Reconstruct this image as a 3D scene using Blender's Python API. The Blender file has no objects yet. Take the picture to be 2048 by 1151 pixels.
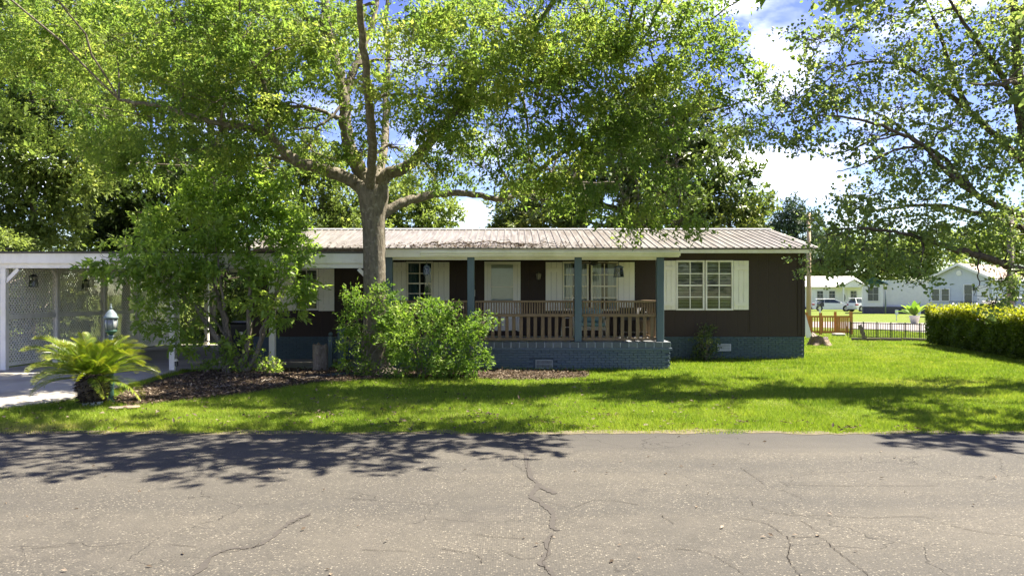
import bpy, math, random
import numpy as np
from mathutils import Vector, Matrix

random.seed(11)
rng = np.random.default_rng(11)
scene = bpy.context.scene
COL = scene.collection

# ------------------------------------------------------------------ camera
F, H, HY = 1540.0, 1.9, 590.0            # focal length in photo pixels, eye height, horizon row
cam_data = bpy.data.cameras.new('camera')
cam = bpy.data.objects.new('camera', cam_data)
COL.objects.link(cam)
cam.location = (0, 0, H)
cam.rotation_euler = (math.radians(90), 0, 0)
cam_data.sensor_width = 36.0
cam_data.lens = 36.0 * F / 2048.0
cam_data.shift_y = (HY - 575.5) / 2048.0
cam_data.clip_start = 0.1
cam_data.clip_end = 3000
scene.camera = cam

# ------------------------------------------------------------------ light
SUN = Vector((0.56, 0.19, 1.0)).normalized()
sun_el = math.asin(SUN.z)
sun_az = math.atan2(SUN.x, SUN.y)        # clockwise from +Y
world = bpy.data.worlds.new('World')
scene.world = world
world.use_nodes = True
wt = world.node_tree
for n in list(wt.nodes):
    wt.nodes.remove(n)


def wn(kind, **kw):
    n = wt.nodes.new(kind)
    for k, v in kw.items():
        setattr(n, k, v)
    return n


def wmath(op, a, b=None, c=None, clamp=False):
    n = wn('ShaderNodeMath', operation=op, use_clamp=clamp)
    for i, v in enumerate((a, b, c)):
        if v is None:
            continue
        if isinstance(v, (int, float)):
            n.inputs[i].default_value = v
        else:
            wt.links.new(v, n.inputs[i])
    return n.outputs[0]


w_out = wn('ShaderNodeOutputWorld')
w_bg = wn('ShaderNodeBackground')
w_sky = wn('ShaderNodeTexSky', sky_type='NISHITA', sun_disc=False)
w_sky.sun_elevation = sun_el
w_sky.sun_rotation = sun_az
w_sky.air_density = 1.0
w_sky.dust_density = 0.2
w_sky.ozone_density = 2.0
w_bg.inputs['Strength'].default_value = 0.14
w_tc = wn('ShaderNodeTexCoord')
w_map = wn('ShaderNodeMapping')
w_map.inputs['Scale'].default_value = (1.0, 1.0, 2.3)
w_map.inputs['Location'].default_value = (2.7, 1.3, 0.6)
wt.links.new(w_tc.outputs['Generated'], w_map.inputs['Vector'])
w_noise = wn('ShaderNodeTexNoise')
w_noise.inputs['Scale'].default_value = 5.0
w_noise.inputs['Detail'].default_value = 9.0
w_noise.inputs['Roughness'].default_value = 0.56
wt.links.new(w_map.outputs['Vector'], w_noise.inputs['Vector'])
dens = wmath('MULTIPLY_ADD', w_noise.outputs['Fac'], 1.9, -1.0)
# cumulus banks: centre direction given as photo pixel, half sizes in radians
for (px, py, ax, az, amp) in ((1575, 85, 0.062, 0.050, .95), (1510, 110, .04, .03, .25), (1545, 330, 0.09, 0.026, .75), (1650, 325, 0.07, 0.026, .4), (1590, 378, 0.09, 0.018, .6),
                              (1740, 300, .05, .02, .3), (1900, 240, .05, .03, .3), (1480, 8, .03, .012, .4),
                              (955, 425, .07, .02, .5), (1830, 150, .04, .02, .3)):
    d = Vector(((px - 1024) / F, 1, (HY - py) / F)).normalized()
    sub = wn('ShaderNodeVectorMath', operation='SUBTRACT')
    wt.links.new(w_tc.outputs['Generated'], sub.inputs[0])
    sub.inputs[1].default_value = d
    div = wn('ShaderNodeVectorMath', operation='DIVIDE')
    wt.links.new(sub.outputs[0], div.inputs[0])
    div.inputs[1].default_value = (ax, ax, az)
    ln = wn('ShaderNodeVectorMath', operation='LENGTH')
    wt.links.new(div.outputs[0], ln.inputs[0])
    b = wmath('SUBTRACT', 1.3, ln.outputs['Value'], clamp=True)
    dens = wmath('MULTIPLY_ADD', b, amp * 0.50, dens)
w_ramp = wn('ShaderNodeValToRGB')
w_ramp.color_ramp.elements[0].position = 0.0
w_ramp.color_ramp.elements[1].position = 0.55
w_re = w_ramp.color_ramp.elements.new(0.22)
w_re.color = (.10, .10, .10, 1)
wt.links.new(dens, w_ramp.inputs['Fac'])
w_cc = wn('ShaderNodeValToRGB')            # thin cloud slightly grey, thick cloud white
w_cc.color_ramp.elements[0].color = (1.25, 1.3, 1.4, 1)
w_cc.color_ramp.elements[1].color = (17.0, 16.6, 15.8, 1)
w_cc.color_ramp.elements[1].position = 0.95
w_ce = w_cc.color_ramp.elements.new(0.42)
w_ce.color = (1.6, 1.63, 1.7, 1)
w_n2 = wn('ShaderNodeTexNoise')
w_n2.inputs['Scale'].default_value = 9.0
w_n2.inputs['Detail'].default_value = 4.0
wt.links.new(w_map.outputs['Vector'], w_n2.inputs['Vector'])
wt.links.new(wmath('MULTIPLY_ADD', w_n2.outputs['Fac'], 1.5, -0.02), w_cc.inputs['Fac'])
w_hsv = wn('ShaderNodeHueSaturation')
w_hsv.inputs['Saturation'].default_value = 1.2
w_hsv.inputs['Hue'].default_value = 0.535
w_hsv.inputs['Value'].default_value = 0.225
wt.links.new(w_sky.outputs['Color'], w_hsv.inputs['Color'])
w_mix = wn('ShaderNodeMix', data_type='RGBA')
wt.links.new(w_ramp.outputs['Color'], w_mix.inputs['Factor'])
wt.links.new(w_hsv.outputs['Color'], w_mix.inputs['A'])
wt.links.new(w_cc.outputs['Color'], w_mix.inputs['B'])
wt.links.new(w_mix.outputs['Result'], w_bg.inputs['Color'])
wt.links.new(w_bg.outputs['Background'], w_out.inputs['Surface'])

sun_data = bpy.data.lights.new('sun', 'SUN')
sun_data.energy = 3.1
sun_data.angle = math.radians(0.55)
sun_data.color = (1.0, 0.93, 0.80)
sun = bpy.data.objects.new('sun', sun_data)
COL.objects.link(sun)
sun.location = (20, 10, 40)
sun.rotation_euler = (-SUN).to_track_quat('-Z', 'Y').to_euler()

scene.view_settings.view_transform = 'Standard'
scene.view_settings.look = 'None'
scene.view_settings.gamma = 1.0
scene.view_settings.exposure = 2.95
scene.view_settings.use_curve_mapping = False
scene.cycles.max_bounces = 12
scene.cycles.diffuse_bounces = 8
scene.cycles.transmission_bounces = 12
scene.cycles.transparent_max_bounces = 12
scene.cycles.sample_clamp_indirect = 6.0

# ------------------------------------------------------------------ helpers
def P(px, py, Y):
    """photo pixel at a known distance -> point"""
    return ((px - 1024) * Y / F, Y, H - (py - HY) * Y / F)


def G(px, py):
    """photo pixel on the ground -> X, Y"""
    Y = F * H / (py - HY)
    return ((px - 1024) * Y / F, Y)


MATS = {}


class NT:
    """small wrapper for writing material nodes"""
    def __init__(self, name):
        self.m = bpy.data.materials.new(name)
        self.m.use_nodes = True
        self.t = self.m.node_tree
        self.b = self.t.nodes['Principled BSDF']
        self.out = self.t.nodes['Material Output']
        MATS[name] = self.m

    def n(self, kind, **kw):
        n = self.t.nodes.new(kind)
        for k, v in kw.items():
            setattr(n, k, v)
        return n

    def l(self, a, b):
        self.t.links.new(a, b)

    def coords(self, scale=(1, 1, 1)):
        tc = self.n('ShaderNodeTexCoord')
        mp = self.n('ShaderNodeMapping')
        mp.inputs['Scale'].default_value = scale
        self.l(tc.outputs['Object'], mp.inputs['Vector'])
        return mp.outputs['Vector']

    def noise(self, vec, scale, detail=4, rough=0.55, dist=0.0):
        n = self.n('ShaderNodeTexNoise')
        n.inputs['Scale'].default_value = scale
        n.inputs['Detail'].default_value = detail
        n.inputs['Roughness'].default_value = rough
        n.inputs['Distortion'].default_value = dist
        self.l(vec, n.inputs['Vector'])
        return n.outputs['Fac']

    def ramp(self, fac, stops):
        r = self.n('ShaderNodeValToRGB')
        els = r.color_ramp.elements
        while len(els) < len(stops):
            els.new(0.5)
        for e, (p, c) in zip(els, stops):
            e.position = p
            e.color = c if len(c) == 4 else (*c, 1)
        self.l(fac, r.inputs['Fac'])
        return r.outputs['Color']

    def mix(self, fac, a, b, mode='MIX'):
        n = self.n('ShaderNodeMix', data_type='RGBA', blend_type=mode)
        for v, s in ((fac, 'Factor'), (a, 'A'), (b, 'B')):
            if isinstance(v, (int, float)):
                n.inputs[s].default_value = v
            elif isinstance(v, tuple):
                n.inputs[s].default_value = (*v, 1) if len(v) == 3 else v
            else:
                self.l(v, n.inputs[s])
        return n.outputs['Result']

    def math(self, op, a, b=None, clamp=False):
        n = self.n('ShaderNodeMath', operation=op, use_clamp=clamp)
        for i, v in enumerate((a, b)):
            if v is None:
                continue
            if isinstance(v, (int, float)):
                n.inputs[i].default_value = v
            else:
                self.l(v, n.inputs[i])
        return n.outputs[0]

    def bump(self, h, strength=0.3, dist=0.01):
        n = self.n('ShaderNodeBump')
        n.inputs['Strength'].default_value = strength
        n.inputs['Distance'].default_value = dist
        self.l(h, n.inputs['Height'])
        self.l(n.outputs['Normal'], self.b.inputs['Normal'])

    def set(self, col=None, rough=0.7, spec=0.3, metal=0.0):
        if col is not None:
            if isinstance(col, tuple):
                self.b.inputs['Base Color'].default_value = (*col, 1)
            else:
                self.l(col, self.b.inputs['Base Color'])
        self.b.inputs['Roughness'].default_value = rough
        self.b.inputs['Specular IOR Level'].default_value = spec
        self.b.inputs['Metallic'].default_value = metal


def simple(name, a, b=None, rough=0.7, spec=0.3, metal=0.0, scale=6.0, stretch=(1, 1, 1), bump=0.15, bdist=0.004, lo=.3, hi=.7):
    """two-tone weathered surface"""
    t = NT(name)
    v = t.coords(stretch)
    if b is None:
        b = tuple(x * 0.75 for x in a)
    n1 = t.noise(v, scale, 6, .6)
    t.set(t.ramp(n1, [(lo, b), (hi, a)]), rough, spec, metal)
    if bump:
        t.bump(t.noise(v, scale * 5, 3), bump, bdist)
    return t.m


def leafmat(name, stops, trans, tfac=0.38, rough=0.45, spec=0.35):
    """leaf: tint attribute picks the leaf colour, light also passes through"""
    t = NT(name)
    at = t.n('ShaderNodeAttribute', attribute_name='tint')
    c = t.ramp(at.outputs['Fac'], stops)
    t.set(c, rough, spec)
    tr = t.n('ShaderNodeBsdfTranslucent')
    t.l(t.mix(1.0, c, trans, 'MULTIPLY'), tr.inputs['Color'])
    mx = t.n('ShaderNodeMixShader')
    mx.inputs[0].default_value = tfac
    t.l(t.b.outputs[0], mx.inputs[1])
    t.l(tr.outputs[0], mx.inputs[2])
    t.l(mx.outputs[0], t.out.inputs['Surface'])
    return t.m


ORG = {}


def org(o):
    return ORG.get(o.name, (0.0, 0.0, 0.0)) if o is not None else (0.0, 0.0, 0.0)


def props(o, label=None, cat=None, group=None, kind=None):
    if label:
        o['label'] = label
    if cat:
        o['category'] = cat
    if group:
        o['group'] = group
    if kind:
        o['kind'] = kind
    return o


def thing(name, label, cat, loc=(0, 0, 0), rz=0.0, group=None):
    o = bpy.data.objects.new(name, None)
    o.empty_display_size = 0.1
    COL.objects.link(o)
    o.location = loc
    o.rotation_euler = (0, 0, rz)
    ORG[o.name] = tuple(loc)
    return props(o, label, cat, group)


def local_thing(name, label, cat, loc=(0, 0, 0), rz=0.0, group=None):
    """parts are given in the thing's own coordinates"""
    o = thing(name, label, cat, loc, rz, group)
    ORG[o.name] = (0.0, 0.0, 0.0)
    return o


class MB:
    """collects shapes into one mesh"""
    def __init__(self):
        self.v, self.f, self.s = [], [], []

    def add(self, vs, fs, smooth=False):
        k = len(self.v)
        self.v += [tuple(x) for x in vs]
        self.f += [tuple(i + k for i in f) for f in fs]
        self.s += [smooth] * len(fs)
        return self

    def box(self, x0, x1, y0, y1, z0, z1):
        vs = [(x, y, z) for z in (z0, z1) for y in (y0, y1) for x in (x0, x1)]
        return self.add(vs, [(0, 2, 3, 1), (4, 5, 7, 6), (0, 1, 5, 4), (2, 6, 7, 3), (0, 4, 6, 2), (1, 3, 7, 5)])

    def bevbox(self, x0, x1, y0, y1, z0, z1, b):
        """box with chamfered edges"""
        vs, idx = [], {}
        for ix, (xa, xs) in enumerate(((x0, 1), (x1, -1))):
            for iy, (ya, ys) in enumerate(((y0, 1), (y1, -1))):
                for iz, (za, zs) in enumerate(((z0, 1), (z1, -1))):
                    for ax in range(3):
                        p = [xa + xs * b, ya + ys * b, za + zs * b]
                        p[ax] = (xa, ya, za)[ax]
                        idx[(ix, iy, iz, ax)] = len(vs)
                        vs.append(p)
        fs = []
        for ax in range(3):
            o1, o2 = [a for a in range(3) if a != ax]
            for s in (0, 1):
                q = []
                for (a, c) in ((0, 0), (1, 0), (1, 1), (0, 1)):
                    k = [0, 0, 0]
                    k[ax], k[o1], k[o2] = s, a, c
                    q.append(idx[(*k, ax)])
                fs.append(q)
            for a in (0, 1):
                for c in (0, 1):
                    k0, k1 = [0, 0, 0], [0, 0, 0]
                    k0[ax], k1[ax] = 0, 1
                    k0[o1] = k1[o1] = a
                    k0[o2] = k1[o2] = c
                    fs.append([idx[(*k0, o1)], idx[(*k1, o1)], idx[(*k1, o2)], idx[(*k0, o2)]])
        for a in (0, 1):
            for c in (0, 1):
                for d in (0, 1):
                    fs.append([idx[(a, c, d, 0)], idx[(a, c, d, 1)], idx[(a, c, d, 2)]])
        return self.add(vs, fs)

    def bar(self, a, b, w, t, up=(0, 0, 1)):
        """rectangular bar from a to b, w across, t along up"""
        a, b = Vector(a), Vector(b)
        d = (b - a).normalized()
        u = Vector(up)
        s = d.cross(u)
        if s.length < 1e-5:
            s = d.cross(Vector((0, 1, 0)))
        s.normalize()
        u = s.cross(d).normalized()
        vs = []
        for p in (a, b):
            for (i, j) in ((-1, -1), (1, -1), (1, 1), (-1, 1)):
                vs.append(p + s * (i * w / 2) + u * (j * t / 2))
        return self.add(vs, [(0, 1, 2, 3), (7, 6, 5, 4), (0, 4, 5, 1), (1, 5, 6, 2), (2, 6, 7, 3), (3, 7, 4, 0)])

    def tube(self, pts, radii, n=8, cap=True):
        V, Fq = tube_np(np.array(pts, float), np.array(radii, float), n)
        m = len(pts)
        fs = [tuple(q) for q in Fq]
        self.add(V, fs, True)
        if cap:
            k = len(self.v) - len(V)
            self.f += [tuple(k + i for i in range(n))[::-1], tuple(k + (m - 1) * n + i for i in range(n))]
            self.s += [False, False]
        return self

    def lathe(self, prof, cx=0, cy=0, z=0, n=16, smooth=True):
        vs = []
        for (r, h) in prof:
            for i in range(n):
                a = 2 * math.pi * i / n
                vs.append((cx + r * math.cos(a), cy + r * math.sin(a), z + h))
        fs = []
        for k in range(len(prof) - 1):
            for i in range(n):
                j = (i + 1) % n
                fs.append((k * n + i, k * n + j, (k + 1) * n + j, (k + 1) * n + i))
        self.add(vs, fs, smooth)
        b = len(self.v) - len(vs)
        self.f += [tuple(b + i for i in range(n))[::-1], tuple(b + (len(prof) - 1) * n + i for i in range(n))]
        self.s += [False, False]
        return self

    def prism(self, poly, axis, a, b):
        """polygon (2-D) extruded along axis 0/1/2 from a to b"""
        def mk(p, d):
            q = list(p)
            q.insert(axis, d)
            return q
        n = len(poly)
        vs = [mk(p, a) for p in poly] + [mk(p, b) for p in poly]
        fs = [tuple(range(n))[::-1], tuple(range(n, 2 * n))]
        fs += [(i, (i + 1) % n, n + (i + 1) % n, n + i) for i in range(n)]
        return self.add(vs, fs)

    def mesh(self, name, o=(0, 0, 0)):
        me = bpy.data.meshes.new(name)
        me.from_pydata([(v[0] - o[0], v[1] - o[1], v[2] - o[2]) for v in self.v], [], self.f)
        me.polygons.foreach_set('use_smooth', self.s)
        me.update()
        return me

    def part(self, name, mat, parent=None, kind=None):
        o = org(parent)
        me = self.mesh(name, o)
        fix_normals(me)
        me.materials.append(mat)
        ob = bpy.data.objects.new(name, me)
        COL.objects.link(ob)
        if parent is not None:
            ob.parent = parent
            ORG[ob.name] = o
        if kind:
            ob['kind'] = kind
        return ob


def fix_normals(me):
    import bmesh
    bm = bmesh.new()
    bm.from_mesh(me)
    bmesh.ops.recalc_face_normals(bm, faces=bm.faces)
    bm.to_mesh(me)
    bm.free()


def tube_np(pts, radii, n=6):
    """rings along a path: vertices and quads"""
    m = len(pts)
    tan = np.gradient(pts, axis=0)
    tan /= np.linalg.norm(tan, axis=1, keepdims=True) + 1e-9
    ref = np.array([0.0, 1.0, 0.13]) if abs(tan[0][2]) > 0.7 else np.array([0.0, 0.2, 1.0])
    s = np.cross(tan, ref)
    s /= np.linalg.norm(s, axis=1, keepdims=True) + 1e-9
    u = np.cross(s, tan)
    a = np.arange(n) * 2 * np.pi / n
    ring = np.cos(a)[None, :, None] * s[:, None, :] + np.sin(a)[None, :, None] * u[:, None, :]
    V = (pts[:, None, :] + ring * radii[:, None, None]).reshape(-1, 3)
    i = np.arange(m - 1)[:, None] * n
    j = np.arange(n)[None, :]
    j2 = (j + 1) % n
    Fq = np.stack([i + j, i + j2, i + n + j2, i + n + j], -1).reshape(-1, 4)
    return V, Fq


def np_obj(name, V, Fq, mat, parent=None, tint=None, smooth=False, kind=None):
    """mesh object from numpy arrays (all faces with the same corner count)"""
    o = np.array(org(parent))
    V = np.asarray(V, np.float32) - o.astype(np.float32)
    nf, k = Fq.shape
    me = bpy.data.meshes.new(name)
    me.vertices.add(len(V))
    me.vertices.foreach_set('co', V.ravel())
    me.loops.add(nf * k)
    me.loops.foreach_set('vertex_index', Fq.ravel().astype(np.int32))
    me.polygons.add(nf)
    me.polygons.foreach_set('loop_start', np.arange(0, nf * k, k, dtype=np.int32))
    me.polygons.foreach_set('use_smooth', np.full(nf, smooth, dtype=bool))
    me.update(calc_edges=True)
    if tint is not None:
        at = me.attributes.new('tint', 'FLOAT', 'POINT')
        at.data.foreach_set('value', np.asarray(tint, np.float32))
    me.materials.append(mat)
    ob = bpy.data.objects.new(name, me)
    COL.objects.link(ob)
    if parent is not None:
        ob.parent = parent
        ORG[ob.name] = tuple(o)
    if kind:
        ob['kind'] = kind
    return ob


def catmull(pts, per=6):
    pts = np.array(pts, float)
    if len(pts) < 3:
        t = np.linspace(0, 1, per + 1)[:, None]
        return pts[0] * (1 - t) + pts[-1] * t
    p = np.vstack([2 * pts[0] - pts[1], pts, 2 * pts[-1] - pts[-2]])
    out = []
    for i in range(1, len(p) - 2):
        for t in np.arange(per) / per:
            a, b, c, d = p[i - 1], p[i], p[i + 1], p[i + 2]
            out.append(0.5 * ((2 * b) + (c - a) * t + (2 * a - 5 * b + 4 * c - d) * t * t + (3 * b - a - 3 * c + d) * t ** 3))
    out.append(p[-2])
    return np.array(out)


class Tubes:
    """all wood of one tree in one mesh"""
    def __init__(self):
        self.V, self.Fq, self.k = [], [], 0

    def add(self, pts, radii, n=6):
        V, Fq = tube_np(np.asarray(pts, float), np.asarray(radii, float), n)
        self.V.append(V)
        self.Fq.append(Fq + self.k)
        self.k += len(V)

    def limb(self, pts, r0, r1, n=8, per=6, wob=0.0, power=1.0):
        c = catmull(pts, per)
        t = np.linspace(0, 1, len(c)) ** power
        if wob:
            j = rng.normal(0, wob, c.shape)
            j[0] = 0
            c = c + j
        r = r0 * (1 - t) + r1 * t
        self.add(c, r * (1 + rng.normal(0, .04, len(r))), n)
        return c, r

    def part(self, name, mat, parent, kind=None):
        return np_obj(name, np.vstack(self.V), np.vstack(self.Fq), mat, parent, smooth=True, kind=kind)


def unit(a):
    return a / (np.linalg.norm(a, axis=-1, keepdims=True) + 1e-9)


def leaf_mesh(pos, d, nrm, ln, wd, shape='diamond', fold=0.12):
    """leaves as folded blades; returns vertices, quads, vertices per leaf"""
    s = unit(np.cross(d, nrm))
    n2 = np.cross(s, d)
    ln, wd = ln[:, None], wd[:, None]
    if shape == 'diamond':
        mid = pos + d * ln * 0.45
        V = np.stack([pos, mid + s * wd / 2 + n2 * wd * fold, pos + d * ln, mid - s * wd / 2 + n2 * wd * fold], 1)
        k = 4
        q = np.array([[0, 1, 2, 3]])
    else:
        m1, m2 = pos + d * ln * 0.25, pos + d * ln * 0.72
        V = np.stack([pos, m1 + s * wd * .5 + n2 * wd * fold, m2 + s * wd * .42 + n2 * wd * fold, pos + d * ln,
                      m2 - s * wd * .42 + n2 * wd * fold, m1 - s * wd * .5 + n2 * wd * fold], 1)
        k = 6
        q = np.array([[0, 1, 2, 3], [0, 3, 4, 5]])
    N = len(pos)
    Fq = (q[None] + np.arange(N)[:, None, None] * k).reshape(-1, 4)
    return V.reshape(-1, 3), Fq, k


def foliage(lobes, sub_per=9, twigs=16, leaves=12, subr=0.55, flat=0.6, ln=0.11, wd=0.05, twig_len=0.35,
            up=0.9, droop=0.15, shape='diamond', r=None, shell=2.0, jit=0.9):
    """lobes: (x, y, z, rx, ry, rz).  Leaves grow in sprays (sub-clumps) gathered in lobes."""
    r = r or rng
    pos, dr, nm, tn = [], [], [], []
    for (x, y, z, rx, ry, rz) in lobes:
        c = np.array([x, y, z])
        ns = max(3, int(sub_per * (rx * ry * rz) ** (2 / 3)))
        dv = unit(r.normal(size=(ns, 3)))
        rad = r.random(ns) ** (1 / (shell + 1))
        sc = c + dv * rad[:, None] * np.array([rx, ry, rz])
        sr = subr * r.uniform(0.6, 1.25, ns)
        lt = r.normal(0, .12)
        tone = np.clip(r.normal(.48 + lt, .26, ns), 0, 1)
        nt = twigs
        tv = unit(r.normal(size=(ns, nt, 3))) * (r.random((ns, nt, 1)) ** 0.45)
        tv[..., 2] *= flat
        tb = sc[:, None, :] + tv * sr[:, None, None]
        td = unit(tv * 1.2 + dv[:, None, :] * 0.8 + r.normal(0, .5, (ns, nt, 3)) + np.array([0, 0, -droop]))
        t = r.uniform(0, 1, (ns, nt, leaves, 1))
        L = twig_len * r.uniform(.6, 1.2, (ns, nt, 1, 1))
        p = tb[:, :, None, :] + td[:, :, None, :] * t * L + r.normal(0, .035, (ns, nt, leaves, 3))
        p[..., 2] -= droop * 0.5 * (t[..., 0] * L[..., 0]) ** 2
        ld = unit(td[:, :, None, :] * 0.7 + r.normal(0, jit, (ns, nt, leaves, 3)) * 0.7 + np.array([0, 0, -droop]))
        ln_n = unit(r.normal(0, .55, (ns, nt, leaves, 3)) + np.array([0, 0, up]))
        tt = np.clip(0.66 * tone[:, None, None] + 0.34 * r.random((ns, nt, leaves)), 0, 1)
        pos.append(p.reshape(-1, 3))
        dr.append(ld.reshape(-1, 3))
        nm.append(ln_n.reshape(-1, 3))
        tn.append(tt.ravel())
    pos, dr, nm, tn = np.vstack(pos), np.vstack(dr), np.vstack(nm), np.concatenate(tn)
    keep = pos[:, 2] > 0.02
    pos, dr, nm, tn = pos[keep], dr[keep], nm[keep], tn[keep]
    sz = np.clip(r.lognormal(-.08, .30, len(pos)), .4, 1.7)
    V, Fq, k = leaf_mesh(pos, dr, nm, ln * sz, wd * sz, shape)
    return V, Fq, np.repeat(tn, k)


def lobes_px(lst, default_flat=0.75):
    """(px, py, Y, r[, flat]) -> lobes in metres"""
    out = []
    for e in lst:
        x, y, z = P(e[0], e[1], e[2])
        r_ = e[3]
        fl = e[4] if len(e) > 4 else default_flat
        out.append((x, y, z, r_, r_, r_ * fl))
    return out


def vnoise(x, y, seed=0):
    """smooth value noise in [0, 1]"""
    rs = np.random.default_rng(seed)
    tab = rs.random((64, 64))
    xi, yi = np.floor(x).astype(int), np.floor(y).astype(int)
    fx, fy = x - xi, y - yi
    fx, fy = fx * fx * (3 - 2 * fx), fy * fy * (3 - 2 * fy)
    g = lambda a, b: tab[a % 64, b % 64]
    return (g(xi, yi) * (1 - fx) + g(xi + 1, yi) * fx) * (1 - fy) + (g(xi, yi + 1) * (1 - fx) + g(xi + 1, yi + 1) * fx) * fy


def inside(px, py, poly):
    px, py = np.asarray(px), np.asarray(py)
    r_ = np.zeros(px.shape, bool)
    n = len(poly)
    for i in range(n):
        x0, y0 = poly[i]
        x1, y1 = poly[(i + 1) % n]
        c = ((y0 > py) != (y1 > py)) & (px < (x1 - x0) * (py - y0) / (y1 - y0 + 1e-12) + x0)
        r_ ^= c
    return r_


def copy_tree(o, parent=None):
    c = o.copy()
    COL.objects.link(c)
    c.parent = parent
    for ch in list(o.children):
        copy_tree(ch, c)
    return c


def shared(name, me, loc, parent, rot=None):
    """one more piece that shares mesh data; loc in world coordinates"""
    ob = bpy.data.objects.new(name, me)
    COL.objects.link(ob)
    ob.parent = parent
    o = org(parent)
    ob.location = (loc[0] - o[0], loc[1] - o[1], loc[2] - o[2])
    if rot:
        ob.rotation_euler = rot
    ORG[ob.name] = o
    return ob

# ------------------------------------------------------------------ materials
def asphalt_mat():
    t = NT('asphalt')
    v = t.coords()
    vo = t.n('ShaderNodeTexVoronoi', feature='F1')
    vo.inputs['Scale'].default_value = 58
    t.l(v, vo.inputs['Vector'])
    cell = t.n('ShaderNodeSeparateColor')
    t.l(vo.outputs['Color'], cell.inputs['Color'])
    big = t.noise(v, 0.35, 6, .62, .4)
    lanes = t.noise(t.coords((.05, 1.0, 1)), 0.9, 4, .55)
    mid = t.noise(v, 3.2, 6, .68)
    sx = t.n('ShaderNodeSeparateXYZ')
    t.l(v, sx.inputs[0])
    # strip of later, finer, darker overlay along the verge
    e = t.math('ADD', sx.outputs[1], t.math('MULTIPLY', t.math('SUBTRACT', t.noise(v, 1.1, 5, .6), .5), 0.9))
    edge = t.ramp(t.math('MULTIPLY', e, 0.08), [(.735, (0, 0, 0)), (.775, (1, 1, 1))])
    base = t.ramp(mid, [(.25, (0.0421, 0.0384, 0.0320)), (.5, (0.0574, 0.0522, 0.0436)), (.75, (0.0747, 0.0671, 0.0553))])
    base = t.mix(t.ramp(big, [(.38, (0, 0, 0)), (.66, (.8, .8, .8))]), base, (0.0843, 0.0749, 0.0592))
    base = t.mix(t.ramp(lanes, [(.45, (0, 0, 0)), (.62, (.55, .55, .55))]), base, (0.0430, 0.0405, 0.0359))
    stone = t.ramp(cell.outputs[0], [(0, (0.0230, 0.0217, 0.0194)), (.28, (0.0430, 0.0394, 0.0330)), (.6, (0.0651, 0.0581, 0.0475)), (.84, (0.1196, 0.1035, 0.0777)), (1, (0.2365, 0.2130, 0.1674))])
    wear = t.noise(v, 1.2, 6, .7, .5)
    dist = t.ramp(vo.outputs['Distance'], [(.25, (1, 1, 1)), (.55, (0, 0, 0))])
    fac = t.math('MULTIPLY', dist, t.ramp(wear, [(.32, (.25, .25, .25)), (.62, (1, 1, 1))]))
    fac = t.math('MULTIPLY', fac, t.math('SUBTRACT', 1.0, t.math('MULTIPLY', edge, .75)))
    col = t.mix(fac, base, stone)
    col = t.mix(t.math('MULTIPLY', edge, .55), col, t.mix(mid, (0.0400, 0.0368, 0.0332), (0.0557, 0.0514, 0.0453)))
    # hairline crazing, only where the surface is tired
    wv = t.n('ShaderNodeVectorMath', operation='ADD')
    dn = t.n('ShaderNodeTexNoise')
    dn.inputs['Scale'].default_value = 1.6
    dn.inputs['Detail'].default_value = 6
    t.l(v, dn.inputs['Vector'])
    sc = t.n('ShaderNodeVectorMath', operation='SCALE')
    sc.inputs['Scale'].default_value = .9
    t.l(dn.outputs['Color'], sc.inputs[0])
    t.l(v, wv.inputs[0])
    t.l(sc.outputs[0], wv.inputs[1])
    ve = t.n('ShaderNodeTexVoronoi', feature='DISTANCE_TO_EDGE')
    ve.inputs['Scale'].default_value = .62
    t.l(wv.outputs[0], ve.inputs['Vector'])
    line = t.ramp(ve.outputs['Distance'], [(.0, (1, 1, 1)), (.006, (0, 0, 0))])
    mask = t.ramp(t.noise(v, .55, 3, .5), [(.46, (0, 0, 0)), (.6, (.85, .85, .85))])
    line = t.math('MULTIPLY', line, mask)
    col = t.mix(line, col, (.02, .018, .015))
    # a few old drips
    st = t.ramp(t.noise(v, 1.9, 2, .4), [(.70, (0, 0, 0)), (.76, (.45, .45, .45))])
    col = t.mix(st, col, (.03, .028, .026))
    t.set(col, 0.85, 0.22)
    hgt = t.math('ADD', t.math('MULTIPLY', vo.outputs['Distance'], -1.0), t.noise(v, 130, 2))
    t.bump(t.math('SUBTRACT', hgt, t.math('MULTIPLY', line, 2.0)), 0.5, 0.006)
    return t.m


def ground_mat():
    t = NT('turf_soil')
    v = t.coords()
    a = t.noise(v, 0.55, 5, .6)
    b = t.noise(v, 7, 5, .65)
    c = t.mix(b, (0.075, 0.108, 0.013), (0.115, 0.155, 0.02))
    c = t.mix(t.ramp(a, [(.45, (0, 0, 0)), (.7, (1, 1, 1))]), c, (0.12, 0.125, 0.033))
    t.set(c, 0.9, 0.1)
    t.bump(t.noise(v, 40, 3), .8, .03)
    return t.m


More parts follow.
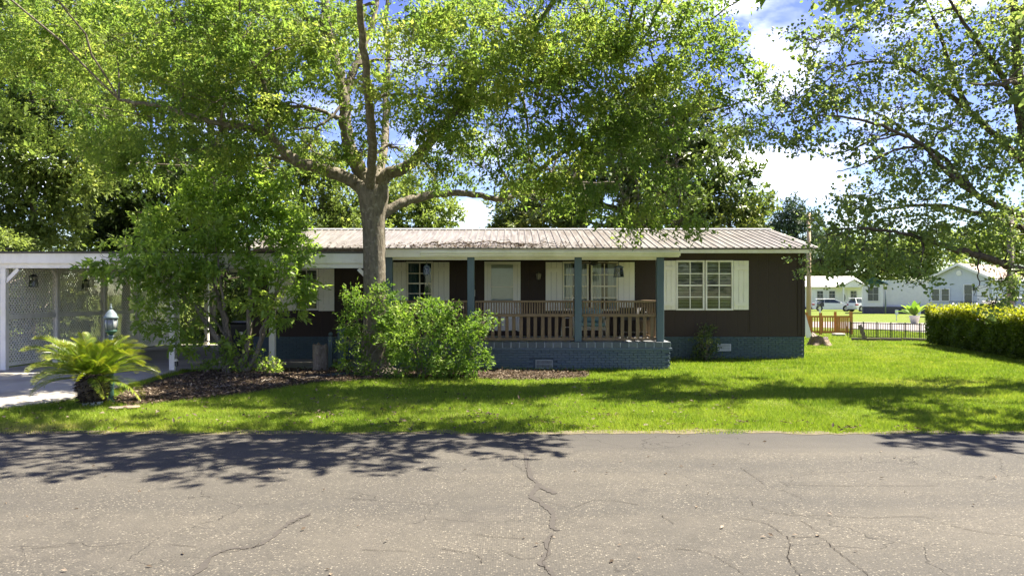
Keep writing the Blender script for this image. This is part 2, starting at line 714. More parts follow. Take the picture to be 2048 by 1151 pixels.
def roof_mat():
    t = NT('rusted_metal_roof')
    oi = t.n('ShaderNodeObjectInfo')

    def shift(vec):
        a = t.n('ShaderNodeVectorMath', operation='ADD')
        t.l(vec, a.inputs[0])
        t.l(oi.outputs['Location'], a.inputs[1])
        return a.outputs[0]
    v = shift(t.coords((1, 1, 1)))
    vs = t.n('ShaderNodeVectorMath', operation='MULTIPLY')
    t.l(v, vs.inputs[0])
    vs.inputs[1].default_value = (7, .5, 1)
    vs = vs.outputs[0]
    n1 = t.noise(vs, 1.6, 6, .62)
    n2 = t.noise(v, .5, 4, .6)
    n3 = t.noise(v, 3.0, 6, .7)
    steel = t.mix(n3, (0.165, 0.155, 0.135), (0.235, 0.222, 0.196))
    rust = t.mix(n3, (0.085, 0.071, 0.056), (0.145, 0.124, 0.10))
    fac = t.math('MULTIPLY', t.ramp(n1, [(.38, (0, 0, 0)), (.58, (1, 1, 1))]), t.ramp(n2, [(.3, (.45, .45, .45)), (.6, (1, 1, 1))]))
    t.set(t.mix(fac, steel, rust), 0.5, 0.4, 0.15)
    return t.m


def bark_mat(name, a, b, c, sc=1.0):
    t = NT(name)
    v = t.coords((1, 1, .28))
    n1 = t.noise(v, 16 * sc, 6, .65, .4)
    n2 = t.noise(t.coords(), 2.2, 4, .6)
    n3 = t.noise(t.coords(), 9, 5, .65)
    col = t.mix(t.ramp(n1, [(.3, (0, 0, 0)), (.65, (1, 1, 1))]), b, a)
    col = t.mix(t.ramp(n3, [(.56, (0, 0, 0)), (.64, (.8, .8, .8))]), col, t.mix(n2, c, a))
    t.set(col, .9, .15)
    t.bump(n1, 1.0, .04)
    return t.m


def brick_mat(name, a, b):
    t = NT(name)
    oi = t.n('ShaderNodeObjectInfo')
    v = t.coords()
    n = t.noise(v, 22, 4, .6)
    c = t.mix(oi.outputs['Random'], a, b)
    c = t.mix(t.ramp(n, [(.55, (0, 0, 0)), (.75, (.5, .5, .5))]), c, tuple(x * .6 for x in a))
    t.set(c, .6, .35)
    t.bump(n, .25, .004)
    return t.m


def siding_mat():
    t = NT('dark_brown_siding')
    v = t.coords()
    vs = t.coords((9, 9, .6))
    grain = t.noise(vs, 9, 6, .65)
    big = t.noise(v, .8, 4, .6)
    c = t.mix(grain, (0.032, 0.023, 0.019), (0.062, 0.045, 0.038))
    c = t.mix(t.math('MULTIPLY', big, .5), c, (0.055, 0.038, 0.03))
    wv = t.n('ShaderNodeTexWave', wave_type='BANDS', bands_direction='X', wave_profile='SAW')
    wv.inputs['Scale'].default_value = 0.5 / .305 * .31416 * 2
    t.l(v, wv.inputs['Vector'])
    groove = t.ramp(wv.outputs['Fac'], [(.0, (0, 0, 0)), (.05, (1, 1, 1)), (.95, (1, 1, 1)), (1, (0, 0, 0))])
    t.set(c, .75, .25)
    t.bump(t.math('ADD', t.math('MULTIPLY', grain, .5), groove), .5, .01)
    return t.m


def glass_mat(name, tint, refl=0.9):
    t = NT(name)
    tr = t.n('ShaderNodeBsdfTransparent')
    tr.inputs['Color'].default_value = (*tint, 1)
    gl = t.n('ShaderNodeBsdfGlossy')
    gl.inputs['Roughness'].default_value = 0.02
    gl.inputs['Color'].default_value = (refl, refl, refl, 1)
    fr = t.n('ShaderNodeFresnel')
    fr.inputs['IOR'].default_value = 1.55
    mx = t.n('ShaderNodeMixShader')
    t.l(fr.outputs[0], mx.inputs[0])
    t.l(tr.outputs[0], mx.inputs[1])
    t.l(gl.outputs[0], mx.inputs[2])
    t.l(mx.outputs[0], t.out.inputs['Surface'])
    return t.m


def wood_mat(name, a, b, stretch=(1, 1, 1)):
    t = NT(name)
    oi = t.n('ShaderNodeObjectInfo')
    v = t.coords(stretch)
    n = t.noise(v, 6, 6, .65, .6)
    c = t.mix(t.ramp(n, [(.3, (0, 0, 0)), (.7, (1, 1, 1))]), b, a)
    c = t.mix(t.math('MULTIPLY', oi.outputs['Random'], .45), c, tuple(x * .55 for x in a))
    t.set(c, .7, .25)
    t.bump(n, .25, .004)
    return t.m


def white_mat(name, a, dirt, amount=.55):
    t = NT(name)
    v = t.coords((1, 1, .5))
    n = t.noise(v, 2.2, 6, .65)
    n2 = t.noise(t.coords(), 14, 5, .7)
    c = t.mix(t.math('MULTIPLY', t.ramp(n, [(.45, (0, 0, 0)), (.75, (1, 1, 1))]), amount), a, dirt)
    c = t.mix(t.ramp(n2, [(.62, (0, 0, 0)), (.72, (.25, .25, .25))]), c, dirt)
    t.set(c, .55, .35)
    t.bump(n2, .12, .003)
    return t.m


def concrete_mat():
    t = NT('worn_concrete')
    v = t.coords()
    a = t.noise(v, .6, 6, .65)
    b = t.noise(v, 9, 6, .7)
    c = t.ramp(a, [(.3, (.24, .218, .18)), (.5, (.38, .35, .30)), (.7, (.46, .425, .365))])
    c = t.mix(t.math('MULTIPLY', b, .4), c, (.28, .255, .21))
    t.set(c, .85, .2)
    t.bump(b, .2, .004)
    return t.m


M = {}
M['asphalt'] = asphalt_mat()
M['turf'] = ground_mat()
M['concrete'] = concrete_mat()
M['roof'] = roof_mat()
M['siding'] = siding_mat()
M['brick'] = brick_mat('blue_painted_brick', (0.072, 0.100, 0.125), (0.090, 0.118, 0.142))
M['brick2'] = brick_mat('dark_blue_painted_brick', (0.050, 0.080, 0.088), (0.064, 0.096, 0.104))
M['capbrick'] = brick_mat('slate_painted_brick', (0.075, 0.09, 0.10), (0.12, 0.135, 0.14))
M['mortar'] = simple('blue_painted_mortar', (.066, .09, .112), (.05, .07, .088), .7, scale=9)
M['palemortar'] = simple('pale_mortar', (.34, .36, .37), (.16, .19, .22), .8, scale=9)
M['bluepost'] = simple('blue_grey_paint', (.10, .14, .15), (.075, .108, .118), .55, .35, scale=3, stretch=(1, 1, .3))
M['white'] = white_mat('white_paint', (.86, .82, .74), (.56, .50, .39))
M['cream'] = white_mat('cream_paint', (.84, .79, .64), (.52, .49, .29), .6)
M['shutter'] = white_mat('shutter_paint', (.85, .81, .70), (.62, .58, .48), .4)
M['rail'] = wood_mat('weathered_deck_stain', (.26, .18, .10), (.165, .112, .066), (1, 1, 1))
M['cedar'] = wood_mat('orange_cedar', (.52, .24, .06), (.38, .165, .042))
M['oldwood'] = wood_mat('old_grey_wood', (.2, .165, .125), (.11, .09, .07))
M['glass'] = glass_mat('window_glass', (.85, .9, .88))
M['lampglass'] = glass_mat('lamp_glass', (.8, .8, .78), .5)
M['interior'] = simple('dim_interior', (.12, .11, .10), (.09, .085, .08), .9, .1, bump=0)
M['blind'] = simple('white_blind', (.6, .6, .57), (.52, .52, .5), .6, bump=0)
M['curtain'] = simple('pale_curtain', (.62, .64, .62), (.46, .50, .50), .9, .1, scale=3, stretch=(8, 8, .2), bump=.3, bdist=.02)
M['teal'] = simple('teal_curtain', (.10, .17, .18), (.05, .09, .10), .9, .1, scale=3, stretch=(8, 8, .2))
M['black'] = simple('black_metal', (.018, .018, .02), (.03, .03, .03), .45, .5)
M['bluemetal'] = simple('aged_blue_lantern_metal', (.10, .135, .15), (.06, .08, .09), .55, .4, scale=20)
M['greenmetal'] = simple('green_post_paint', (.05, .12, .085), (.035, .085, .06), .45, .4, scale=9)
M['bluegreymetal'] = simple('blue_grey_post_paint', (.16, .20, .21), (.10, .13, .14), .55, .3, scale=9)
M['ventwhite'] = simple('white_vent_metal', (.62, .64, .66), (.45, .47, .5), .5)
M['ventdark'] = simple('dark_vent_metal', (.32, .34, .35), (.22, .24, .25), .5)
M['shingle'] = simple('grey_shingle', (.13, .12, .11), (.07, .065, .06), .9, .1, scale=14)
M['mulch'] = simple('leaf_mulch_soil', (.105, .078, .056), (.045, .034, .026), .95, .05, scale=16, bump=1.0, bdist=.03)
M['plastic'] = simple('black_bin_plastic', (.014, .014, .016), (.022, .022, .024), .4, .4)
M['sky_dirt'] = simple('sandy_edge', (.15, .125, .085), (.085, .075, .05), .95, .05, scale=9, bump=.6, bdist=.01)
M['bark_oak'] = bark_mat('oak_bark', (.20, .172, .130), (.085, .072, .054), (.31, .295, .235))
M['bark_grey'] = bark_mat('grey_bark', (.24, .205, .165), (.12, .10, .08), (.31, .29, .25), 1.4)
M['bark_dark'] = bark_mat('dark_bark', (.115, .09, .068), (.05, .04, .032), (.2, .18, .15))
M['stumpwood'] = bark_mat('rotten_stump_wood', (.26, .20, .14), (.10, .075, .052), (.36, .30, .23), 1.2)
M['seal'] = simple('crack_sealant', (.058, .051, .044), (.046, .041, .035), .8, .2, scale=20, bump=.1)
M['crack'] = simple('crack_dark', (.018, .015, .013), (.03, .026, .022), .95, .05, bump=0)

lm = leafmat
M['leaf_oak'] = lm('oak_leaf', [(0, (.062, .110, .024)), (.45, (.115, .170, .032)), (.8, (.178, .22, .044)), (1, (.28, .29, .08))], (2.2, 2.2, 1.6), .53, .5, .22)
M['leaf_right'] = lm('round_leaf', [(0, (.08, .122, .04)), (.5, (.135, .18, .055)), (.85, (.19, .23, .072)), (1, (.28, .30, .10))], (2.1, 2.1, 1.5), .50, .45, .35)
M['leaf_shrub'] = lm('glossy_shrub_leaf', [(0, (.095, .155, .03)), (.5, (.16, .24, .045)), (.85, (.22, .29, .062)), (1, (.33, .38, .11))], (2.2, 2.2, 1.3), .5, .4, .3)
M['leaf_bush'] = lm('light_bush_leaf', [(0, (.065, .125, .018)), (.5, (.12, .20, .03)), (.85, (.19, .265, .05)), (1, (.38, .42, .16))], (1.6, 1.7, .9), .42, .5, .2)
M['leaf_magnolia'] = lm('magnolia_leaf', [(0, (.045, .075, .022)), (.5, (.09, .13, .032)), (.85, (.165, .20, .05)), (1, (.27, .28, .08))], (1.8, 1.8, 1.2), .36, .38, .45)
M['leaf_back'] = lm('background_leaf', [(0, (.07, .108, .028)), (.5, (.125, .17, .04)), (.85, (.18, .22, .052)), (1, (.27, .29, .085))], (1.9, 1.9, 1.4), .46, .5, .22)
M['leaf_yellow'] = lm('yellow_green_leaf', [(0, (.08, .12, .015)), (.5, (.16, .21, .025)), (1, (.28, .31, .05))], (1.6, 1.6, .7), .4)
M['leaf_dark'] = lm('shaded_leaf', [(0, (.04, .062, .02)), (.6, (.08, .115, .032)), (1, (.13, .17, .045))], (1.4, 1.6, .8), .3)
M['leaf_pine'] = lm('pine_needle', [(0, (.035, .062, .035)), (.6, (.058, .092, .048)), (1, (.09, .125, .065))], (1.2, 1.3, .9), .25)
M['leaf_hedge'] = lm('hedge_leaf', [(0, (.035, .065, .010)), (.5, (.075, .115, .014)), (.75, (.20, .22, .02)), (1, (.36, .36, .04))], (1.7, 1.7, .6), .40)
M['leaf_palm'] = lm('sago_leaflet', [(0, (.055, .12, .016)), (.5, (.12, .19, .02)), (1, (.30, .28, .035))], (1.5, 1.5, .6), .35, .35, .5)
M['grass'] = lm('grass_blade', [(0, (.105, .168, .020)), (.45, (.172, .245, .026)), (.75, (.24, .29, .042)), (1, (.40, .35, .13))], (1.4, 1.45, .7), .40, .6, .12)
M['litter'] = lm('dry_leaf', [(0, (.045, .034, .024)), (.5, (.10, .074, .050)), (.85, (.18, .138, .098)), (1, (.29, .24, .18))], (1.2, 1.0, .8), .15, .8, .1)

# ------------------------------------------------------------------ ground, road, drive
EDGE = 10.62                              # verge of the road
Y_W = 22.6                                # front wall of the house
Y_P = 19.5                                # front of the porch
Y_C = 19.3                                # front of the carport

mb = MB()
mb.add([(-1200, -300, 0), (1200, -300, 0), (1200, 2200, 0), (-1200, 2200, 0)], [(0, 1, 2, 3)])
props(mb.part('ground', M['turf']), kind='structure')


def edge_y(x):
    x = np.asarray(x, float)
    return EDGE + 0.010 * x + 0.20 * (vnoise(x * .7 + 50, x * 0 + 3, 5) - .5) + 0.14 * (vnoise(x * 3.1 + 90, x * 0 + 7, 6) - .5) + .08 * (vnoise(x * 11, x * 0 + 2, 7) - .5)


xs = np.linspace(-60, 60, 900)
ye = edge_y(xs)
V = np.vstack([np.c_[xs, np.full(900, -14.0), np.full(900, .004)], np.c_[xs, ye, np.full(900, .004)]])
i = np.arange(899)
road = np_obj('road', V, np.c_[i, i + 1, i + 901, i + 900], M['asphalt'])
props(road, kind='structure')

# sandy strip where the turf thins out along the asphalt
ye2 = ye + 0.03 + 0.2 * vnoise(xs * 2.2 + 11, xs * 0, 9) ** 2 + .1 * vnoise(xs * 9, xs * 0, 19)
V = np.vstack([np.c_[xs, ye - .03 - .16 * vnoise(xs * 1.7, xs * 0 + 5, 29) ** 3 - .06 * vnoise(xs * 8, xs * 0 + 5, 30) ** 2, np.full(900, .008)], np.c_[xs, ye2, np.full(900, .008)]])
props(np_obj('verge_path', V, np.c_[i, i + 1, i + 901, i + 900], M['sky_dirt']), kind='structure')


def ribbon(name, pts, w0, mat, z, jag=0.03, var=.5):
    c = catmull([(x, y, 0) for (x, y) in pts], 9)
    c = c + np.c_[rng.normal(0, jag, len(c)), rng.normal(0, jag, len(c)), np.zeros(len(c))]
    tan = unit(np.gradient(c, axis=0))
    s = np.c_[-tan[:, 1], tan[:, 0], np.zeros(len(c))]
    w = w0 * (1 + var * rng.uniform(-1, 1, len(c)))
    w = np.convolve(np.pad(w, 1, 'edge'), [.25, .5, .25], 'valid')
    w[0] = w[-1] = w0 * .15
    a, b = c + s * w[:, None] / 2, c - s * w[:, None] / 2
    a[:, 2] = b[:, 2] = z
    k = len(c)
    j = np.arange(k - 1)
    return np_obj(name, np.vstack([a, b]), np.c_[j, j + 1, j + k + 1, j + k], mat, road)


def gp(lst):
    return [G(*p) for p in lst]


ribbon('sealed_crack', gp([(1050, 905), (1056, 935), (1062, 955), (1078, 970), (1062, 992), (1086, 1008), (1106, 1030), (1104, 1052), (1114, 1062)]), .05, M['seal'], .0085, .006, .7)
ribbon('sealed_crack', gp([(1104, 1066), (1094, 1084), (1096, 1104), (1084, 1126), (1098, 1140), (1108, 1160)]), .04, M['seal'], .0085, .005, .7)
ribbon('sealed_crack', gp([(1078, 972), (1098, 982), (1112, 988)]), .06, M['seal'], .0095, .005)
ribbon('sealed_crack', gp([(355, 1165), (398, 1142), (425, 1112), (462, 1098), (505, 1095), (538, 1080), (566, 1056), (590, 1040), (622, 1028)]), .04, M['seal'], .0085, .005, .7)
for pts in ([(1106, 1070), (1098, 1090), (1094, 1110), (1086, 1130), (1100, 1145)], [(1056, 915), (1055, 950), (1066, 962)],
            [(1150, 1015), (1200, 1000), (1290, 1012)], [(1480, 935), (1510, 955), (1528, 970)], [(1568, 970), (1650, 972), (1760, 972), (1880, 972)],
            [(1470, 1035), (1530, 1047), (1560, 1065), (1580, 1082), (1576, 1115), (1590, 1140), (1605, 1155)],
            [(1520, 1015), (1570, 1030), (1640, 1032), (1740, 1036), (1840, 1034), (1890, 1048), (1960, 1064), (2060, 1075)],
            [(1580, 1076), (1640, 1076), (1670, 1100), (1710, 1130), (1740, 1155)], [(1600, 1040), (1640, 1066)],
            [(1900, 878), (1960, 890), (2010, 905), (2060, 922)], [(1350, 1098), (1410, 1105), (1450, 1125), (1490, 1150)],
            [(720, 1100), (780, 1102), (830, 1104)], [(880, 1098), (950, 1110), (965, 1128)], [(950, 1070), (1010, 1076), (1050, 1078)],
            [(1000, 1100), (1045, 1118), (1090, 1112)], [(1060, 973), (1010, 972)], [(1500, 1000), (1508, 1012)], [(1320, 1030), (1350, 1050)],
            [(575, 1052), (612, 1034), (622, 1026)], [(440, 1106), (500, 1098), (520, 1086)], [(150, 1090), (110, 1094), (60, 1098)], [(400, 1095), (340, 1090)]):
    ribbon('crack', gp(pts), .0042, M['crack'], .0105, .004, .8)

# driveway and carport floor, one slab
drive_px = [(95, 808), (170, 795), (232, 778), (300, 757), (372, 739), (640, 737)]
drive = [(-24.0, 11.2), (-13.2, 11.6), G(0, 818)] + gp(drive_px) + [(-5.0, Y_W - .02), (-7.62, Y_W - .02), (-7.62, 29.3), (-13.0, 29.3), (-13.0, 19.5), (-24.0, 19.5)]
mb = MB()
mb.prism(drive, 2, -.08, .035)
props(mb.part('driveway', M['concrete']), kind='structure')
for (a, b) in (((-13.0, 19.25), (-8.0, 19.25)), ((-13.0, 24.2), (-7.7, 24.2)), ((-10.4, 15.2), (-10.4, 29.2))):
    pass

# mulch bed: heaped soil and leaf litter under the oak
bed_px = [(222, 806), (262, 813), (330, 806), (420, 797), (500, 787), (580, 774), (650, 765), (760, 759), (870, 758), (960, 759), (1080, 760), (1172, 756),
          (1182, 748), (1150, 743), (950, 742), (770, 741), (640, 739), (500, 742), (380, 742), (310, 760), (250, 786)]
bed = gp(bed_px)
gx, gy = np.meshgrid(np.linspace(-8, 2.6, 213), np.linspace(13.0, 19.75, 136))
zz = .012 + .07 * vnoise(gx * 1.3, gy * 1.3, 3) * vnoise(gx * 4, gy * 4, 4) + .02 * vnoise(gx * 9, gy * 9, 8)
ins = inside(gx, gy, bed)
dist_in = np.minimum(1, (inside(gx + .25, gy, bed) & inside(gx - .25, gy, bed) & inside(gx, gy + .25, bed) & inside(gx, gy - .25, bed)) * 1.0 + .15)
V = np.c_[gx.ravel(), gy.ravel(), (zz * dist_in).ravel()]
idx = np.arange(gx.size).reshape(gx.shape)
Q = np.stack([idx[:-1, :-1], idx[:-1, 1:], idx[1:, 1:], idx[1:, :-1]], -1).reshape(-1, 4)
Q = Q[ins.ravel()[Q].all(1)]
used = np.unique(Q)
remap = np.zeros(gx.size, int)
remap[used] = np.arange(len(used))
props(np_obj('mulch_ground', V[used], remap[Q], M['mulch'], smooth=True), kind='structure')

# far street beyond the fence and a strip of pale drive in front of the far homes
mb = MB()
A = [G(1560, 652), G(1705, 656.5), G(1850, 665), G(2100, 680), (140, 26), (140, 36), G(2100, 650), G(1850, 645.8), G(1705, 643.6), G(1560, 642)]
mb.add([(x, y, .006) for x, y in A], [tuple(range(len(A)))])
props(mb.part('street', simple('pale_street', (.25, .225, .205), (.19, .175, .165), .9, .1, scale=2, bump=.1)), kind='structure')

# ------------------------------------------------------------------ the mobile home
def WX(px, Y=Y_W):
    return (px - 1024) * Y / F


def WZ(py, Y=Y_W):
    return H - (py - HY) * Y / F


HX0, HX1 = -7.6, WX(1609)
FOUND = WZ(671)                           # top of the brick skirt
EAVE_Y, EAVE_Z = 22.22, 3.27
RIDGE_Y, RIDGE_Z = 26.25, 4.12
ROOF_X0, ROOF_X1 = -8.0, 8.80

home = thing('mobile_home', 'long dark brown mobile home with rusty ribbed metal roof and cream shutters', 'house', (0.5, 24.5, 0))


def wall_holes(x0, x1, z0, z1, holes, Y, depth=.12):
    """front wall sheet with openings and their reveals"""
    m = MB()
    xs_ = sorted({x0, x1, *[h[0] for h in holes], *[h[1] for h in holes]})
    zs_ = sorted({z0, z1, *[h[2] for h in holes], *[h[3] for h in holes]})
    for a, b in zip(xs_, xs_[1:]):
        for c, d in zip(zs_, zs_[1:]):
            cx, cz = (a + b) / 2, (c + d) / 2
            if any(h[0] < cx < h[1] and h[2] < cz < h[3] for h in holes):
                continue
            m.add([(a, Y, c), (b, Y, c), (b, Y, d), (a, Y, d)], [(0, 1, 2, 3)])
    for (a, b, c, d) in holes:
        m.add([(a, Y, c), (b, Y, c), (b, Y, d), (a, Y, d), (a, Y + depth, c), (b, Y + depth, c), (b, Y + depth, d), (a, Y + depth, d)],
              [(0, 1, 5, 4), (1, 2, 6, 5), (2, 3, 7, 6), (3, 0, 4, 7)])
    return m


WIN = {  # px0, px1, py0, py1 of the frame, panes across and down
    'right_a': (1352, 1408.5, 520.5, 620, 2, 4),
    'right_b': (1410.5, 1466, 520.5, 620, 2, 4),
    'center_a': (1125, 1177, 523, 621, 2, 4),
    'center_b': (1181.5, 1236, 523, 621, 2, 4),
    'left': (813, 866, 523, 610, 2, 4),
    'carport': (589, 637, 537, 620, 2, 3),
}
DOOR = (969, 1041, 523, 662)
holes = []
for k, (a, b, c, d, nx, nz) in WIN.items():
    holes.append((WX(a) + .03, WX(b) - .03, WZ(d) + .03, WZ(c) - .03))
holes.append((WX(DOOR[0]) + .07, WX(DOOR[1]) - .07, WZ(DOOR[3]), WZ(DOOR[2]) - .06))
w = wall_holes(HX0, HX1, FOUND - .02, 3.34, holes, Y_W)
w.part('wall', M['siding'], home)
mb = MB()
mb.box(HX0, HX0 + .1, Y_W + .002, 29.9, FOUND - .02, 3.34)
mb.part('wall', M['siding'], home)
mb = MB()
mb.box(HX1 - .1, HX1, Y_W + .002, 29.9, FOUND - .02, 3.34)
mb.part('wall', M['siding'], home)
mb = MB()
mb.box(HX0 + .1, HX1 - .1, 29.8, 29.9, FOUND - .02, 3.34)
mb.part('wall', M['siding'], home)
for xx in (HX0, HX1):
    mb = MB()
    s = .1 if xx < 0 else -.1
    mb.prism([(Y_W, 3.341), (29.9, 3.341), (RIDGE_Y, RIDGE_Z - .04)], 0, xx, xx + s)
    mb.part('gable', M['siding'], home)
mb = MB()
mb.box(HX0 + .1, HX1 - .1, Y_W + .14, 29.8, FOUND + .0, FOUND + .06)
mb.part('floor', M['interior'], home)
mb = MB()
mb.box(HX0 + .1, HX1 - .1, Y_W + .01, 29.8, 3.28, 3.33)
mb.part('ceiling', M['interior'], home)
mb = MB()                                 # inner partition: rooms stay dim
mb.box(HX0 + .1, HX1 - .1, 25.3, 25.38, FOUND + .06, 3.28)
mb.part('partition', M['interior'], home)
for xx in (-4.6, -1.4, 1.05, 3.9):
    mb = MB()
    mb.box(xx, xx + .08, Y_W + .14, 25.3, FOUND + .06, 3.28)
    mb.part('partition', M['interior'], home)
# corner boards, belt board at the foot of the siding, panel seams
for (a, b, c, d) in ((HX1 - .085, HX1 + .012, FOUND - .03, 3.2), (HX1 - .20, HX1 - .185, FOUND + .0, 3.2)):
    mb = MB()
    mb.box(a, b, Y_W - .022, Y_W - .001, c, d)
    mb.part('corner_board', M['siding'], home)
mb = MB()
mb.box(WX(1330), HX1 - .21, Y_W - .016, Y_W - .001, FOUND - .02, FOUND + .11)
mb.part('belt_board', M['siding'], home)
for xx in (WX(1498) + .02,):
    mb = MB()
    mb.box(xx, xx + .03, Y_W - .012, Y_W - .001, FOUND + .11, 3.2)
    mb.part('seam_strip', M['siding'], home)

# brick skirt: mortar bed with single bricks in front
BL, BH = .203, .062


def brick_mesh(name, L, Hh, D, mat, b=.004):
    m = MB()
    m.bevbox(-L / 2, L / 2, -D / 2, D / 2, -Hh / 2, Hh / 2, b)
    me = m.mesh(name)
    fix_normals(me)
    me.materials.append(mat)
    return me


bm_dark = brick_mesh('brick', BL - .007, BH - .005, .05, M['brick2'], .003)


def brick_courses(x0, x1, z0, z1, Y, me, parent, half):
    n = int(round((z1 - z0) / BH))
    hh = (z1 - z0) / n
    for r in range(n):
        off = 0 if r % 2 else BL / 2
        k = 0
        x = x0 + BL / 2 - off
        while x + BL * .5 <= x1 + .03:
            if x - BL * .5 >= x0 - .03:
                shared('brick', me, (x + random.uniform(-.002, .002), Y + random.uniform(-.002, .002), z0 + (r + .5) * hh), parent)
            x += BL


mb = MB()
mb.box(HX0, HX1, Y_W + .02, Y_W + .12, -.05, FOUND - .025)
mb.box(HX0, HX0 + .1, Y_W + .121, 29.9, -.05, FOUND - .025)
mb.box(HX1 - .1, HX1, Y_W + .121, 29.9, -.05, FOUND - .025)
skirt = mb.part('brick_skirt', M['mortar'], home)
brick_courses(WX(1322), HX1, .0, FOUND - .03, Y_W + .002, bm_dark, skirt, 0)
brick_courses(WX(545), WX(690), .0, FOUND - .03, Y_W + .002, bm_dark, skirt, 0)

# foundation vent, pale metal louvre
vent_x0, vent_x1, vent_z0, vent_z1 = WX(1434), WX(1461), WZ(701), WZ(687)


def vent(x0, x1, z0, z1, Y, mat, parent):
    m = MB()
    t = .02
    m.box(x0, x1, Y - .03, Y, z0, z0 + t)
    m.box(x0, x1, Y - .03, Y, z1 - t, z1)
    m.box(x0, x0 + t, Y - .03, Y, z0 + t, z1 - t)
    m.box(x1 - t, x1, Y - .03, Y, z0 + t, z1 - t)
    o = m.part('foundation_vent', mat, parent)
    k = 13
    for q in range(k):
        xx = x0 + t + (x1 - x0 - 2 * t) * (q + .5) / k
        m2 = MB()
        m2.box(xx - .007, xx + .007, Y - .024, Y - .004, z0 + t, z1 - t)
        m2.part('vent_bar', mat, o)
    m2 = MB()
    zc = (z0 + z1) / 2
    m2.box(x0 + t, x1 - t, Y - .028, Y - .0245, zc - .006, zc + .006)
    m2.part('vent_bar', mat, o)
    m3 = MB()
    m3.box(x0 + t, x1 - t, Y - .002, Y + .001, z0 + t, z1 - t)
    m3.part('vent_screen', M['black'], o)
    return o


vent(vent_x0, vent_x1, vent_z0, vent_z1, Y_W - .026, M['ventwhite'], home)


def window(key, fmat, back='blind', meet=True):
    a, b, c, d, nx, nz = WIN[key]
    x0, x1, z0, z1 = WX(a), WX(b), WZ(d), WZ(c)
    Y = Y_W
    t = .048
    m = MB()
    for (p, q, r, s) in ((x0, x1, z0, z0 + t), (x0, x1, z1 - t, z1), (x0, x0 + t, z0 + t, z1 - t), (x1 - t, x1, z0 + t, z1 - t)):
        m.box(p, q, Y - .045, Y + .05, r, s)
    wo = m.part('window', fmat, home)
    ix0, ix1, iz0, iz1 = x0 + t, x1 - t, z0 + t, z1 - t
    w_, h_ = (ix1 - ix0) / nx, (iz1 - iz0) / nz
    mt = .013
    for i_ in range(1, nx):
        m = MB()
        m.box(ix0 + i_ * w_ - mt, ix0 + i_ * w_ + mt, Y - .012, Y + .022, iz0, iz1)
        m.part('muntin', fmat, wo)
    for j_ in range(1, nz):
        k = 1.6 if (meet and j_ == nz // 2) else 1
        m = MB()
        m.box(ix0, ix1, Y - .016, Y + .026, iz0 + j_ * h_ - mt * k, iz0 + j_ * h_ + mt * k)
        m.part('muntin', fmat, wo)
    for i_ in range(nx):
        for j_ in range(nz):
            m = MB()
            tl = random.uniform(-.002, .002)
            x_0, x_1 = ix0 + i_ * w_ + .002, ix0 + (i_ + 1) * w_ - .002
            z_0, z_1 = iz0 + j_ * h_ + .002, iz0 + (j_ + 1) * h_ - .002
            m.add([(x_0, Y + .004, z_0), (x_1, Y + .004 + tl, z_0), (x_1, Y + .004 + tl, z_1), (x_0, Y + .004, z_1)], [(0, 1, 2, 3)])
            m.part('pane', M['glass'], wo)
    if back == 'blind':
        n = int((iz1 - iz0) / .042)
        for k in range(n):
            z = iz0 + (k + .5) * (iz1 - iz0) / n
            m = MB()
            m.bar((ix0 - .02, Y + .115, z), (ix1 + .02, Y + .115, z), .03, .003, (0, .55, .83))
            m.part('blind_slat', M['blind'], wo)
    else:
        cm = M[back]
        for (p, q) in ((ix0 - .05, ix0 + (ix1 - ix0) * .40), (ix1 - (ix1 - ix0) * .33, ix1 + .05)):
            N = 26
            V_, F_ = [], []
            for k in range(N + 1):
                u = k / N
                for zt, zc in ((0, iz1 + .05), (1, iz0 - .2)):
                    V_.append((p + (q - p) * u + .01 * zt * math.sin(u * 9), Y + .17 + .025 * math.sin(u * N * 1.05) + .01 * zt, zc))
            F_ = [(2 * k, 2 * k + 2, 2 * k + 3, 2 * k + 1) for k in range(N)]
            m = MB()
            m.add(V_, F_, True)
            m.part('curtain', cm, wo)
    return wo


window('right_a', M['white'])
window('right_b', M['white'])
window('center_a', M['cream'], 'curtain')
window('center_b', M['cream'], 'curtain')
window('left', M['cream'], 'teal')
window('carport', M['white'], 'blind')
mb = MB()                                 # post between the two middle windows
mb.box(WX(1177.3), WX(1181.2), Y_W - .03, Y_W + .03, WZ(621), WZ(523))
mb.part('window_mullion', M['siding'], home)


def shutter(a, b, c, d, nb=3):
    x0, x1, z0, z1 = WX(a), WX(b), WZ(d), WZ(c)
    hh = z1 - z0
    bw = (x1 - x0) / nb
    m = MB()
    m.bevbox(x0 + .003, x0 + bw - .003, Y_W - .036, Y_W - .012, z0, z1, .003)
    so = m.part('shutter', M['shutter'], home)
    for zc in (z0 + hh * .115, z1 - hh * .155):
        m = MB()
        m.bevbox(x0 + .025, x1 - .02, Y_W - .056, Y_W - .0365, zc - .055, zc + .055, .003)
        m.part('batten', M['shutter'], so)
    for k in range(1, nb):
        m = MB()
        m.bevbox(x0 + k * bw + .003, x0 + (k + 1) * bw - .003, Y_W - .036, Y_W - .012, z0 + random.uniform(0, .004), z1, .003)
        m.part('board', M['shutter'], so)


for s in ((1322, 1351.5, 521, 619.5), (1466.7, 1497, 521, 619), (785, 812.5, 524, 613), (866.5, 899, 524, 613),
          (1091, 1124.5, 524, 621), (1236.6, 1269, 524, 621), (553, 588.5, 537, 621), (637.5, 669, 537, 621.5)):
    shutter(*s)

